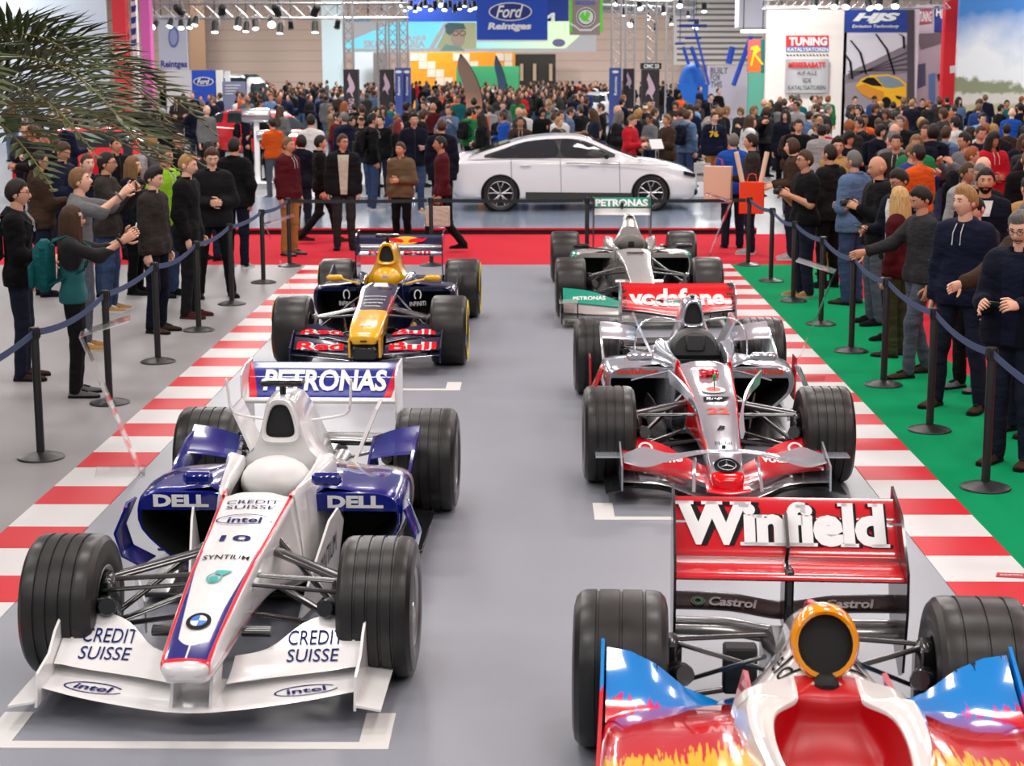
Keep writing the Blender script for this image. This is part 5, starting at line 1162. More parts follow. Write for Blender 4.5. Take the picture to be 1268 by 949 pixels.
def head_mb(skin_i=0, dark_i=1, lip_i=2, eye_i=3, glasses=False, fat=1., fine=True):
    nl, nm = (26, 32) if fine else (14, 18)
    P = head_shape(nl, nm, fat); mb = MB(); mb.rings(list(P), m=skin_i)
    for s in (-1, 1):                                                 # ears, eyes, brows
        mb.ball((s*.078*fat, .012, -.008), (.012, .022, .032), 8, 6, m=skin_i)
        mb.ball((s*.030, -.0835, .010), (.0115, .006, .0058), 8, 5, m=eye_i); mb.ball((s*.030, -.0885, .010), (.0055, .004, .006), 6, 4, m=dark_i)
        mb.tube([(s*.014, -.0945, .027), (s*.030, -.093, .031), (s*.045, -.084, .027)], .0034, 5, m=dark_i)
    mb.tube([(-.022, -.0905, -.066), (0, -.0985, -.064), (.022, -.0905, -.066)], .0042, 5, m=lip_i)
    return mb
def hair_mb(style, seed=0, fine=True):
    """short / crop / long / bun / grey fringe: a shell lifted off the skull, cut along the hairline"""
    nl, nm = (26, 32) if fine else (14, 18)
    P0 = head_shape(nl, nm); r = np.random.RandomState(seed); mb = MB(); keep = np.zeros((nl, nm), bool); P1 = P0.copy()
    for i in range(nl):
        for j in range(nm):
            p = P0[i, j]; lo = 2*PI*j/nm; s = math.sin(lo); z = p[2]
            line = .066 if s < -.62 else (.066-(s+.62)/.72*.09 if s < .1 else -.024-(s-.1)*.065)   # front, sides, nape
            if style in ('long', 'bob'): line = .062 if s < -.7 else (.03 if s < -.45 else -.10)
            if style == 'bald': line = .052 if s < -.4 else -.03
            k = z-line; keep[i, j] = k > 0
            if style == 'bald' and z > .06: keep[i, j] = False
            t = {'short': .013, 'crop': .007, 'long': .016, 'bob': .02, 'bald': .006, 'quiff': .014, 'cap': .016}[style]
            if style == 'quiff' and s < 0 and z > .06: t += .018*max(0, -s)
            t = t*min(1, max(0, k)/.02)+.002*r.rand()
            d = p/np.linalg.norm(p); P1[i, j] = p+d*(t+.0015)
    F_ = []
    V_ = list(P1.reshape(-1, 3))
    for i in range(nl-1):
        for j in range(nm):
            j2 = (j+1) % nm
            if keep[i, j] or keep[i+1, j] or keep[i, j2] or keep[i+1, j2]: F_.append((i*nm+j, i*nm+j2, (i+1)*nm+j2, (i+1)*nm+j))
    if style != 'bald': V_.append(P1[nl-1].mean(0)+A((0, 0, .004))); F_ += [((nl-1)*nm+j, (nl-1)*nm+(j+1) % nm, len(V_)-1) for j in range(nm)]
    mb.add(V_, F_)
    if style == 'long':
        P = []
        for t in np.linspace(0, 1, 9):
            row = []
            for a in np.linspace(-1.12, PI+1.12, 17):
                w = .092+.02*math.sin(t*PI)-.012*t; row.append((w*math.cos(a), .012+(.095+.015*t)*math.sin(a)+.012*t+.004*math.sin(a*17), .03-.40*t-.012*abs(math.sin(a*5))*t))
            P.append(row)
        mb.slab(P, .02)
    return mb
def rod_arm(sh, el, wr): return A(sh), A(el), A(wr)
def hand_mb(wr, d, n, m=0, curl=.6, mb=None, L=.19, grip=False):
    """palm and five fingers; d = pointing direction, n = palm normal"""
    mb = mb or MB(); wr, d, n = A(wr), A(d)/np.linalg.norm(d), A(n); n = n-d*(n @ d); n /= np.linalg.norm(n); u = np.cross(d, n)
    R = []
    for t, w, th in ((-.03, .026, .022), (.0, .030, .020), (.03, .038, .018), (.07, .042, .015), (.095, .041, .012)):
        R.append([wr+d*t+u*w*math.cos(q)+n*th*math.sin(q) for q in np.linspace(0, 2*PI, 10, endpoint=False)])
    mb.rings(R, m=m)
    for k, (x, ln) in enumerate(((-.031, .062), (-.010, .074), (.011, .080), (.031, .070))):
        p = wr+d*.085+u*x; c = curl*(1+.12*k); a = 0.; q = [p]
        for s in range(3):
            a += c*(.55 if s == 0 else .75); p = p+(d*math.cos(a)+n*math.sin(a))*ln*(.44, .32, .24)[s]; q.append(p)
        mb.tube(q, [.0095, .009, .008, .006], 6, m=m)
    p = wr+d*.02-u*.032+n*.006; t1 = d*.62-u*.7+n*.25; t1 /= np.linalg.norm(t1); t2 = d*.85-u*.15+n*.5; t2 /= np.linalg.norm(t2)
    mb.tube([p, p+t1*.04, p+t1*.04+t2*.032, p+t1*.04+t2*.055], [.013, .011, .010, .007], 6, m=m)
    return mb
def shoe_mesh(name, m, msole, boot=False):
    mb = MB(); R = []
    for y, w, h, z0 in ((.075, .024, .05, .0), (.06, .034, .075, 0), (.02, .037, .085, 0), (-.03, .038, .078, 0), (-.08, .043, .06, 0), (-.13, .046, .05, 0), (-.17, .040, .042, 0), (-.195, .022, .03, .004)):
        h *= 1.35 if boot and y > -.04 else 1.
        R.append([(w*math.cos(q), y, z0+.022+(h-.022)*max(0, math.sin(q))+(.0 if math.sin(q) > 0 else .004*math.sin(q))) for q in np.linspace(0, 2*PI, 14, endpoint=False)])
    mb.rings(R); S = []
    for y, w in ((.08, .026), (.06, .037), (0, .040), (-.08, .047), (-.14, .049), (-.18, .040), (-.203, .022)): S.append([(-w, y, 0), (w, y, 0), (w, y, .022), (-w, y, .022)])
    mb.rings(S, m=1); mb.box((0, -.07, .066), (.03, .06, .01), m=1, rot=rotm('X', 18)); return mb.mesh(name, [m, msole])
SKIN = [mat('skin_%d' % i, c, .5) for i, c in enumerate((srgb(214, 160, 132), srgb(200, 142, 112), srgb(226, 176, 150), srgb(178, 122, 92)))]
M_eye = mat('eye_white', (.7, .69, .66), .3); M_lip = mat('lip', srgb(170, 96, 84), .5); M_dark = mat('dark_brow', (.02, .014, .01), .6)
def cloth(name, c, rough=.85, var=.12, sheen=0.):
    c = tuple(v*.62 if max(c) < .12 else v*.85 for v in c)
    if name in MATS: return MATS[name]
    X = MatX(name, rough=rough, spec=.15); X.base(c); X.over((X.noise(26., 4.)-.45)._m('MAXIMUM', 0.)*2., tuple(v*(1-var*2.4) for v in c)); X.bump((X.noise(1., 4., (7., 7., 15.))*1.)+(X.noise(80., 2.)*.06), .05, .55); return X.done()
HAIRC = {'dark': srgb(34, 26, 22), 'brown': srgb(74, 50, 34), 'blond': srgb(170, 128, 78), 'sandy': srgb(128, 92, 60), 'grey': srgb(112, 108, 104), 'ginger': srgb(150, 84, 44), 'longblond': srgb(206, 168, 110), 'red': srgb(120, 40, 40)}
def hairm(k):
    if 'hair_'+k in MATS: return MATS['hair_'+k]
    X = MatX('hair_'+k, rough=.6, spec=.3); X.base(HAIRC[k]); n = X.noise(1., 3., (70., 70., 9.)); X.over((n-.4)._m('MAXIMUM', 0.)*2.4, tuple(c*.45 for c in HAIRC[k])); X.bump(n, .012, .7); return X.done()
# arm poses: (upper-arm direction, forearm direction) for the body's own left side (+x); mirrored for the right
ARM = {'down': ((.16, .02, -1), (.06, -.18, -1)), 'relaxed': ((.2, .06, -1), (.0, -.35, -1)), 'phone': ((.14, -.25, -1), (-.35, -1, .12)), 'belly': ((.25, .0, -1), (-.75, -.75, .02)),
       'camera': ((.30, -.55, -.75), (-.62, -.75, .85)), 'chest': ((.22, -.2, -1), (-.5, -.85, .45)), 'reach': ((.15, -.65, -.62), (.05, -1, -.25)), 'pocket': ((.3, .12, -1), (-.16, -.28, -1)), 'up': ((.35, -.75, -.1), (-.2, -.75, .62)), 'hold': ((.12, -.1, -1), (-.05, -.95, -.1)), 'shoot': ((.16, -.85, -.28), (-.14, -.8, .5)), 'crossed': ((.24, -.12, -1), (-.95, -.55, .12))}
def norm(v): v = A(v); return v/np.linalg.norm(v)
def skeleton(H, la, ra, stance='stand', lean=0., wide=1.):
    k = H/1.78; J = {}; J['pel'] = A((0, 0, .95))*k
    def up(z, y=0.): return A((0, y-lean*(z-.95), z))*k
    J['waist'] = up(1.10); J['chest'] = up(1.32); J['neck'] = up(1.48, .01); J['head'] = up(1.645, -.02)
    for s, nm, pose in ((1, 'L', la), (-1, 'R', ra)):
        sh = up(1.405, .005)+A((s*.172*wide, 0, 0))*k; u, f = (norm(A(v)*A((s, 1, 1))) for v in ARM[pose])
        J['sh'+nm] = sh; J['el'+nm] = sh+u*.285*k; J['wr'+nm] = J['el'+nm]+f*.255*k; J['fd'+nm] = f
        hip = A((s*.095, 0, .93))*k; J['hip'+nm] = hip
        if stance == 'stand': kn, an = A((s*.105, -.02, .50)), A((s*.115, .02, .085))
        elif stance == 'apart': kn, an = A((s*.15, -.02, .50)), A((s*.19, .02, .085))
        elif stance == 'walk': kn, an = (A((s*.09, -.20, .52)), A((s*.09, -.26, .10))) if s > 0 else (A((s*.09, .04, .49)), A((s*.09, .34, .14)))
        elif stance == 'step': kn, an = (A((s*.10, -.12, .51)), A((s*.11, -.14, .09))) if s > 0 else (A((s*.10, .02, .50)), A((s*.11, .16, .09)))
        J['kn'+nm] = kn*k; J['an'+nm] = an*k
    return J, k
SQ = ((0, 1, 0), .66)
def body_parts(H=1.78, la='down', ra='down', stance='stand', lean=0., wide=1., build=1., top='jacket', h=.017, seed=0, long_top=False, sleeves='long', fine=True):
    """returns meshes in local space: (body Field, top Field, trousers Field, joints)"""
    J, k = skeleton(H, la, ra, stance, lean, wide); b = build*k
    add = {'jacket': .022, 'hoodie': .020, 'tee': .008, 'shirt': .012, 'sweater': .014, 'coat': .026}[top]
    T = Field(); a_ = add*k
    T.cap(J['pel']+A((-.075*b, 0, .0)), J['pel']+A((.075*b, 0, .0)), .135*b+a_, .135*b+a_, ((0, 1, 0), .78)).cap(J['waist']+A((-.06*b, -.01, 0)), J['waist']+A((.06*b, -.01, 0)), .125*b+a_, .125*b+a_, SQ)
    T.cap(J['chest']+A((-.085*b, 0, 0)), J['chest']+A((.085*b, 0, 0)), .135*b+a_, .135*b+a_, SQ).cap(J['waist'], J['chest'], .14*b+a_, .155*b+a_, ((0, 1, 0), .72))
    T.cap(J['shL']*.8+J['shR']*.2, J['shR']*.8+J['shL']*.2, .066*b+a_*.9, .066*b+a_*.9).cap(J['neck']+A((0, 0, -.02)), J['shL']*.75+J['neck']*.25, .056*b+a_*.7, .056*b+a_*.7).cap(J['neck']+A((0, 0, -.02)), J['shR']*.75+J['neck']*.25, .056*b+a_*.7, .056*b+a_*.7).cap(J['neck']-A((0, 0, .05)), J['neck']+A((0, 0, .015)), .082*b+a_*.8, .058*b+a_*.9)
    for n in 'LR':
        e = J['el'+n] if sleeves == 'long' else J['sh'+n]*.15+J['el'+n]*.85
        T.cap(J['sh'+n], e, .060*b+a_, .050*b+a_)
        if sleeves == 'long': T.cap(J['el'+n], J['el'+n]*.12+J['wr'+n]*.88, .050*b+a_, .036*b+a_*.9)
    if top in ('hoodie',): T.cap(J['neck']+A((-.06, .075, -.03)), J['neck']+A((.06, .075, -.03)), .05, .05)
    zb = (.74 if top == 'coat' else .84 if top in ('jacket', 'hoodie') else .88)*k
    if top == 'coat':
        for n, s in (('L', 1), ('R', -1)): T.cap(J['hip'+n], J['hip'+n]*.45+J['kn'+n]*.55, .125*b+a_, .12*b+a_, SQ)
    for s in (1, -1): T.cap(J['pel']+A((s*.085*b, 0, .0)), J['pel']+A((s*.085*b, 0, -.14*k)), .112*b+a_, .112*b+a_, ((0, 1, 0), .98))
    nz = J['neck'][2]+.035*k
    tv = T.mesh(h, .045, lambda X, Y, Z: np.maximum(zb-Z, Z-nz-.35*(Y-J['neck'][1])), .0035 if top in ('jacket', 'hoodie', 'coat', 'sweater') else .002, seed)
    L_ = Field()
    for n, s in (('L', 1), ('R', -1)):
        L_.cap(J['hip'+n], J['kn'+n], .098*b, .070*b).cap(J['kn'+n], J['an'+n]+A((0, 0, -.02)), .068*b, .058*b)
    L_.cap(J['pel']+A((-.055*b, 0, 0)), J['pel']+A((.055*b, 0, 0)), .125*b, .125*b, ((0, 1, 0), .74)); L_.cap(J['pel'], J['waist'], .13*b, .12*b, SQ)
    lv = L_.mesh(h*1.05, .03, lambda X, Y, Z: np.maximum(Z-1.06*k, .03-Z), .003, seed+3)
    B_ = Field(); B_.cap(J['pel'], J['chest'], .09, .10, SQ).cap(J['neck']-A((0, 0, .07)), J['head']-A((0, -.005, .06*k)), .064*k, .052*k)
    B_.cap(J['shL'], J['shR'], .05, .05)
    for n in 'LR':
        B_.cap(J['sh'+n], J['el'+n], .050*b, .041*b).cap(J['el'+n], J['wr'+n], .041*b, .027*b); B_.cap(J['hip'+n], J['kn'+n], .07, .05).cap(J['kn'+n], J['an'+n], .05, .04)
    bv = B_.mesh(h*1.15, .03)
    return J, k, bv, tv, lv
def person(x, y, face, label, H=1.78, top='jacket', tc='black', lc='jeans', hair='short', hc='brown', sk=0, la='down', ra='down', stance='stand', lean=0., build=1., glasses=False, shoes='black', group=None, sleeves='long', head_turn=0., nod=0., seed=None, fine=True, hold=None, under=None, hat=None, backpack=None, beard=None, z=0., h=.0165, loc=True, wide=1., extras=None):
    """face: heading in degrees, 0 = towards the camera side (-y), 90 = towards +x"""
    seed = seed if seed is not None else int(abs(x*131+y*71)) % 997
    t = thing('person', label, 'person', (x, y, z), math.radians(face), group)
    J, k, bv, tv, lv = body_parts(H, la, ra, stance, lean, wide, build, top, h, seed, False, sleeves, fine)
    ex = head_mb(fat=1.+.06*(build-1)*4, fine=fine); Rt = rotm('Z', head_turn) @ rotm('X', nod)
    hp = J['head']; ex.v = [tuple(A(p)*k @ Rt.T+hp) for p in ex.v]
    for n, s in (('L', 1), ('R', -1)):
        pose = la if n == 'L' else ra; d = J['fd'+n]; pn = A((-s, 0, 0)) if pose in ('down', 'relaxed', 'pocket') else (A((-s*.8, 0, -.5)) if pose in ('phone', 'hold') else A((-s, -.2, 0)))
        if abs(norm(pn) @ d) > .9: pn = A((0, 1, 0))
        hand_mb(J['wr'+n]+d*.015, d, pn, 0, .75 if pose not in ('reach',) else .25, ex)
    link('body', net_mesh('body', bv, [SKIN[sk], M_dark, M_lip, M_eye], ex), t)
    link('top', net_mesh('top', tv, [tc if not isinstance(tc, str) else CL[tc]]), t)
    link('trousers', net_mesh('trousers', lv, [CL[lc] if isinstance(lc, str) else lc]), t)
    sm = SHOES(shoes)
    for n in 'LR':
        a = J['an'+n]; o = link('shoe', sm, t, (a[0], a[1]-.02, max(.0, a[2]-.09)), (.12 if n == 'L' else -.12)); o.scale = (1.02*k,)*3
    tb_ = BVHTree.FromPolygons([Vector(v) for v in tv[0]], [tuple(int(i) for i in q) for q in tv[1]]) if fine else None
    def front_strip(name, w0, w1, z0, z1, m, off=.004, back=False):
        P_ = []; s_ = 1 if back else -1
        for zz in np.linspace(z0, z1, 15):
            row = []
            for q in np.linspace(-1, 1, 7):
                xx = q*(w0+(w1-w0)*(zz-z0)/(z1-z0)); hit = tb_.ray_cast(Vector((xx, s_*.8, zz)), Vector((0, -s_, 0)), 1.6)
                row.append(A(hit[0])+A((0, s_*off, 0)) if hit[0] is not None else None)
            if all(p is not None for p in row): P_.append(row)
        if len(P_) > 2: MB().grid(P_ if s_ > 0 else [r_[::-1] for r_ in P_]).build(name, m, t)
    if fine:
        nz = J['neck'][2]; zh = (.86 if top in ('jacket', 'hoodie') else .78 if top == 'coat' else .9)*k
        if la not in ('camera', 'belly', 'crossed') and top in ('jacket', 'coat'):
            if under: front_strip('shirt_front', .05*k, .085*k, zh, nz-.02, CL[under])
            else: front_strip('zip', .006, .006, zh, nz-.01, M_matblk, .003)
        elif under: front_strip('shirt_front', .045*k, .075*k, nz-.16, nz-.01, CL[under])
        if top in ('jacket', 'coat', 'shirt'):            # turned-up collar
            P_ = [[J['neck']+A((r_*math.cos(q), .008+r_*.95*math.sin(q), hz)) for q in np.linspace(-PI/2+.42, 1.5*PI-.42, 17)] for r_, hz in ((.086*k, -.035), (.082*k, .01), (.088*k, .045))]
            MB().slab(P_, .012).build('collar', tc if not isinstance(tc, str) else CL[tc], t)
        if sleeves == 'long':
            for n in 'LR':
                c0 = J['el'+n]*.14+J['wr'+n]*.86; c1 = J['el'+n]*.06+J['wr'+n]*.94; rr_ = .036*build*k+.020
                MB().tube([c0, (c0+c1)/2, c1], [rr_, rr_+.003, rr_-.004], 14, cap=False).build('cuff', tc if not isinstance(tc, str) else CL[tc], t)
    if hair: 
        hm = hair_mb(hair, seed, fine); hm.v = [tuple(A(p)*k @ Rt.T+hp) for p in hm.v]; hm.build('hair', hairm(hc), t, ang=70)
    if hat:
        cb = MB(); P = head_shape(18, 24); R = [r_*A((1.10, 1.08, 1.06)) for r_ in P if r_[:, 2].mean() > .035]; cb.rings(R, cap=(False, True)); cb.slab([[(.07*math.sin(a)*1., -.085-q*.075*math.cos(a*.9), .046-.01*q) for a in np.linspace(-1.2, 1.2, 9)] for q in (0, .5, 1)], .006)
        cb.v = [tuple(A(p)*k @ Rt.T+hp) for p in cb.v]; cb.build('cap', CL[hat], t)
    if glasses:
        gb = MB()
        for s in (-1, 1):
            gb.tube([(s*.031+.021*math.cos(q), -.1035, .008+.016*math.sin(q)) for q in np.linspace(0, 2*PI, 13)], .0022, 5); gb.tube([(s*.052, -.1, .012), (s*.078, -.05, .014), (s*.08, .01, .008)], .002, 5)
        gb.tube([(-.011, -.107, .012), (.011, -.107, .012)], .002, 5); gb.v = [tuple(A(p)*k @ Rt.T+hp) for p in gb.v]; gb.build('glasses', M_matblk, t)
    if beard:
        P = head_shape(26, 32, off=.005); keep = []
        mb = MB(); V_ = P.reshape(-1, 3)
        for i in range(25):
            for j in range(32):
                c = V_[[i*32+j, i*32+(j+1) % 32, (i+1)*32+(j+1) % 32, (i+1)*32+j]].mean(0); full = beard != 'moustache'
                if c[1] < -.005 and ((full and c[2] < -.048 and not (abs(c[0]) < .02 and -.072 < c[2] < -.058)) or (abs(c[0]) < .034 and -.058 < c[2] < -.044)): keep.append((i*32+j, i*32+(j+1) % 32, (i+1)*32+(j+1) % 32, (i+1)*32+j))
        mb.add([tuple(A(p)*k @ Rt.T+hp) for p in V_], keep); mb.build('beard', hairm(hc if full else 'grey'), t)
    if backpack:
        bp = MB(); c = J['chest']+A((0, .20+.03*build, -.09)); bp.box(c, (.30, .17, .44), bev=.06); bp.box(c+A((0, .10, -.08)), (.24, .06, .22), bev=.025)
        for s in (-1, 1): bp.tube([c+A((s*.11, -.06, .2)), J['neck']+A((s*.12, .02, .02)), J['chest']+A((s*.12, -.15*build-.01, .05)), J['chest']+A((s*.14, -.11, -.12)), c+A((s*.13, -.04, -.16))], .02, 6, flat=.5)
        bp.build('backpack', CL[backpack], t)
    if top == 'hoodie':
        cd_ = MB()
        for s in (-1, 1): cd_.tube([J['neck']+A((s*.03, -.10, -.0)), J['neck']+A((s*.035, -.155*build, -.07)), J['neck']+A((s*.035, -.165*build, -.17))], .004, 5)
        cd_.build('drawstring', CL['white'], t)
    if extras: extras(t, J, k)
    return t, J
CL = {}
for n_, c_ in dict(black=(18, 18, 20), nearblack=(30, 30, 33), charcoal=(58, 58, 60), grey=(112, 112, 114), lightgrey=(160, 160, 160), navy=(26, 32, 58), darknavy=(20, 24, 42), blue=(44, 66, 128), royal=(28, 78, 170), denim=(92, 116, 150), jeans=(58, 76, 110), darkjeans=(36, 42, 62), greyjeans=(88, 94, 108), maroon=(96, 26, 34), brown=(76, 56, 44), tan=(172, 126, 70), camel=(180, 138, 84), white=(225, 224, 222), cream=(206, 196, 178), teal=(20, 96, 100), lime=(150, 206, 44), red=(196, 28, 44), pink=(206, 110, 118), olive=(70, 76, 48), camo=(112, 92, 68), purple=(150, 70, 150), orange=(224, 92, 30), green=(40, 120, 70), leather=(60, 54, 50), wine=(88, 20, 28), sky=(110, 150, 200), yellow=(220, 190, 60)).items(): CL[n_] = cloth('cloth_'+n_, srgb(*c_))
X_ = MatX('cloth_black_over_teal', rough=.85); X_.base(srgb(20, 96, 100)); X_.over((X_.z+(X_.x.abs()*.9)).gt(1.24, .01), srgb(18, 18, 20)); CL['blackteal'] = X_.done()
_SH = {}
def SHOES(k):
    if k not in _SH:
        col = {'black': ('black', 'nearblack'), 'brown': ('brown', 'nearblack'), 'tan': ('tan', 'cream'), 'white': ('lightgrey', 'white'), 'grey': ('grey', 'nearblack'), 'boots': ('leather', 'nearblack'), 'camel': ('camel', 'white'), 'blue': ('royal', 'white'), 'redbrown': ('maroon', 'brown')}[k]
        _SH[k] = shoe_mesh('shoe', CL[col[0]], CL[col[1]], k == 'boots')
    return _SH[k]
# things in hands -----------------------------------------------------
def in_hand(t, J, side, name, label, cat, mk, off=(0, 0, 0)):
    """a held thing stays a thing of its own, placed at the palm in the hall's space"""
    n = 'L' if side > 0 else 'R'; p = J['wr'+n]+J['fd'+n]*.11+A(off); rz = t.rotation_euler[2]; c, s = math.cos(rz), math.sin(rz)
    w = A((c*p[0]-s*p[1], s*p[0]+c*p[1], p[2]))+A(t.location); o = mk(w, rz); return tag(o, label, cat)
def phone_mk(col=(.01, .01, .012), tilt=35):
    def f(w, rz):
        mb = MB().box((0, 0, 0), (.068, .009, .138), bev=.004, m=0); mb.box((0, .0048, .002), (.06, .001, .115), m=1); mb.v = [tuple(A(p) @ rotm('X', tilt).T) for p in mb.v]
        return mb.build('phone', [mat('phone_body_%d' % int(col[0]*100), col, .3), mat('phone_glass', (.05, .08, .12), .05)], None, tuple(w), rz)
    return f
def camera_mk(w, rz):
    mb = MB().box((0, 0, 0), (.125, .045, .08), bev=.012); mb.box((0, 0, .048), (.05, .04, .03), bev=.008); mb.lathe([(.001, 0), (.034, 0), (.036, -.05), (.030, -.055), (.001, -.05)], 18, axis='y', o=(0, -.02, 0)); return mb.build('photo_camera', M_matblk, None, tuple(w), rz)
def bag_mk(mats, w_=.32, h_=.38, d_=.1, text=None, turn=0.):
    def f(w, rz):
        rz = rz+turn
        mb = MB(); mb.box((0, 0, -h_/2-.1), (w_, d_, h_), bev=.008)
        for s in (-1, 1): mb.tube([(-.07, s*d_*.4, -.10), (-.05, s*d_*.2, .0), (0, 0, .02), (.05, s*d_*.2, 0), (.07, s*d_*.4, -.10)], .004, 5, m=min(1, len(mats)-1))
        if text: V2, F2 = text_fit(text, w_*.6, h_*.14, bold=.03); proj(V2, F2, (0, -d_/2-.002, -h_*.62-.1), (1, 0, 0), (0, 0, 1), None, .002, mb, 1); proj(V2, F2, (0, d_/2+.002, -h_*.62-.1), (-1, 0, 0), (0, 0, 1), None, .002, mb, 1)
        return mb.build('carrier_bag', mats, None, tuple(w), rz)
    return f
# ------------------------------------------------------------------ visitors beside the ropes (each built singly)
GL, GR, GF = 'visitors along the grey floor rope', 'visitors along the green carpet rope', 'visitors walking on the red carpet'
P = person
w_, J_ = P(-3.98, 14.55, 100, 'person in black and teal top with a teal backpack raising a phone', 1.66, 'shirt', 'blackteal', 'nearblack', 'long', 'brown', 0, 'shoot', 'shoot', shoes='grey', glasses=True, backpack='teal', under=None, group=GL, build=.95)
in_hand(w_, J_, 1, 'phone', 'white phone held up by the person with the teal backpack', 'phone', phone_mk((.8, .8, .8), 10))
P(-4.68, 15.35, 98, 'person in black hooded top and glasses carrying a black backpack', 1.83, 'hoodie', 'black', 'darkjeans', 'short', 'dark', 0, 'down', 'hold', shoes='brown', glasses=True, backpack='nearblack', group=GL)
w_, J_ = P(-4.55, 17.0, 95, 'person in grey knit sweater with both arms raised holding a phone', 1.83, 'sweater', 'grey', 'greyjeans', 'short', 'sandy', 2, 'up', 'up', nod=-12, group=GL, shoes='tan')
in_hand(w_, J_, 1, 'phone', 'black phone raised by the person in the grey knit sweater', 'phone', phone_mk((.01, .01, .012), 0))
w_, J_ = P(-4.95, 19.7, 88, 'person in dark brown jacket and glasses holding a camera to the face', 1.85, 'jacket', 'leather', 'jeans', 'short', 'dark', 1, 'camera', 'camera', glasses=True, group=GL, shoes='camel')
in_hand(w_, J_, 1, 'photo_camera', 'small black camera before the face of the person in dark brown', 'camera', camera_mk, (-.06, 0, .02))
P(-4.06, 18.12, 75, 'person in dark grey leather jacket and navy trousers looking down at the kerb', 1.78, 'jacket', 'leather', 'darknavy', 'quiff', 'dark', 2, 'down', 'down', nod=14, group=GL, shoes='brown')
P(-4.55, 21.0, 62, 'person in neon lime hooded jacket and blue jeans', 1.86, 'hoodie', 'lime', 'jeans', 'crop', 'brown', 1, 'down', 'pocket', group=GL, shoes='black')
P(-3.92, 19.2, 82, 'person in long black wool coat and red-brown shoes', 1.86, 'coat', 'black', 'nearblack', 'crop', 'blond', 2, 'relaxed', 'relaxed', nod=8, group=GL, shoes='redbrown')
P(-3.95, 20.9, 20, 'person in black jacket and black trousers with both hands before the belly', 1.85, 'jacket', 'nearblack', 'black', 'short', 'brown', 2, 'belly', 'belly', nod=20, group=GL, stance='apart', shoes='black')
P(-4.2, 23.9, 165, 'person in black leather jacket with pale trainers, back turned to the cars', 1.84, 'jacket', 'black', 'darknavy', 'crop', 'dark', 1, 'down', 'pocket', group=GL, shoes='white')
P(-3.70, 25.6, 62, 'person in maroon hooded top and tan trousers by the corner post', 1.77, 'hoodie', 'maroon', 'tan', 'short', 'sandy', 1, 'down', 'down', group=GF, shoes='grey')
P(-3.45, 27.4, 100, 'person in black walking behind the maroon hooded top', 1.72, 'jacket', 'black', 'nearblack', 'short', 'dark', 0, 'down', 'down', 'walk', group=GF, shoes='redbrown')
P(-2.96, 26.35, 8, 'person with glasses in open dark jacket over a cream shirt', 1.78, 'jacket', 'nearblack', 'charcoal', 'short', 'brown', 1, 'down', 'down', glasses=True, head_turn=35, group=GF, under='cream', shoes='black')
P(-2.10, 26.75, -25, 'person in camouflage jacket and black trousers with one hand at the belly', 1.64, 'jacket', 'camo', 'black', 'short', 'brown', 1, 'belly', 'down', group=GF, shoes='black')
w_, J_ = P(-1.42, 25.9, -80, 'person in dark maroon sweater walking with a paper bag', 1.77, 'sweater', 'maroon', 'nearblack', 'crop', 'dark', 3, 'relaxed', 'relaxed', 'walk', group=GF, shoes='black')
in_hand(w_, J_, 1, 'carrier_bag', 'cream paper bag carried by the person in dark maroon sweater', 'bag', bag_mk([CL['cream'], CL['red']], .36, .30, .1, turn=1.3), (0, 0, .05))
P(-4.10, 31.4, 175, 'person in white t-shirt and black trousers on the podium, back turned', 1.84, 'tee', 'white', 'black', 'crop', 'dark', 1, 'down', 'down', z=.1, sleeves='short', group=GF, shoes='black')
P(-3.1, 32.5, 110, 'person in black hooded top with a backpack and blue jeans', 1.82, 'hoodie', 'black', 'jeans', 'short', 'dark', 1, 'pocket', 'pocket', z=.1, backpack='nearblack', group=GF, shoes='white')
P(-2.68, 33.4, 70, 'person in black shirt and pale denim trousers beside the saloon boot', 1.68, 'shirt', 'black', 'denim', 'long', 'red', 2, 'down', 'phone', z=.1, group=GF)
w_, J_ = P(-2.26, 31.9, 12, 'person in navy jacket holding a phone beside the saloon boot', 1.84, 'jacket', 'darknavy', 'jeans', 'quiff', 'dark', 1, 'phone', 'pocket', z=.1, group=GF, shoes='camel')
in_hand(w_, J_, 1, 'phone', 'pale phone in the hand of the person in the navy jacket', 'phone', phone_mk((.75, .8, .85), 60))
P(-1.62, 29.6, 178, 'person in long dark coat standing close behind the saloon boot', 1.80, 'coat', 'darknavy', 'black', 'crop', 'brown', 1, 'down', 'down', z=.1, group=GF)
P(-6.1, 21.0, 120, 'person in brown jacket behind the person with the black backpack', 1.80, 'jacket', 'brown', 'darkjeans', 'crop', 'dark', 1, 'down', 'phone', build=1.15, group=GL)
P(-6.25, 22.6, 75, 'person in navy jacket looking down beside the brown jacket', 1.84, 'jacket', 'navy', 'darkjeans', 'short', 'brown', 1, 'phone', 'phone', nod=25, group=GL)
P(-5.45, 20.8, 40, 'person in navy shirt over a black t-shirt under the palm', 1.78, 'shirt', 'navy', 'jeans', 'crop', 'brown', 2, 'down', 'down', under='black', group=GL)
P(-5.0, 21.2, 80, 'person in deep navy coat behind the person holding a camera to the face', 1.72, 'coat', 'darknavy', 'black', 'long', 'sandy', 2, 'down', 'down', group=GL)
P(-6.1, 24.9, 45, 'person in black jacket standing before the red hatchback window', 1.82, 'jacket', 'black', 'darkjeans', 'crop', 'dark', 1, 'down', 'down', group=GL)
P(-4.75, 24.9, 150, 'person in charcoal jacket holding a hand up behind the black leather jacket', 1.74, 'jacket', 'charcoal', 'darkjeans', 'short', 'dark', 3, 'down', 'phone', group=GL)
P(-5.6, 26.9, 95, 'person in off-black jacket and black trousers beside the red hatchback', 1.78, 'jacket', 'nearblack', 'black', None, 'dark', 1, 'down', 'down', group=GL)
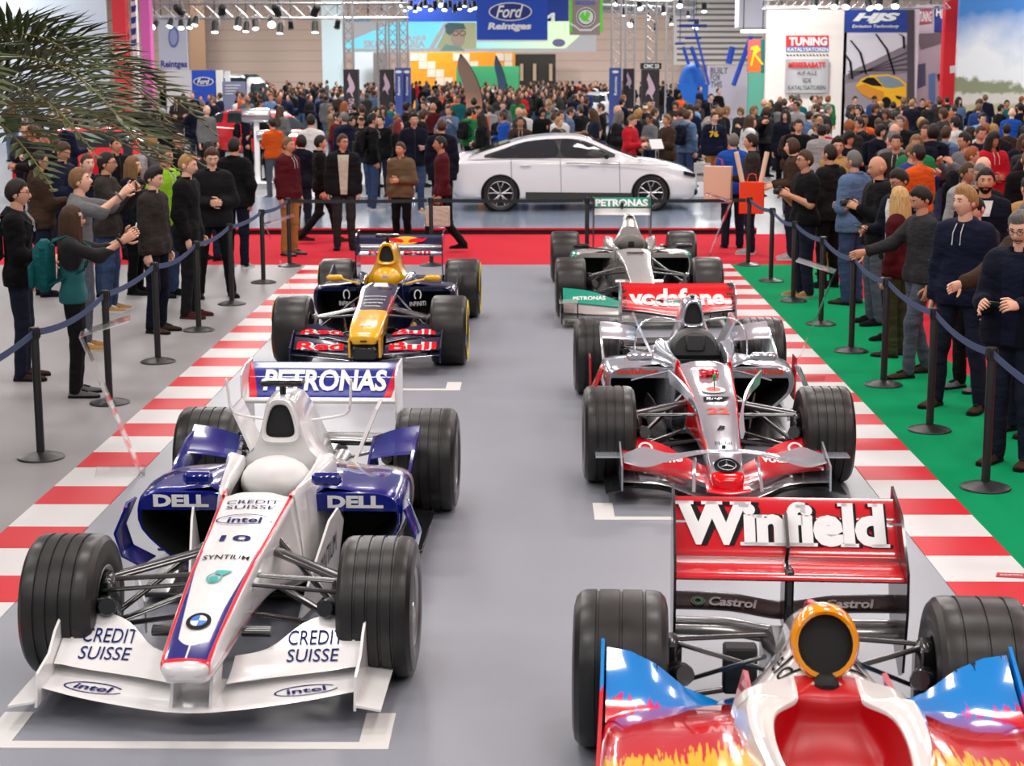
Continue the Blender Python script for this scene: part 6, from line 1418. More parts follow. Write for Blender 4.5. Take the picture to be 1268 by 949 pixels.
P(-6.05, 27.0, 140, 'person in grey jacket with a pale grey backpack near the red hatchback', 1.76, 'jacket', 'grey', 'jeans', 'bob', 'blond', 2, 'down', 'down', backpack='lightgrey', group=GL)
P(-3.95, 28.9, 160, 'person in deep navy jacket with one hand raised behind the maroon hooded top', 1.66, 'jacket', 'darknavy', 'darkjeans', 'bob', 'dark', 0, 'down', 'phone', group=GF)
# along the green carpet
w_, J_ = P(3.40, 12.0, -38, 'person with glasses in navy jacket over navy shirt holding a phone', 1.83, 'jacket', 'darknavy', 'darkjeans', 'quiff', 'grey', 2, 'phone', 'phone', nod=16, glasses=True, build=1.12, group=GR, beard='moustache', under='navy', shoes='brown')
in_hand(w_, J_, 1, 'phone', 'dark phone in the hands of the person with glasses in navy jacket', 'phone', phone_mk((.02, .02, .02), 70), (-.08, 0, .0))
P(3.76, 13.05, -58, 'person in brown leather jacket stretching an arm over the belt', 1.82, 'jacket', 'brown', 'darkjeans', 'crop', 'grey', 2, 'down', 'reach', nod=5, group=GR, shoes='brown', build=1.05)
P(3.50, 14.0, -40, 'person in navy pullover with white drawstrings and brown boots', 1.86, 'hoodie', 'navy', 'darkjeans', 'quiff', 'blond', 2, 'down', 'down', head_turn=-20, group=GR, shoes='brown', stance='apart')
P(4.35, 16.7, -12, 'person in dark navy pullover over a white collared shirt', 1.84, 'sweater', 'darknavy', 'black', 'short', 'dark', 1, 'down', 'down', group=GR, beard='full', under='white')
w_, J_ = P(3.80, 14.85, -55, 'person in grey jacket looking down at a phone', 1.72, 'jacket', 'charcoal', 'nearblack', 'crop', 'dark', 2, 'down', 'phone', nod=28, group=GR, shoes='grey')
in_hand(w_, J_, -1, 'phone', 'black phone of the person in the grey jacket', 'phone', phone_mk((.01, .01, .012), 60))
P(3.5, 15.55, -75, 'person in charcoal sweater stepping forward with a hand on the post', 1.75, 'sweater', 'charcoal', 'greyjeans', 'short', 'dark', 1, 'down', 'reach', 'step', nod=22, group=GR, shoes='brown')
P(3.52, 16.6, -125, 'person in wine red leather jacket and olive trousers', 1.66, 'jacket', 'wine', 'olive', 'long', 'longblond', 2, 'down', 'down', group=GR, shoes='boots', build=.92)
w_, J_ = P(3.70, 17.5, -62, 'person with glasses in dark jacket over white looking at a phone', 1.79, 'jacket', 'darknavy', 'darkjeans', 'short', 'dark', 1, 'down', 'phone', nod=24, glasses=True, group=GR, under='white')
in_hand(w_, J_, -1, 'phone', 'phone of the person with glasses in the dark jacket over white', 'phone', phone_mk((.02, .02, .02), 60))
w_, J_ = P(3.72, 18.7, -80, 'person in black leather jacket and grey jeans aiming a small camera', 1.85, 'jacket', 'black', 'greyjeans', None, 'dark', 1, 'chest', 'chest', nod=10, group=GR, build=1.1, shoes='black')
in_hand(w_, J_, -1, 'photo_camera', 'small camera held by the person in the black leather jacket', 'camera', camera_mk, (.05, 0, .0))
P(3.75, 20.3, -135, 'person in pale denim jacket and blue jeans', 1.83, 'jacket', 'denim', 'jeans', 'crop', 'grey', 1, 'belly', 'belly', group=GR, build=1.08, shoes='brown')
P(4.05, 23.2, -40, 'person in camel jacket and tan trousers', 1.86, 'jacket', 'camel', 'tan', 'quiff', 'dark', 1, 'hold', 'down', group=GR, shoes='grey', head_turn=40)
w_, J_ = P(3.28, 20.95, -72, 'person with glasses in black t-shirt photographing with a camera', 1.80, 'tee', 'black', 'darkjeans', 'short', 'brown', 1, 'chest', 'chest', sleeves='short', glasses=True, group=GR, build=1.15, shoes='tan')
in_hand(w_, J_, -1, 'photo_camera', 'black camera held by the person in black t-shirt', 'camera', camera_mk, (.05, 0, .0))
P(3.72, 21.8, -140, 'person in black jacket close behind the black t-shirt', 1.83, 'jacket', 'nearblack', 'black', 'crop', 'dark', 1, 'down', 'down', group=GR)
w_, J_ = P(3.22, 25.75, -100, 'person in dark leather jacket carrying a beige paper bag', 1.80, 'jacket', 'leather', 'darkjeans', 'short', 'dark', 1, 'down', 'hold', group=GR, shoes='white')
in_hand(w_, J_, -1, 'carrier_bag', 'large beige paper bag beside the corner rope post', 'bag', bag_mk([mat('kraft_paper', srgb(222, 186, 160), .8), CL['orange']], .42, .55, .12, turn=1.4), (0, -.12, .30))
w_, J_ = P(3.72, 25.0, -95, 'person in brown jacket and white shoes with an orange bag', 1.76, 'jacket', 'brown', 'darkjeans', 'bob', 'brown', 2, 'hold', 'hold', group=GR, shoes='white', build=1.05)
ob_ = in_hand(w_, J_, 1, 'carrier_bag', 'bright orange bag with rolled posters beside the photographing person', 'bag', bag_mk([mat('orange_plastic', srgb(238, 60, 20), .35)], .36, .46, .14, turn=1.5), (-.12, -.2, .16))
for dx, an in ((-.07, -20), (.07, 16)):
    rl = MB().tube([(0, 0, -.3), (math.sin(math.radians(an))*.5, 0, .45)], .035, 12); tag(rl.build('rolled_poster', mat('poster_tube', srgb(226, 196, 168), .7), None, (ob_.location[0]+dx, ob_.location[1], ob_.location[2]-.12)), 'rolled poster tilting %s out of the orange bag' % ('over the rope post' if an < 0 else 'towards the photographing person'), 'poster roll', 'rolled posters in the orange bag')
P(3.05, 26.6, 178, 'person in shiny royal blue jacket bending forward', 1.76, 'jacket', 'royal', 'darkjeans', 'short', 'grey', 1, 'hold', 'hold', lean=.22, group=GR, build=1.08)
w_, J_ = P(3.85, 37.4, -8, 'person in navy hooded top with yellow print and mustard trousers', 1.80, 'hoodie', 'navy', 'tan', 'short', 'brown', 2, 'down', 'down', head_turn=30, group='visitors beside the saloon nose', shoes='tan')
in_hand(w_, J_, -1, 'carrier_bag', 'white carrier bag of the person in the printed navy hooded top', 'bag', bag_mk([CL['white'], M_ltblk], .36, .40, .1, 'MEN'), (0, 0, .02))
mb = MB(); word('76', (0, 0, 0), .2, .13, (1, 0, 0), (0, 0, 1), None, mb, bold=.05); mb.build('chest_print', mat('print_yellow', srgb(236, 190, 40), .6), w_, (0, -.165, 1.32), ang=0)
P(3.35, 38.6, 140, 'person in denim blue hooded jacket with a dark backpack', 1.80, 'hoodie', 'denim', 'jeans', 'short', 'brown', 2, 'phone', 'down', backpack='darknavy', group='visitors beside the saloon nose')
P(2.75, 36.2, -60, 'person in brown jacket facing the saloon bonnet', 1.78, 'jacket', 'brown', 'darkjeans', 'short', 'sandy', 1, 'phone', 'phone', group='visitors beside the saloon nose')
P(1.9, 35.7, 60, 'person in red jacket bending over the saloon bonnet', 1.80, 'jacket', 'red', 'black', 'short', 'sandy', 2, 'phone', 'phone', nod=25, lean=.1, group='visitors beside the saloon nose')
ti = thing('info_stand', 'white info tablet on a slim stand by the saloon bonnet', 'info stand', (2.45, 35.2, .1), .5); MB().box((0, 0, 1.1), (.3, .02, .22), rot=rotm('X', -30), bev=.004).build('tablet', mat('tablet_white', (.8, .8, .82), .3), ti); MB().tube([(0, .02, .01), (0, .02, 1.08)], .015, 8).build('post', M_alu, ti); MB().lathe([(.001, 0), (.15, 0), (.15, .012), (.001, .015)], 20).build('foot', M_alu, ti)
# ------------------------------------------------------------------ the crowd further back: varied copies of a few bodies
def crowd_proto(i, spec):
    top, la, ra, st, sl, hair, cap, bp = spec
    t, J = person(0, -40-i, 0, 'p', 1.78, top, 'grey', 'jeans', hair, 'brown', i % 4, la, ra, st, sleeves=sl, seed=i*17+3, fine=False, h=.030, hat=cap, backpack=bp, nod=(i*7) % 20)
    return t
PR = [('jacket', 'down', 'down', 'stand', 'long', 'short', None, None), ('hoodie', 'down', 'phone', 'apart', 'long', 'short', None, None), ('tee', 'down', 'down', 'stand', 'short', 'crop', None, None), ('coat', 'pocket', 'down', 'stand', 'long', 'long', None, None),
      ('jacket', 'phone', 'phone', 'stand', 'long', 'quiff', None, None), ('sweater', 'crossed', 'crossed', 'apart', 'long', 'crop', None, None), ('hoodie', 'down', 'down', 'step', 'long', 'short', None, 'nearblack'), ('jacket', 'camera', 'camera', 'stand', 'long', 'short', None, None),
      ('shirt', 'chest', 'down', 'stand', 'long', 'bob', None, None), ('jacket', 'down', 'pocket', 'step', 'long', 'crop', 'nearblack', None), ('hoodie', 'belly', 'belly', 'stand', 'long', 'long', None, None), ('tee', 'phone', 'down', 'stand', 'short', 'short', 'white', None), ('shirt', 'relaxed', 'down', 'apart', 'long', None, None, None), ('jacket', 'down', 'hold', 'stand', 'long', 'bob', None, 'darknavy')]
protos = [crowd_proto(i, s) for i, s in enumerate(PR)]
TOPC = ['black']*5+['nearblack']*4+['charcoal']*3+['grey']*3+['lightgrey']*2+['navy']*4+['darknavy']*4+['blue']*2+['royal', 'denim', 'denim', 'brown', 'brown', 'maroon', 'red', 'white', 'white', 'cream', 'olive', 'camo', 'purple', 'orange', 'green', 'sky', 'pink', 'camel', 'teal']+['black', 'nearblack', 'navy', 'darknavy', 'charcoal', 'grey', 'leather', 'brown']*3
LEGC = ['jeans']*4+['darkjeans']*4+['black']*3+['greyjeans', 'tan', 'charcoal', 'denim']
WORD = dict(nearblack='off-black', lightgrey='pale grey', darknavy='deep navy', royal='bright blue', camo='brown patterned', sky='sky blue', denim='denim blue', blue='mid blue', jeans='blue jeans', darkjeans='dark jeans', greyjeans='grey jeans')
HW = dict(short='short', crop='cropped', long='long', quiff='swept-up', bob='chin-length')
rc = random.Random(21); spots = []
def ok(x, y, d):
    for (a, b) in spots:
        if (a-x)**2+(b-y)**2 < d*d: return False
    if -7.2 < x < 4.0 and 28.5 < y < 35.9: return False               # podium
    if -11.2 < x < -6.5 and 35.2 < y < 37.8: return False             # red hatchback
    if -10.3 < x < -5.8 and 48.2 < y < 52.8: return False
    if (-7.0 < x < -4.2 or 2.4 < x < 4.4) and 54.8 < y < 66: return False              # second red car
    if y < 35 and -5.6 < x < 4.6: return False
    if -6.9 < x < -5.7 and 39.4 < y < 40.6: return False
    if y > 51 and (abs(x+6.2) < .6 or abs(x-4.2) < .6) or y > 51 and y < 53 and abs(x+1.8) < .8 or abs(x+6.7) < .9 and 40 < y < 42: return False
    return True
for (x_, y_) in [(o.location[0], o.location[1]) for o in scene.objects if o.name.startswith('person') and o.parent is None]: spots.append((x_, y_))
n0 = len(spots); want = 238; tries = 0; plan = []
while len(plan) < want and tries < 30000:
    tries += 1; u = rc.random()
    if u < .05: y = rc.uniform(26, 34.5); x = rc.uniform(-.305*y, -.27*y)
    elif u < .40: y = rc.uniform(17.5, 36); x = rc.uniform(4.75, .29*y+.4)
    else: y = 36+22*rc.random()**1.25; x = rc.uniform(-.305*y, .285*y)
    if x > .29*y+.5 or (x > 8.2 and y > 60) or (x < -.2*y and y > 56) or not ok(x, y, .74): continue
    spots.append((x, y)); plan.append((x, y))
plan.sort(key=lambda p: p[1]); used = set()
def recolor(o, m):
    o.material_slots[0].link = 'OBJECT'; o.material_slots[0].material = m
for n, (x, y) in enumerate(plan):
    i = rc.randrange(len(protos)); pr = protos[i]
    t = pr if i not in used else copy_tree(pr); used.add(i)
    t.location = (x, y, 0); t.rotation_euler = (0, 0, math.radians(rc.choice([180, 180, 150, 210, 120, -120, 90, -90, 60, -60, 20, -20, 0])+rc.uniform(-25, 25))); s = rc.uniform(.93, 1.05); t.scale = (s*rc.uniform(.97, 1.06), s, s)
    tc, lc, hc = rc.choice(TOPC), rc.choice(LEGC), rc.choice(['dark', 'dark', 'brown', 'brown', 'brown', 'dark', 'brown', 'sandy', 'blond', 'grey', 'ginger']); spec = PR[i]
    for c in t.children:
        b = c.name.split('.')[0]
        if b == 'top': recolor(c, CL[tc])
        elif b == 'trousers': recolor(c, CL[lc])
        elif b == 'hair': recolor(c, hairm(hc))
        elif b == 'body': recolor(c, SKIN[rc.randrange(4)])
    zone = 'behind the white saloon' if -6 < x < 4.2 and y < 47 else 'in the far crowd' if y >= 47 and x < 5 else 'near the red hatchback' if x < 0 else 'behind the green carpet visitors' if y < 30 else 'before the tuning poster wall'
    g = {'tee': 't-shirt', 'shirt': 'shirt', 'hoodie': 'hooded top'}.get(spec[0], spec[0]); cap = ' and %s cap' % ('black' if spec[6] == 'nearblack' else 'white') if spec[6] else ' and backpack' if spec[7] else ''
    pose = {'phone': 'one hand raised', 'crossed': 'arms crossed', 'camera': 'both hands at the face', 'belly': 'hands at the belly', 'hold': 'one arm bent', 'chest': 'hand at the chest', 'pocket': 'hand in pocket'}
    pw = 'both hands raised' if (spec[1], spec[2]) == ('phone', 'phone') else pose.get(spec[1]) or pose.get(spec[2]) or ('stepping' if spec[3] == 'step' else 'arms down')
    lab = 'person in %s %s%s, %s, %s %s' % (WORD.get(tc, tc), g, cap, WORD.get(lc, lc+' trousers'), pw, zone)
    t['label'] = ' '.join(lab.split()[:16]); t['group'] = 'visitors '+zone
for i, pr in enumerate(protos):
    if i not in used:
        for c in list(pr.children): bpy.data.objects.remove(c)
        bpy.data.objects.remove(pr)
# beyond those: the unbroken mass of heads and shoulders at the back of the hall
def far_crowd():
    vs_, fs, mi = [], [], []; mats = [CL[k] for k in ('black', 'nearblack', 'charcoal', 'grey', 'navy', 'brown', 'white', 'denim', 'red', 'orange', 'cream', 'blue')]+SKIN[:2]+[hairm(k) for k in ('dark', 'brown', 'brown')]; base = []
    for i, (la, ra, st) in enumerate((('down', 'down', 'stand'), ('phone', 'phone', 'apart'), ('crossed', 'crossed', 'stand'), ('down', 'phone', 'step'))):
        J, k, bv, tv, lv = body_parts(1.78, la, ra, st, 0, 1., 1., 'jacket', .055, i); hd = MB().rings(list(head_shape(7, 10))); ha = MB().rings([r*A((1.1, 1.05, 1.08)) for r in head_shape(7, 10)[2:]]); off = J['head']
        base.append([(A(tv[0]), tv[1], 't'), (A(lv[0]), lv[1], 'l'), (A(hd.v)+off, [f for f in hd.f if len(f) == 4], 's'), (A(ha.v)+off+A((0, .03, .02)), [f for f in ha.f if len(f) == 4], 'h')])
    r = random.Random(3); n = 0; pts = []
    while n < 420:
        y = 59+44*r.random()**1.1; x = r.uniform(-.31*y, min(.29*y, 7.4 if y > 59.5 else 15.))
        if (-17.5 < x < -9.5 and 77 < y < 83) or (-5.8 < x < -1.4 and 71 < y < 77) or (.5 < x < 5.5 and 77 < y < 83) or x < -.215*y and y > 55.5 or any(abs(x-q) < .8 for q in (3.75, 4.5, -5.6, -4.9, 3.0, 6.3)) and 57 < y < 82 or (97 < y < 99 and -5 < x < 0) or ((-7.0 < x < -4.2 or 2.2 < x < 4.4) and y < 66) or (x < -11 and 63 < y < 73) or (x < -.175*y and 63 < y < 73): continue
        if any((a-x)**2+(b-y)**2 < .3 for a, b in pts[-120:]): continue
        pts.append((x, y)); n += 1; rz = r.uniform(0, 6.28); c, s = math.cos(rz), math.sin(rz); k = r.uniform(.93, 1.05); tc = r.choice([0, 0, 0, 0, 0, 1, 1, 1, 1, 2, 2, 2, 3, 3, 4, 4, 4, 5, 5, 6, 7, 7, 8, 9, 10, 11]*2+[0, 1, 2, 4]); lc = r.choice([0, 1, 2, 4, 7, 7])
        for V_, Q, w in base[n % 4]:
            o = len(vs_); W_ = np.stack([c*V_[:, 0]-s*V_[:, 1], s*V_[:, 0]+c*V_[:, 1], V_[:, 2]], 1)*k+A((x, y, 0)); vs_.extend(map(tuple, W_)); fs.extend([tuple(int(q)+o for q in f) for f in Q]); mi += [{'t': tc, 'l': lc, 's': 12+n % 2, 'h': 14+n % 3}[w]]*len(Q)
    me = bpy.data.meshes.new('crowd'); me.from_pydata(vs_, [], fs)
    for m in mats: me.materials.append(m)
    me.polygons.foreach_set('material_index', mi); me.polygons.foreach_set('use_smooth', [True]*len(fs)); me.update()
    return tag(link('crowd', me), 'dense far mass of visitors at the back of the hall', 'crowd', kind='stuff')
far_crowd()
# ------------------------------------------------------------------ the far hall: walls, banners, trusses, booths
CM = cam.matrix_world.copy()
def at(u, v, Y):
    """point of the vertical plane y = Y seen in direction (u, v) of the 1268 x 949 frame"""
    d = CM.to_3x3() @ Vector(((u-634)/2118., -(v-474.5)/2118., -1.)); k = Y/d[1]; return A((d[0]*k, Y, CM.translation[2]+d[2]*k))
def panel(name, label, cat, u0, v0, u1, v1, Y, m, th=.12, to_floor=False, group=None, parent=None, part='board', rz=0.):
    a, b = at(u0, v0, Y), at(u1, v1, Y); z0 = 0. if to_floor else b[2]
    t = parent if parent is not None else thing(name, label, cat, ((a[0]+b[0])/2, Y, z0), 0, group)
    if name.startswith('hanging') or name == 'dealer_banner':
        for sx in (-.4, .4): MB().tube([(sx*(b[0]-a[0]), th/2, a[2]-z0-.02), (sx*(b[0]-a[0]), th/2, 9.-z0)], .02, 5).build('hanger_cable', M_matblk, t)
    o = MB().box((0, th/2, (a[2]-z0)/2), (b[0]-a[0], th, a[2]-z0)).build(part, m, t, ang=0)
    if parent is not None: o.location = ((a[0]+b[0])/2-parent.location[0], Y-parent.location[1], z0-parent.location[2])
    return t
def pprint(t, name, pts, Y, m, off=.01):
    P = [at(u, v, Y)-A(t.location)-A((0, off, 0)) for u, v in pts]; return MB().add(P, [tuple(range(len(P)))]).build(name, m, t, ang=0)
def ptext(t, s, u0, v0, u1, v1, Y, m, off=.02, vert=False, **k):
    a, b = at(u0, v0, Y), at(u1, v1, Y); w, h = abs(b[0]-a[0]), abs(a[2]-b[2]); V2, F2 = text_fit(s, h if vert else w, w if vert else h, **k)
    mb = MB(); proj(V2, F2, (a+b)/2-A(t.location), (0, 0, 1) if vert else (1, 0, 0), (-1, 0, 0) if vert else (0, 0, 1), None, off, mb) if not vert else mb.add([(a+b)/2-A(t.location)+A((-q, -off, p)) for p, q in V2], F2)
    return mb.build('lettering', m, t, ang=0)
def pell(t, name, uc, vc, ru, rv, Y, m, off=.015, ring=None, n=28):
    pts = [(uc+ru*math.cos(q), vc+rv*math.sin(q)) for q in np.linspace(0, 2*PI, n, endpoint=False)]
    if ring is None: return pprint(t, name, pts, Y, m, off)
    P = [[at(uc+(ru-k*ring)*math.cos(q), vc+(rv-k*ring)*math.sin(q), Y)-A(t.location)-A((0, off, 0)) for k in (0, 1)] for q in np.linspace(0, 2*PI, n+1)]; return MB().grid(P).build(name, m, t, ang=0)
fm = lambda n, c, r=.6, **k: mat(n, srgb(*c), r, **k)
WHT, BLU, DBL = fm('banner_white', (238, 238, 240)), fm('banner_blue', (22, 74, 190)), fm('banner_deep_blue', (10, 50, 140))
# walls of the hall
Xb = MatX('beige_wall_panels', rough=.7); Xb.base(srgb(228, 202, 188)); Xb.over((Xb.z*9.).sin().gt(.9, .1), srgb(212, 186, 172)); MW = Xb.done()
wb = MB().box((0, 118.15, 4.5), (110, .3, 9)).build('wall_back', MW, ang=0); tag(wb, 'beige ribbed back wall of the hall', 'wall', kind='structure')
for sx, nm in ((-1, 'wall_left'), (1, 'wall_right')):
    o = MB().box((sx*55, 56, 4.5), (.3, 124, 9)).build(nm, MW, ang=0); tag(o, 'beige ribbed %s side wall of the hall' % ('palm' if sx < 0 else 'poster'), 'wall', kind='structure')
o = MB().box((0, 56, 9.1), (110.3, 124.6, .2)).build('ceiling', mat('ceiling_white', (.8, .8, .81), .8), ang=0); tag(o, 'grey roof of the hall above the lamps', 'ceiling', kind='structure')
# recesses and doors in the back wall
panel('wall_panel', 'pale cyan wall panel beside the beige wall', 'wall panel', 397, -20, 428, 104, 112, fm('pale_cyan', (214, 236, 242)), .2, True)
panel('wall_panel', 'white wall panel under the cyan banner', 'wall panel', 438, 62, 463, 108, 111, fm('cool_white', (222, 232, 238)), .2, True)
panel('wall_panel', 'brown recess with rails beside the beige wall', 'wall panel', 232, -20, 256, 100, 112, fm('recess_brown', (150, 118, 92)), .2, True)
t = panel('dark_window_band', 'dark window band in the back wall with pale posts', 'window', 635, 67, 688, 108, 116, fm('dark_panes', (62, 56, 54), .2), .2, True)
for u in (646, 662, 682): pprint(t, 'post', [(u-2, 79), (u+2, 79), (u+2, 100), (u-2, 100)], 115.8, fm('pale_post', (196, 170, 140)))
t = panel('orange_checker_wall', 'orange and white chequered wall behind the far crowd', 'wall panel', 508, 64, 638, 108, 108, fm('checker_orange', (250, 160, 30)), .2, True)
for i in range(12):
    for j in range(4):
        if (i*7+j*3) % 5 in (0, 2): u0 = 508+i*10.6; v0 = 66+j*10; pprint(t, 'tile', [(u0, v0), (u0+10, v0), (u0+10, v0+9.5), (u0, v0+9.5)], 108, fm('checker_pale', (240, 222, 200)), .02)
panel('green_board', 'plain bright green board behind the far crowd', 'board', 565, 82, 643, 125, 98, fm('board_green', (92, 208, 140)), .15, True)
panel('grey_panel', 'grey panel with dark hatch beside the vertical truss', 'panel', 462, 66, 476, 104, 110, fm('panel_grey', (120, 116, 114)), .2, True)
# blue fascia and the long cyan banner with a portrait
panel('hanging_fascia', 'deep blue fascia above the cyan banner', 'fascia', 500, -20, 592, 29, 92, DBL, .3)
t = panel('hanging_fascia', 'deep blue fascia with a white letter beside the blue hanging banner', 'fascia', 676, -10, 704, 32, 91, DBL, .3); ptext(t, 'M', 670, 16, 687, 27, 91, WHT, bold=.05)
Xc = MatX('cyan_banner_print', rough=.6); Xc.base(srgb(118, 208, 226)); Xc.over(Xc.x.gt(1.2, 3.), srgb(206, 226, 190)); mcy = Xc.done(); nb_ = mcy.node_tree.nodes['Principled BSDF']; nb_.inputs['Emission Strength'].default_value = .8; mcy.node_tree.links.new(Xc.cur, nb_.inputs['Emission Color'])  # emission added to brighten the print, as on a backlit banner
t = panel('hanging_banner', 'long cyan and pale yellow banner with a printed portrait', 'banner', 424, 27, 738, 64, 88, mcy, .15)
pprint(t, 'white_corner', [(424, 27), (490, 27), (424, 54)], 88, WHT); pprint(t, 'white_edge', [(424, 60), (738, 60), (738, 64), (424, 64)], 88, WHT)
pprint(t, 'slant_stripe', [(550, 28), (556, 28), (536, 63), (529, 63)], 88, WHT, .012); pprint(t, 'pale_field', [(556, 28), (590, 28), (590, 60), (540, 60)], 88, fm('pale_lime', (222, 228, 178)), .014)
pprint(t, 'pale_corner', [(738, 38), (738, 60), (700, 60), (720, 42)], 88, WHT, .015)
ptext(t, 'DER NEUE', 498, 44, 528, 50, 88, WHT, bold=.05); ptext(t, 'SKODA FABIA', 450, 50, 527, 59, 88, WHT, bold=.05)
pell(t, 'portrait_face', 567, 45, 9, 14, 88, fm('print_skin', (214, 190, 168)), .02); pprint(t, 'portrait_hair', [(551, 31), (556, 28), (574, 29), (577, 36), (562, 37), (557, 44), (552, 40)], 88, fm('print_hair', (96, 128, 132)), .03); pprint(t, 'portrait_shirt', [(545, 63), (552, 55), (570, 58), (576, 63)], 88, fm('print_shirt', (150, 196, 188)), .03)
for u in (564, 573): pell(t, 'portrait_glasses', u, 41, 4, 3.4, 88, M_ltblk, .035, .8, 16)
pell(t, 'portrait_lens', 692, 53, 8, 5, 88, fm('print_lilac', (150, 140, 190)), .03); 
t = panel('hanging_banner', 'grey photo panel over the white panel beside the truss', 'banner', 428, 24, 460, 50, 90, fm('photo_grey', (120, 132, 150)), .1)
# hanging blue banner with oval and dealer name
t = panel('hanging_banner', 'large blue hanging banner with oval emblem and dealer name', 'banner', 590, -30, 678, 51, 60, BLU, .25)
pell(t, 'oval_rim', 632, 14.5, 27, 11.5, 60, WHT, .01); pell(t, 'oval_field', 632, 14.5, 25.4, 10.2, 60, fm('oval_blue', (24, 46, 128)), .02)
ptext(t, 'Ford', 614, 6.5, 648, 22, 60, WHT, .03, bold=.02, shear=.35); ptext(t, 'Reintges', 604, 28, 658, 39, 60, WHT, .02, bold=.05, shear=.15)
for uc in (590.5, 677.5): pass
pprint(t, 'lower_hem', [(590, 49.5), (678, 49.5), (678, 51), (590, 51)], 60, WHT, .012)
# grey emblem sign with green sides
t = panel('hanging_sign', 'grey hanging sign with round green arrow emblem', 'sign', 706, -20, 743, 43, 70, fm('sign_grey', (160, 142, 138)), .6)
for u in (705, 743): pprint(t, 'green_side', [(u, -20), (u+3.5, -20), (u+3.5, 40), (u, 40)], 70, fm('sign_green', (112, 228, 60)), .02)
pell(t, 'emblem_ring', 725.5, 21, 12, 12, 70, WHT, .02); pell(t, 'emblem_ring', 725.5, 21, 10.8, 10.8, 70, M_ltblk, .03); pell(t, 'emblem_disc', 725.5, 21, 9.3, 9.3, 70, WHT, .04)
pprint(t, 'arrow', [(717, 20), (722, 14), (724, 20), (727, 13), (731, 17), (728, 24), (731, 27), (722, 26)], 70, fm('sign_green', (112, 228, 60)), .06); ptext(t, 'SKODA', 712, 1, 738, 6, 70, fm('print_blue', (90, 110, 200)), bold=.05)
pprint(t, 'white_curve', [(706, 28), (712, 31), (718, 36), (732, 36), (738, 31), (743, 28), (743, 30.5), (738, 33.5), (732, 38.5), (718, 38.5), (712, 33.5), (706, 30.5)], 70, WHT, .03)
# left: pale backdrop, red and pink columns, grey dealer banner, blue oval board
panel('pale_backdrop', 'pale blue white booth wall behind the palm', 'booth wall', -60, -40, 136, 140, 62, fm('pale_blue_white', (206, 218, 234)), .2, True)
panel('red_booth_column', 'red booth column behind the palm fronds', 'booth column', 136, -40, 160, 128, 58, fm('booth_red', (232, 52, 66)), .5, True)
t = panel('print_booth_column', 'blue and white printed strip between red and pink columns', 'booth column', 160, -40, 170, 60, 58.2, WHT, .3, True)
for k in range(5): pprint(t, 'blue_mark', [(162, -6+k*14), (169, -8+k*14), (168, 0+k*14), (163, 2+k*14)], 58.2, DBL, .02)
panel('pink_booth_column', 'magenta booth column behind the palm fronds', 'booth column', 171, -40, 189, 122, 57.6, fm('booth_pink', (222, 96, 176)), .5, True)
t = panel('dealer_banner', 'pale grey dealer banner with round emblem behind the palm tip', 'banner', 195, 19, 233, 87, 72, fm('banner_pale_grey', (204, 204, 220)), .1); pell(t, 'emblem_oval', 215, 46, 6.5, 13, 72, fm('emblem_indigo', (100, 110, 176)), .02); pell(t, 'emblem_core', 215, 46, 4.8, 10, 72, fm('emblem_pale', (160, 168, 210)), .03); ptext(t, 'Reintges', 199, 75, 232, 86, 72, fm('print_indigo', (70, 66, 150)), bold=.03)
panel('booth_wall', 'white booth partition beside the blue oval board', 'booth wall', 205, 87, 238, 122, 70, fm('partition_white', (226, 220, 220)), .2, True)
t = panel('oval_board', 'blue booth board with white oval emblem', 'board', 237, 87, 267, 128, 66, BLU, .4, True); pell(t, 'oval_rim', 252, 101, 12.5, 5.6, 66, WHT, .02); pell(t, 'oval_field', 252, 101, 11.4, 4.7, 66, fm('oval_blue', (24, 46, 128)), .03); ptext(t, 'Ford', 244, 97.5, 260, 104.5, 66, WHT, .04, bold=.02, shear=.35)
panel('white_booth_post', 'white post beside the blue oval board', 'booth post', 267, 87, 275, 125, 66, WHT, .4, True); panel('white_booth_post', 'slim white flag post with blue edge by the grey panel', 'booth post', 278, 88, 284, 112, 68, WHT, .3, True)
t = panel('text_board', 'grey blue info panel with faint lines beside the white van', 'info board', 275, 101, 304, 126, 64, fm('info_grey_blue', (132, 138, 170)), .15, True)
for k in range(4): pprint(t, 'text_line', [(279, 105+k*3.5), (298-k*3, 105+k*3.5), (298-k*3, 106.2+k*3.5), (279, 106.2+k*3.5)], 64, WHT, .02)
# dark horse banners on the truss feet and blue pillars
def horse_banner(u0, u1, v0, v1, Y, label, word_=None):
    t = panel('horse_banner', label, 'banner', u0, v0, u1, v1, Y, fm('banner_black', (38, 30, 34)), .5, True); c = (u0+u1)/2; s = (u1-u0)/20.; y0 = v0+4
    pts = [(-2, 0), (-1, 4), (1, 8), (4, 14), (5.5, 20), (4, 24), (2, 27), (3.5, 33), (1, 30), (-1, 26), (-4, 25), (-6, 28), (-4.5, 22), (-2, 18), (-3, 12), (-4.5, 8)]
    pprint(t, 'horse_emblem', [(c+a*s, y0+b*s) for a, b in pts], Y, fm('horse_lilac', (196, 170, 186)), .02)
    if word_: ptext(t, word_, c-3*s, v0+38*s, c+5*s, v1+8, Y, fm('horse_lilac', (196, 170, 186)), .02, True, bold=.03)
horse_banner(425, 444, 86, 142, 56, 'dark banner with pale running horse at the slim twin truss foot', 'MUSTANG'); horse_banner(470, 487, 86, 130, 60, 'dark banner with pale running horse beside blue pillars'); horse_banner(795, 816, 86, 142, 56, 'dark banner with running horse under a white letter board', 'MUSTANG'); horse_banner(772, 785, 85, 128, 60.8, 'narrow dark horse banner beside the blue pillar')
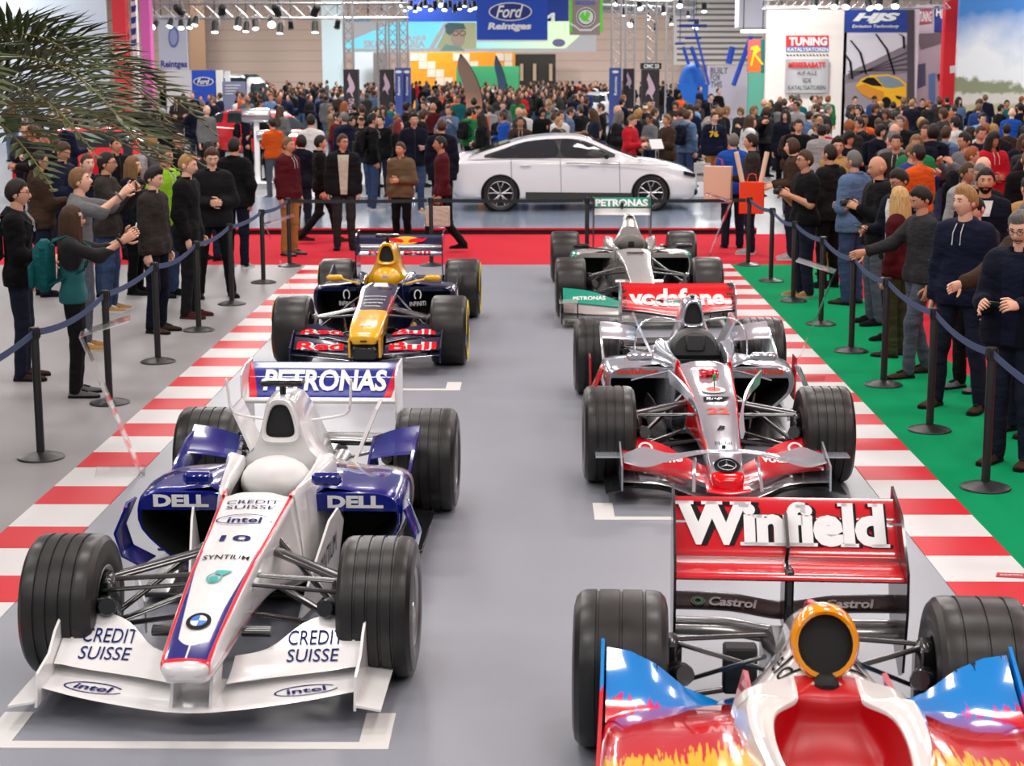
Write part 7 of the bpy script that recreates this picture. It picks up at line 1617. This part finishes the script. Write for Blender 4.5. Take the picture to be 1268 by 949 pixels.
t = panel('letter_board', 'small black board with white letters over a horse banner', 'board', 794, 78, 819, 85.6, 56, M_matblk, .55); ptext(t, 'CMC 23', 797, 79.4, 816, 84.4, 56, WHT, bold=.04)
for u0, u1, Y, lb in ((489, 498, 60, 'blue printed pillar beside a dark horse banner'), (499, 508, 60.5, 'second blue printed pillar beside a dark horse banner'), (755, 769, 60, 'blue printed pillar left by the narrow horse banner')):
    lb = lb.replace(' left by', ' next to'); t = panel('blue_pillar_banner', lb, 'banner', u0, 84, u1, 122, Y, fm('pillar_blue', (64, 84, 160)), .5, True); pell(t, 'oval_rim', (u0+u1)/2, 89, 4, 1.8, Y, WHT, .02); ptext(t, 'Reintges', (u0+u1)/2-1.5, 95, (u0+u1)/2+3, 118, Y, WHT, .02, True, bold=.02)
# feather flags
def feather(u, v0, w, v1, Y, c1, c2, label):
    a = at(u, v0, Y); b = at(u+w, v1, Y); h = a[2]; W_ = b[0]-a[0]; t = thing('feather_flag', label, 'flag', (b[0], Y, 0))
    edge = [( -W_*(1-s)**2*1.0, h*s) for s in np.linspace(0, 1, 12)]
    pole = MB().tube([(-W_*(max(0, (s-.45)/.55))**2.2, 0, h*s) for s in np.linspace(0, 1, 14)], .03, 8); pole.build('pole', M_matblk, t)
    P = [[(-W_*(max(0, (s-.45)/.55))**2.2-k*W_*.85*(1-.25*s)*(1-max(0, (s-.8)/.2)**2), -.02+.05*math.sin(6*s+3*k), h*s) for k in (0, .33, .66, 1)] for s in np.linspace(.12, .995, 16)]
    X = MatX('flag_'+label.split()[0], rough=.7); X.base(srgb(*c1)); X.over(X.z.lt(h*.45, h*.2), srgb(*c2)); MB().slab(P, .012).build('sail', X.done(), t)
feather(570, 67, 28, 150, 52, (120, 96, 84), (226, 150, 110), 'brown and orange feather flag rising from the crowd'); feather(614, 69, 14, 128, 70, (70, 100, 130), (60, 70, 90), 'blue grey feather flag before the green board')
# right: blue arms, dome, white board, red R banner
for k, (u0, v0, u1, v1, w) in enumerate(((860, 34, 878, 105, 3), (846, 58, 853, 80, 4), (856, 58, 865, 84, 5), (930, 45, 908, 106, 6), (907, 58, 902, 79, 8))):
    a, b = at(u0, v0, 84), at(u1, v1, 84); tag(MB().tube([a, (a+b)/2, b-A((0, 0, max(0, b[2])))*0], w*84/2118/2, 10).build('hanging_blue_strut', BLU), ['long thin dark blue strut with a crossbar', 'short blue strut beside the dome', 'blue strut pair member over the dome', 'long blue strut leaning towards the red letter banner', 'thick blue strut over the white letter board'][k], 'strut', 'blue booth struts')
for k, (u0, u1, v, w) in enumerate(((841, 875, 32, 4), (852, 866, 25, 3), (848, 868, 47, 3), (836, 848, 54, 3))):
    a, b = at(u0, v, 84), at(u1, v, 84); mb = MB().tube([a, b], w*84/2118/2, 10); (mb.tube([a*.5+b*.5, (a*.5+b*.5)*A((1, 1, 0))+A((0, 0, 9.))], .02, 5) if k in (1, 3) else None); tag(mb.build('hanging_blue_bar', DBL), ['long blue crossbar with a black lamp', 'upper short blue crossbar', 'middle blue crossbar over the dome', 'lower stub of blue crossbar over the dome'][k], 'strut', 'blue booth struts')
c = at(857, 104, 86); q = np.linspace(0, PI/2, 8); dm = MB().lathe([(1.0*math.cos(t), .95*math.sin(t)) for t in q]+[(.001, .96)], 28); dm.v = [(x*.66, y*.6, z*1.05) for x, y, z in dm.v]
dt = thing('blue_dome_booth', 'blue domed booth front rising over the far crowd', 'booth', (c[0], c[1], 0)); dm.build('dome', fm('dome_blue', (20, 110, 214)), dt, (0, 0, c[2])); MB().box((0, 0, c[2]/2), (1.5, 1.2, c[2])).build('booth_base', fm('dome_blue'  , (20, 110, 214)), dt, ang=0)
t = panel('letter_wall', 'white booth wall with black capital letters', 'booth wall', 877, 81, 928, 118, 88, fm('wall_pale_pink', (232, 222, 226)), .3, True)
for k, s in enumerate(('BUILT', 'FOR', 'THIS')): ptext(t, s, 880, 84+k*8.5, 880+(21, 12, 14)[k], 91.5+k*8.5, 88, M_ltblk, bold=.0)
t = panel('red_letter_banner', 'red and pink banner with yellow letter R over a teal panel', 'banner', 927, 49, 943, 89, 66, fm('banner_coral', (238, 110, 110)), .3); pprint(t, 'teal_edge', [(942, 49), (947, 49), (947, 90), (942, 90)], 66, fm('banner_teal', (26, 120, 116)), .02); pprint(t, 'orange_field', [(927, 68), (942, 68), (942, 89), (927, 89)], 66, fm('banner_orange', (244, 120, 40)), .02)
pprint(t, 'letter_stroke', [(930, 58), (938, 56), (942, 62), (936, 67), (946, 80), (943, 80), (934, 69), (931, 82), (929, 81), (933, 62), (929, 62)], 66, fm('banner_yellow', (255, 226, 40)), .03)
panel('teal_panel', 'plain teal panel under the red letter banner', 'panel', 927, 90, 947, 130, 66, fm('panel_teal', (92, 170, 150)), .3, True)
panel('hanging_white_box', 'pale hanging booth box beside the tuning poster wall', 'booth box', 916, -20, 953, 34, 72, fm('box_pale', (206, 206, 222)), 1.5); 
t = panel('hanging_lamp_strip', 'lit lamp strip under the pale hanging box', 'lamp', 918, 37, 948, 40.5, 71, mat('lamp_glow', (1, 1, .9), .5, emit=(1, .96, .85), estr=3.), .2)
# grey roof ducts and louvres behind
t = panel('louvre_wall', 'pale louvred wall section high on the back wall', 'louvre', 836, -20, 945, 80, 114, fm('louvre_grey', (188, 182, 178)), .2)
for k in range(14): pprint(t, 'slat', [(838, -18+k*7), (944, -18+k*7), (944, -15.6+k*7), (838, -15.6+k*7)], 114, fm('louvre_dark', (96, 92, 96)), .05)
a, b = at(740, 6, 104), at(860, 10, 104); tag(MB().tube([a, (a+b)/2, b], .45, 12).build('hanging_duct', M_alu), 'round silver roof duct by the louvred wall', 'duct')
# tuning poster wall
YW = 64
t = panel('poster_wall', 'white booth wall with tuning poster and grey plate', 'booth wall', 950, 7, 1046, 128, YW, fm('booth_white', (240, 232, 226)), .3, True)
pprint(t, 'red_field', [(973, 44), (1026, 44), (1026, 58), (973, 58)], YW, fm('poster_red', (220, 48, 52)), .02); pprint(t, 'blue_field', [(973, 58), (1026, 58), (1026, 64), (973, 64)], YW, fm('poster_blue', (62, 120, 190)), .02)
ptext(t, 'TUNING', 977, 46, 1024, 56.5, YW, WHT, .04, bold=.05); ptext(t, 'KATALYSATOREN', 975, 59, 1025, 63.6, YW, WHT, .04, bold=.03)
for k in range(13): pprint(t, 'check', [(973+k*4.1, 67), (975+k*4.1, 67), (977+k*4.1, 69.4), (975+k*4.1, 69.4)], YW, M_ltblk, .03)
Xg = MatX('grey_plate_print', rough=.35, metal=.2); Xg.base(srgb(206, 206, 208)); Xg.over((Xg.x.abs()-.2).gt(.55, .3)._m('MULTIPLY', .55), srgb(110, 104, 116)); mg = Xg.done()
P0 = panel('plate', '', '', 973, 73, 1025, 115, YW-.12, mg, .06, parent=t, part='grey_plate')
ptext(t, 'MESSERABATT', 976, 77, 1022, 84, YW-.14, fm('poster_red', (220, 48, 52)), .03, bold=.05)
for k, (s, w) in enumerate((('AUF ALLE', 24), ('EDE', 10), ('KATALYSATOREN', 46))): ptext(t, s, 999-w/2, 88+k*9, 999+w/2, 93+k*9, YW-.14, M_ltblk, .03)
t = panel('car_poster', 'tall poster of a yellow car on a road under a blue letter field', 'poster', 1046, 9, 1134, 134, YW, fm('poster_sky_grey', (214, 210, 218)), .25, True)
pprint(t, 'blue_field', [(1046, 12), (1123, 12), (1123, 40), (1046, 40)], YW, fm('hjs_blue', (28, 62, 150)), .02); ptext(t, 'HJS', 1056, 16, 1114, 29, YW, WHT, .04, bold=.06, shear=.3); ptext(t, 'Emission Technology', 1055, 30.5, 1113, 35.5, YW, WHT, .04, bold=.02, shear=.2)
pprint(t, 'dark_edge', [(1123, 12), (1132, 12), (1132, 134), (1123, 134)], YW, fm('poster_dark', (70, 62, 74)), .03)
pprint(t, 'barrier', [(1046, 94), (1062, 84), (1080, 76), (1100, 66), (1123, 55), (1123, 90), (1046, 104)], YW, fm('poster_barrier', (128, 116, 124)), .02)
for k in range(4): pprint(t, 'barrier_gap', [(1050, 97-k*3), (1123, 64+k*7), (1123, 66.5+k*7), (1050, 98.2-k*3)], YW, fm('poster_dark', (70, 62, 74)), .03)
pprint(t, 'road', [(1046, 104), (1123, 90), (1123, 134), (1046, 134)], YW, fm('poster_road', (150, 140, 148)), .03)
for u0, v0, u1, v1 in ((1044, 66, 1054, 98), (1052, 50, 1071, 92), (1083, 42, 1106, 92), (1112, 42, 1118, 60)):
    pprint(t, 'light_mast', [(u0, v0), (u0+2.5, v0), ((u0+u1)/2+5, (v0+v1)/2-6), (u1+2.5, v1), (u1, v1), ((u0+u1)/2+2, (v0+v1)/2-6)], YW, M_ltblk, .04)
ye_ = fm('poster_yellow', (240, 180, 20)); pprint(t, 'printed_car_body', [(1059, 107), (1066, 98), (1078, 93), (1100, 92), (1114, 97), (1122, 104), (1122, 128), (1112, 133), (1084, 126), (1066, 116)], YW, ye_, .05)
pprint(t, 'printed_car_side', [(1059, 107), (1070, 104), (1094, 114), (1094, 128), (1084, 126), (1066, 116)], YW, fm('poster_amber', (214, 140, 30)), .06); pprint(t, 'printed_car_windscreen', [(1084, 95), (1100, 94), (1113, 99), (1120, 106), (1104, 109), (1095, 108)], YW, fm('poster_glass', (120, 140, 150)), .06); pprint(t, 'printed_car_window', [(1066, 101), (1074, 96), (1082, 96), (1093, 107), (1080, 106)], YW, M_ltblk, .06); pell(t, 'printed_wheel', 1097, 127, 6, 7, YW, M_ltblk, .07); pprint(t, 'printed_grille', [(1108, 118), (1122, 121), (1122, 126), (1110, 122)], YW, M_ltblk, .07)
t = panel('angled_poster', 'narrow poster with small letter fields between dark edge and red pillar', 'poster', 1135, 6, 1174, 136, YW+1, fm('poster_pale', (206, 196, 206)), .25, True)
pprint(t, 'red_field', [(1136, 12), (1154, 10), (1154, 29), (1136, 31)], YW+1, fm('poster_dim_red', (170, 70, 90)), .02); ptext(t, 'TUNING', 1138, 14, 1153, 27, YW+1, WHT, .04, bold=.03); pprint(t, 'blue_field', [(1157, 8), (1174, 6), (1174, 40), (1157, 40)], YW+1, fm('hjs_blue', (28, 62, 150)), .02); ptext(t, 'HJS', 1159, 10, 1172, 23, YW+1, WHT, .04, bold=.05)
pprint(t, 'barrier', [(1135, 42), (1174, 40), (1165, 54), (1140, 62)], YW+1, fm('poster_barrier', (128, 116, 124)), .02); pprint(t, 'dark_car', [(1137, 80), (1146, 78), (1146, 106), (1136, 110)], YW+1, fm('poster_slate', (90, 96, 124)), .02); pprint(t, 'blue_figure', [(1150, 92), (1158, 90), (1158, 134), (1150, 134)], YW+1, fm('poster_sky', (110, 150, 210)), .02)
for k in range(3): pprint(t, 'black_mark', [(1160+3*k, 92+12*k), (1170, 90+13*k), (1170, 98+13*k), (1162+2*k, 101+12*k)], YW+1, M_ltblk, .03)
t = panel('red_poster_edge', 'tall red booth edge beside the sky poster', 'booth edge', 1173, -30, 1190, 150, YW-1, fm('booth_bright_red', (228, 36, 50)), .5, True); pprint(t, 'white_emblem', [(1176, 82), (1183, 81), (1182, 90), (1176, 91)], YW-1, WHT, .02)
Xs = MatX('sky_poster_print', rough=.5); Xs.base(srgb(60, 126, 200)); zc = Xs.z; nz_ = Xs.noise(.55, 5.)
Xs.over((zc-((nz_-.5)*3.)).lt(3.9, .9), srgb(238, 240, 244)); Xs.over((zc-((Xs.noise(2.2, 5.)-.5)*1.1)+((Xs.x)*.12)).lt(2.05, .08), srgb(140, 146, 112)); Xs.over((zc-((Xs.noise(3., 5.)-.5)*.5)).lt(1.75, .05), srgb(214, 208, 200)); Xs.over((zc-((Xs.noise(1.4, 4.)-.5)*.4)).lt(1.35, .05), srgb(190, 176, 140)); mps = Xs.done()
panel('sky_poster', 'huge poster of blue sky, clouds and trees beside the red edge', 'poster', 1191, -40, 1330, 160, YW-2, mps, .3, True)
# trusses
M_tr = mat('truss_aluminium', (.55, .53, .54), .35, .8)
def truss(p0, p1, w, label, n=None, group='lighting trusses'):
    p0, p1 = A(p0), A(p1); d = p1-p0; L_ = np.linalg.norm(d); d = d/L_; a = np.cross(d, A((0, 1, 0)) if abs(d[1]) < .9 else A((1, 0, 0))); a /= np.linalg.norm(a); b = np.cross(d, a)
    t = thing('hanging_truss' if p0[2] > 1 else 'truss_tower', label, 'truss', tuple(p0), 0, group); C4 = [(a*i+b*j)*w/2 for i, j in ((-1, -1), (1, -1), (1, 1), (-1, 1))]
    for c in C4: MB().tube([c, c+d*L_], w*.085, 6).build('chord', M_tr, t)
    if p0[2] > 1:
        for k in (.1, .5, .9): MB().tube([d*L_*k, d*L_*k+A((0, 0, 9.-p0[2]))], .02, 5).build('hanger_cable', M_matblk, t)
    n = n or max(4, int(L_/w)); lt = MB()
    for k in range(n):
        for q in range(4):
            s0, s1 = C4[q]+d*L_*k/n, C4[(q+1) % 4]+d*L_*(k+1)/n; lt.tube([s0, s1], w*.045, 4)
    lt.build('lattice', M_tr, t); return t
H1, H2 = at(184, 14, 62), at(505, 14, 62)
truss(H1, (H2[0], 62, H1[2]), .5, 'long lighting truss across the beige wall')
H3, H4 = at(180, 2, 58), at(508, 4, 58); truss(H3, (H4[0], 58, H3[2]), .14, 'thin pipe truss above the long lighting truss')
for u, Y, w, lb in ((432, 61, .32, 'slim twin truss tower standing on a dark horse banner'), (473, 63, .3, 'truss tower between the horse banner and blue pillars'), (487, 64, .3, 'truss tower over the first blue pillar'), (500, 64, .3, 'truss tower over the second blue pillar'), (763, 63, .34, 'truss tower over the blue pillar by the narrow horse banner'), (780, 64, .34, 'truss tower over the narrow dark horse banner'), (806, 58, .34, 'truss tower over the white letter board'), (829, 80, .34, 'far truss tower beside the yellow board')):
    a = at(u, 80, Y); truss((a[0], Y, 0), (a[0], Y, 7.5), w, lb, 22)
M_lens = mat('spot_lens', (1, 1, 1), .3, emit=(1., .97, .9), estr=9.); M_lensc = mat('spot_lens_cool', (1, 1, 1), .3, emit=(.85, .95, 1.), estr=7.)
hs = MB().lathe([(.001, .16), (.06, .15), (.085, .08), (.085, -.1), (.11, -.16), (.10, -.165), (.08, -.11), (.001, -.1)], 16).mesh('housing', M_matblk); yk = MB().tube([(-.12, 0, -.02), (-.12, 0, .2), (0, 0, .27), (.12, 0, .2), (.12, 0, -.02)], .012, 6).mesh('yoke', M_tr); ln = MB().lathe([(.001, -.135), (.10, -.135), (.09, -.15), (.001, -.152)], 16)
ln1, ln2 = ln.mesh('lens', M_lens), ln.mesh('lens', M_lensc)
def spot(u, v, Y, s=1., tilt=25, cool=False, label='spotlight hanging from the long lighting truss', group='truss spotlights'):
    p = at(u, v, Y); t = thing('spotlight', label, 'spotlight', tuple(p), rnd.uniform(-.5, .5), group); t.scale = (s, s, s)
    MB().tube([(0, 0, .26), (0, 0, (9.-p[2])/s)], .012, 5).build('drop_rod', M_matblk, t)
    link('yoke', yk, t); h = link('housing', hs, t); h.rotation_euler = (math.radians(-tilt), 0, 0); l = link('lens', ln2 if cool else ln1, t); l.rotation_euler = (math.radians(-tilt), 0, 0)
for k_, (u, v, s, ti) in enumerate(((192, 30, 1.4, 60), (211, 28, 1.3, 30), (224, 30, 1.3, 35), (235, 29, 1.3, 25), (242, 26, 1.3, 30), (266, 33, 1.6, 20), (295, 28, 1.6, 30), (305, 33, 1.4, 20), (316, 30, 1.4, 30), (336, 27, 1.7, 60), (347, 35, 1.4, 15), (360, 30, 1.2, -40), (390, 33, 1.6, 15), (418, 29, 1.3, -40))): spot(u, v, 60.3+(k_ % 2)*.8, s*.85, ti)
for u, v in ((275, 12), (342, 12), (391, 12), (221, 12)): spot(u, v, 59.2, 1.5, -60, label='spotlight clamped on top of the long lighting truss', group='upper truss spotlights')
r5 = random.Random(11)
for k in range(16): spot(496+k*6.1, 3+(k*5 % 8), 86+(k % 3)*.7, r5.uniform(1.1, 1.5), r5.uniform(0, 50), k % 3 > 0, 'spotlight in the row above the deep blue fascia', 'fascia spotlights')
for k in range(12): spot(762+k*10, 2+(k*13 % 34), 96+(k % 3)*.8, r5.uniform(1., 1.7), r5.uniform(0, 60), k % 2 > 0, 'spotlight hanging by the roof duct and louvres', 'duct spotlights')
for k in range(6): spot(1012+k*20+r5.uniform(-4, 4), 3+r5.uniform(-1, 2), 60, 1.4, 40, False, 'spotlight on the rail above the tuning posters', 'poster rail spotlights')
a, b = at(945, 5.5, 61), at(1176, 4, 61); truss((a[0], 61, a[2]), (b[0], 61, a[2]), .3, 'lighting truss along the top of the poster wall')
# muffler display among the crowd
p = at(318, 170, 41); t = thing('muffler_display', 'white stand with two silver mufflers in the crowd', 'display stand', (p[0], 41, 0)); MB().box((0, 0, .75), (.12, .12, 1.5), bev=.02).build('stand', WHT, t); MB().lathe([(.001, -.35), (.15, -.33), (.17, -.25), (.17, .25), (.15, .33), (.001, .35)], 20, axis='x', o=(0, 0, 1.62)).build('muffler', M_alu, t); MB().lathe([(.001, -.25), (.12, -.24), (.13, -.18), (.13, .18), (.12, .24), (.001, .25)], 20, axis='x', o=(.25, 0, 1.15)).build('muffler', M_alu, t); MB().box((0, 0, .02), (.7, .5, .04), bev=.01).build('foot', WHT, t)
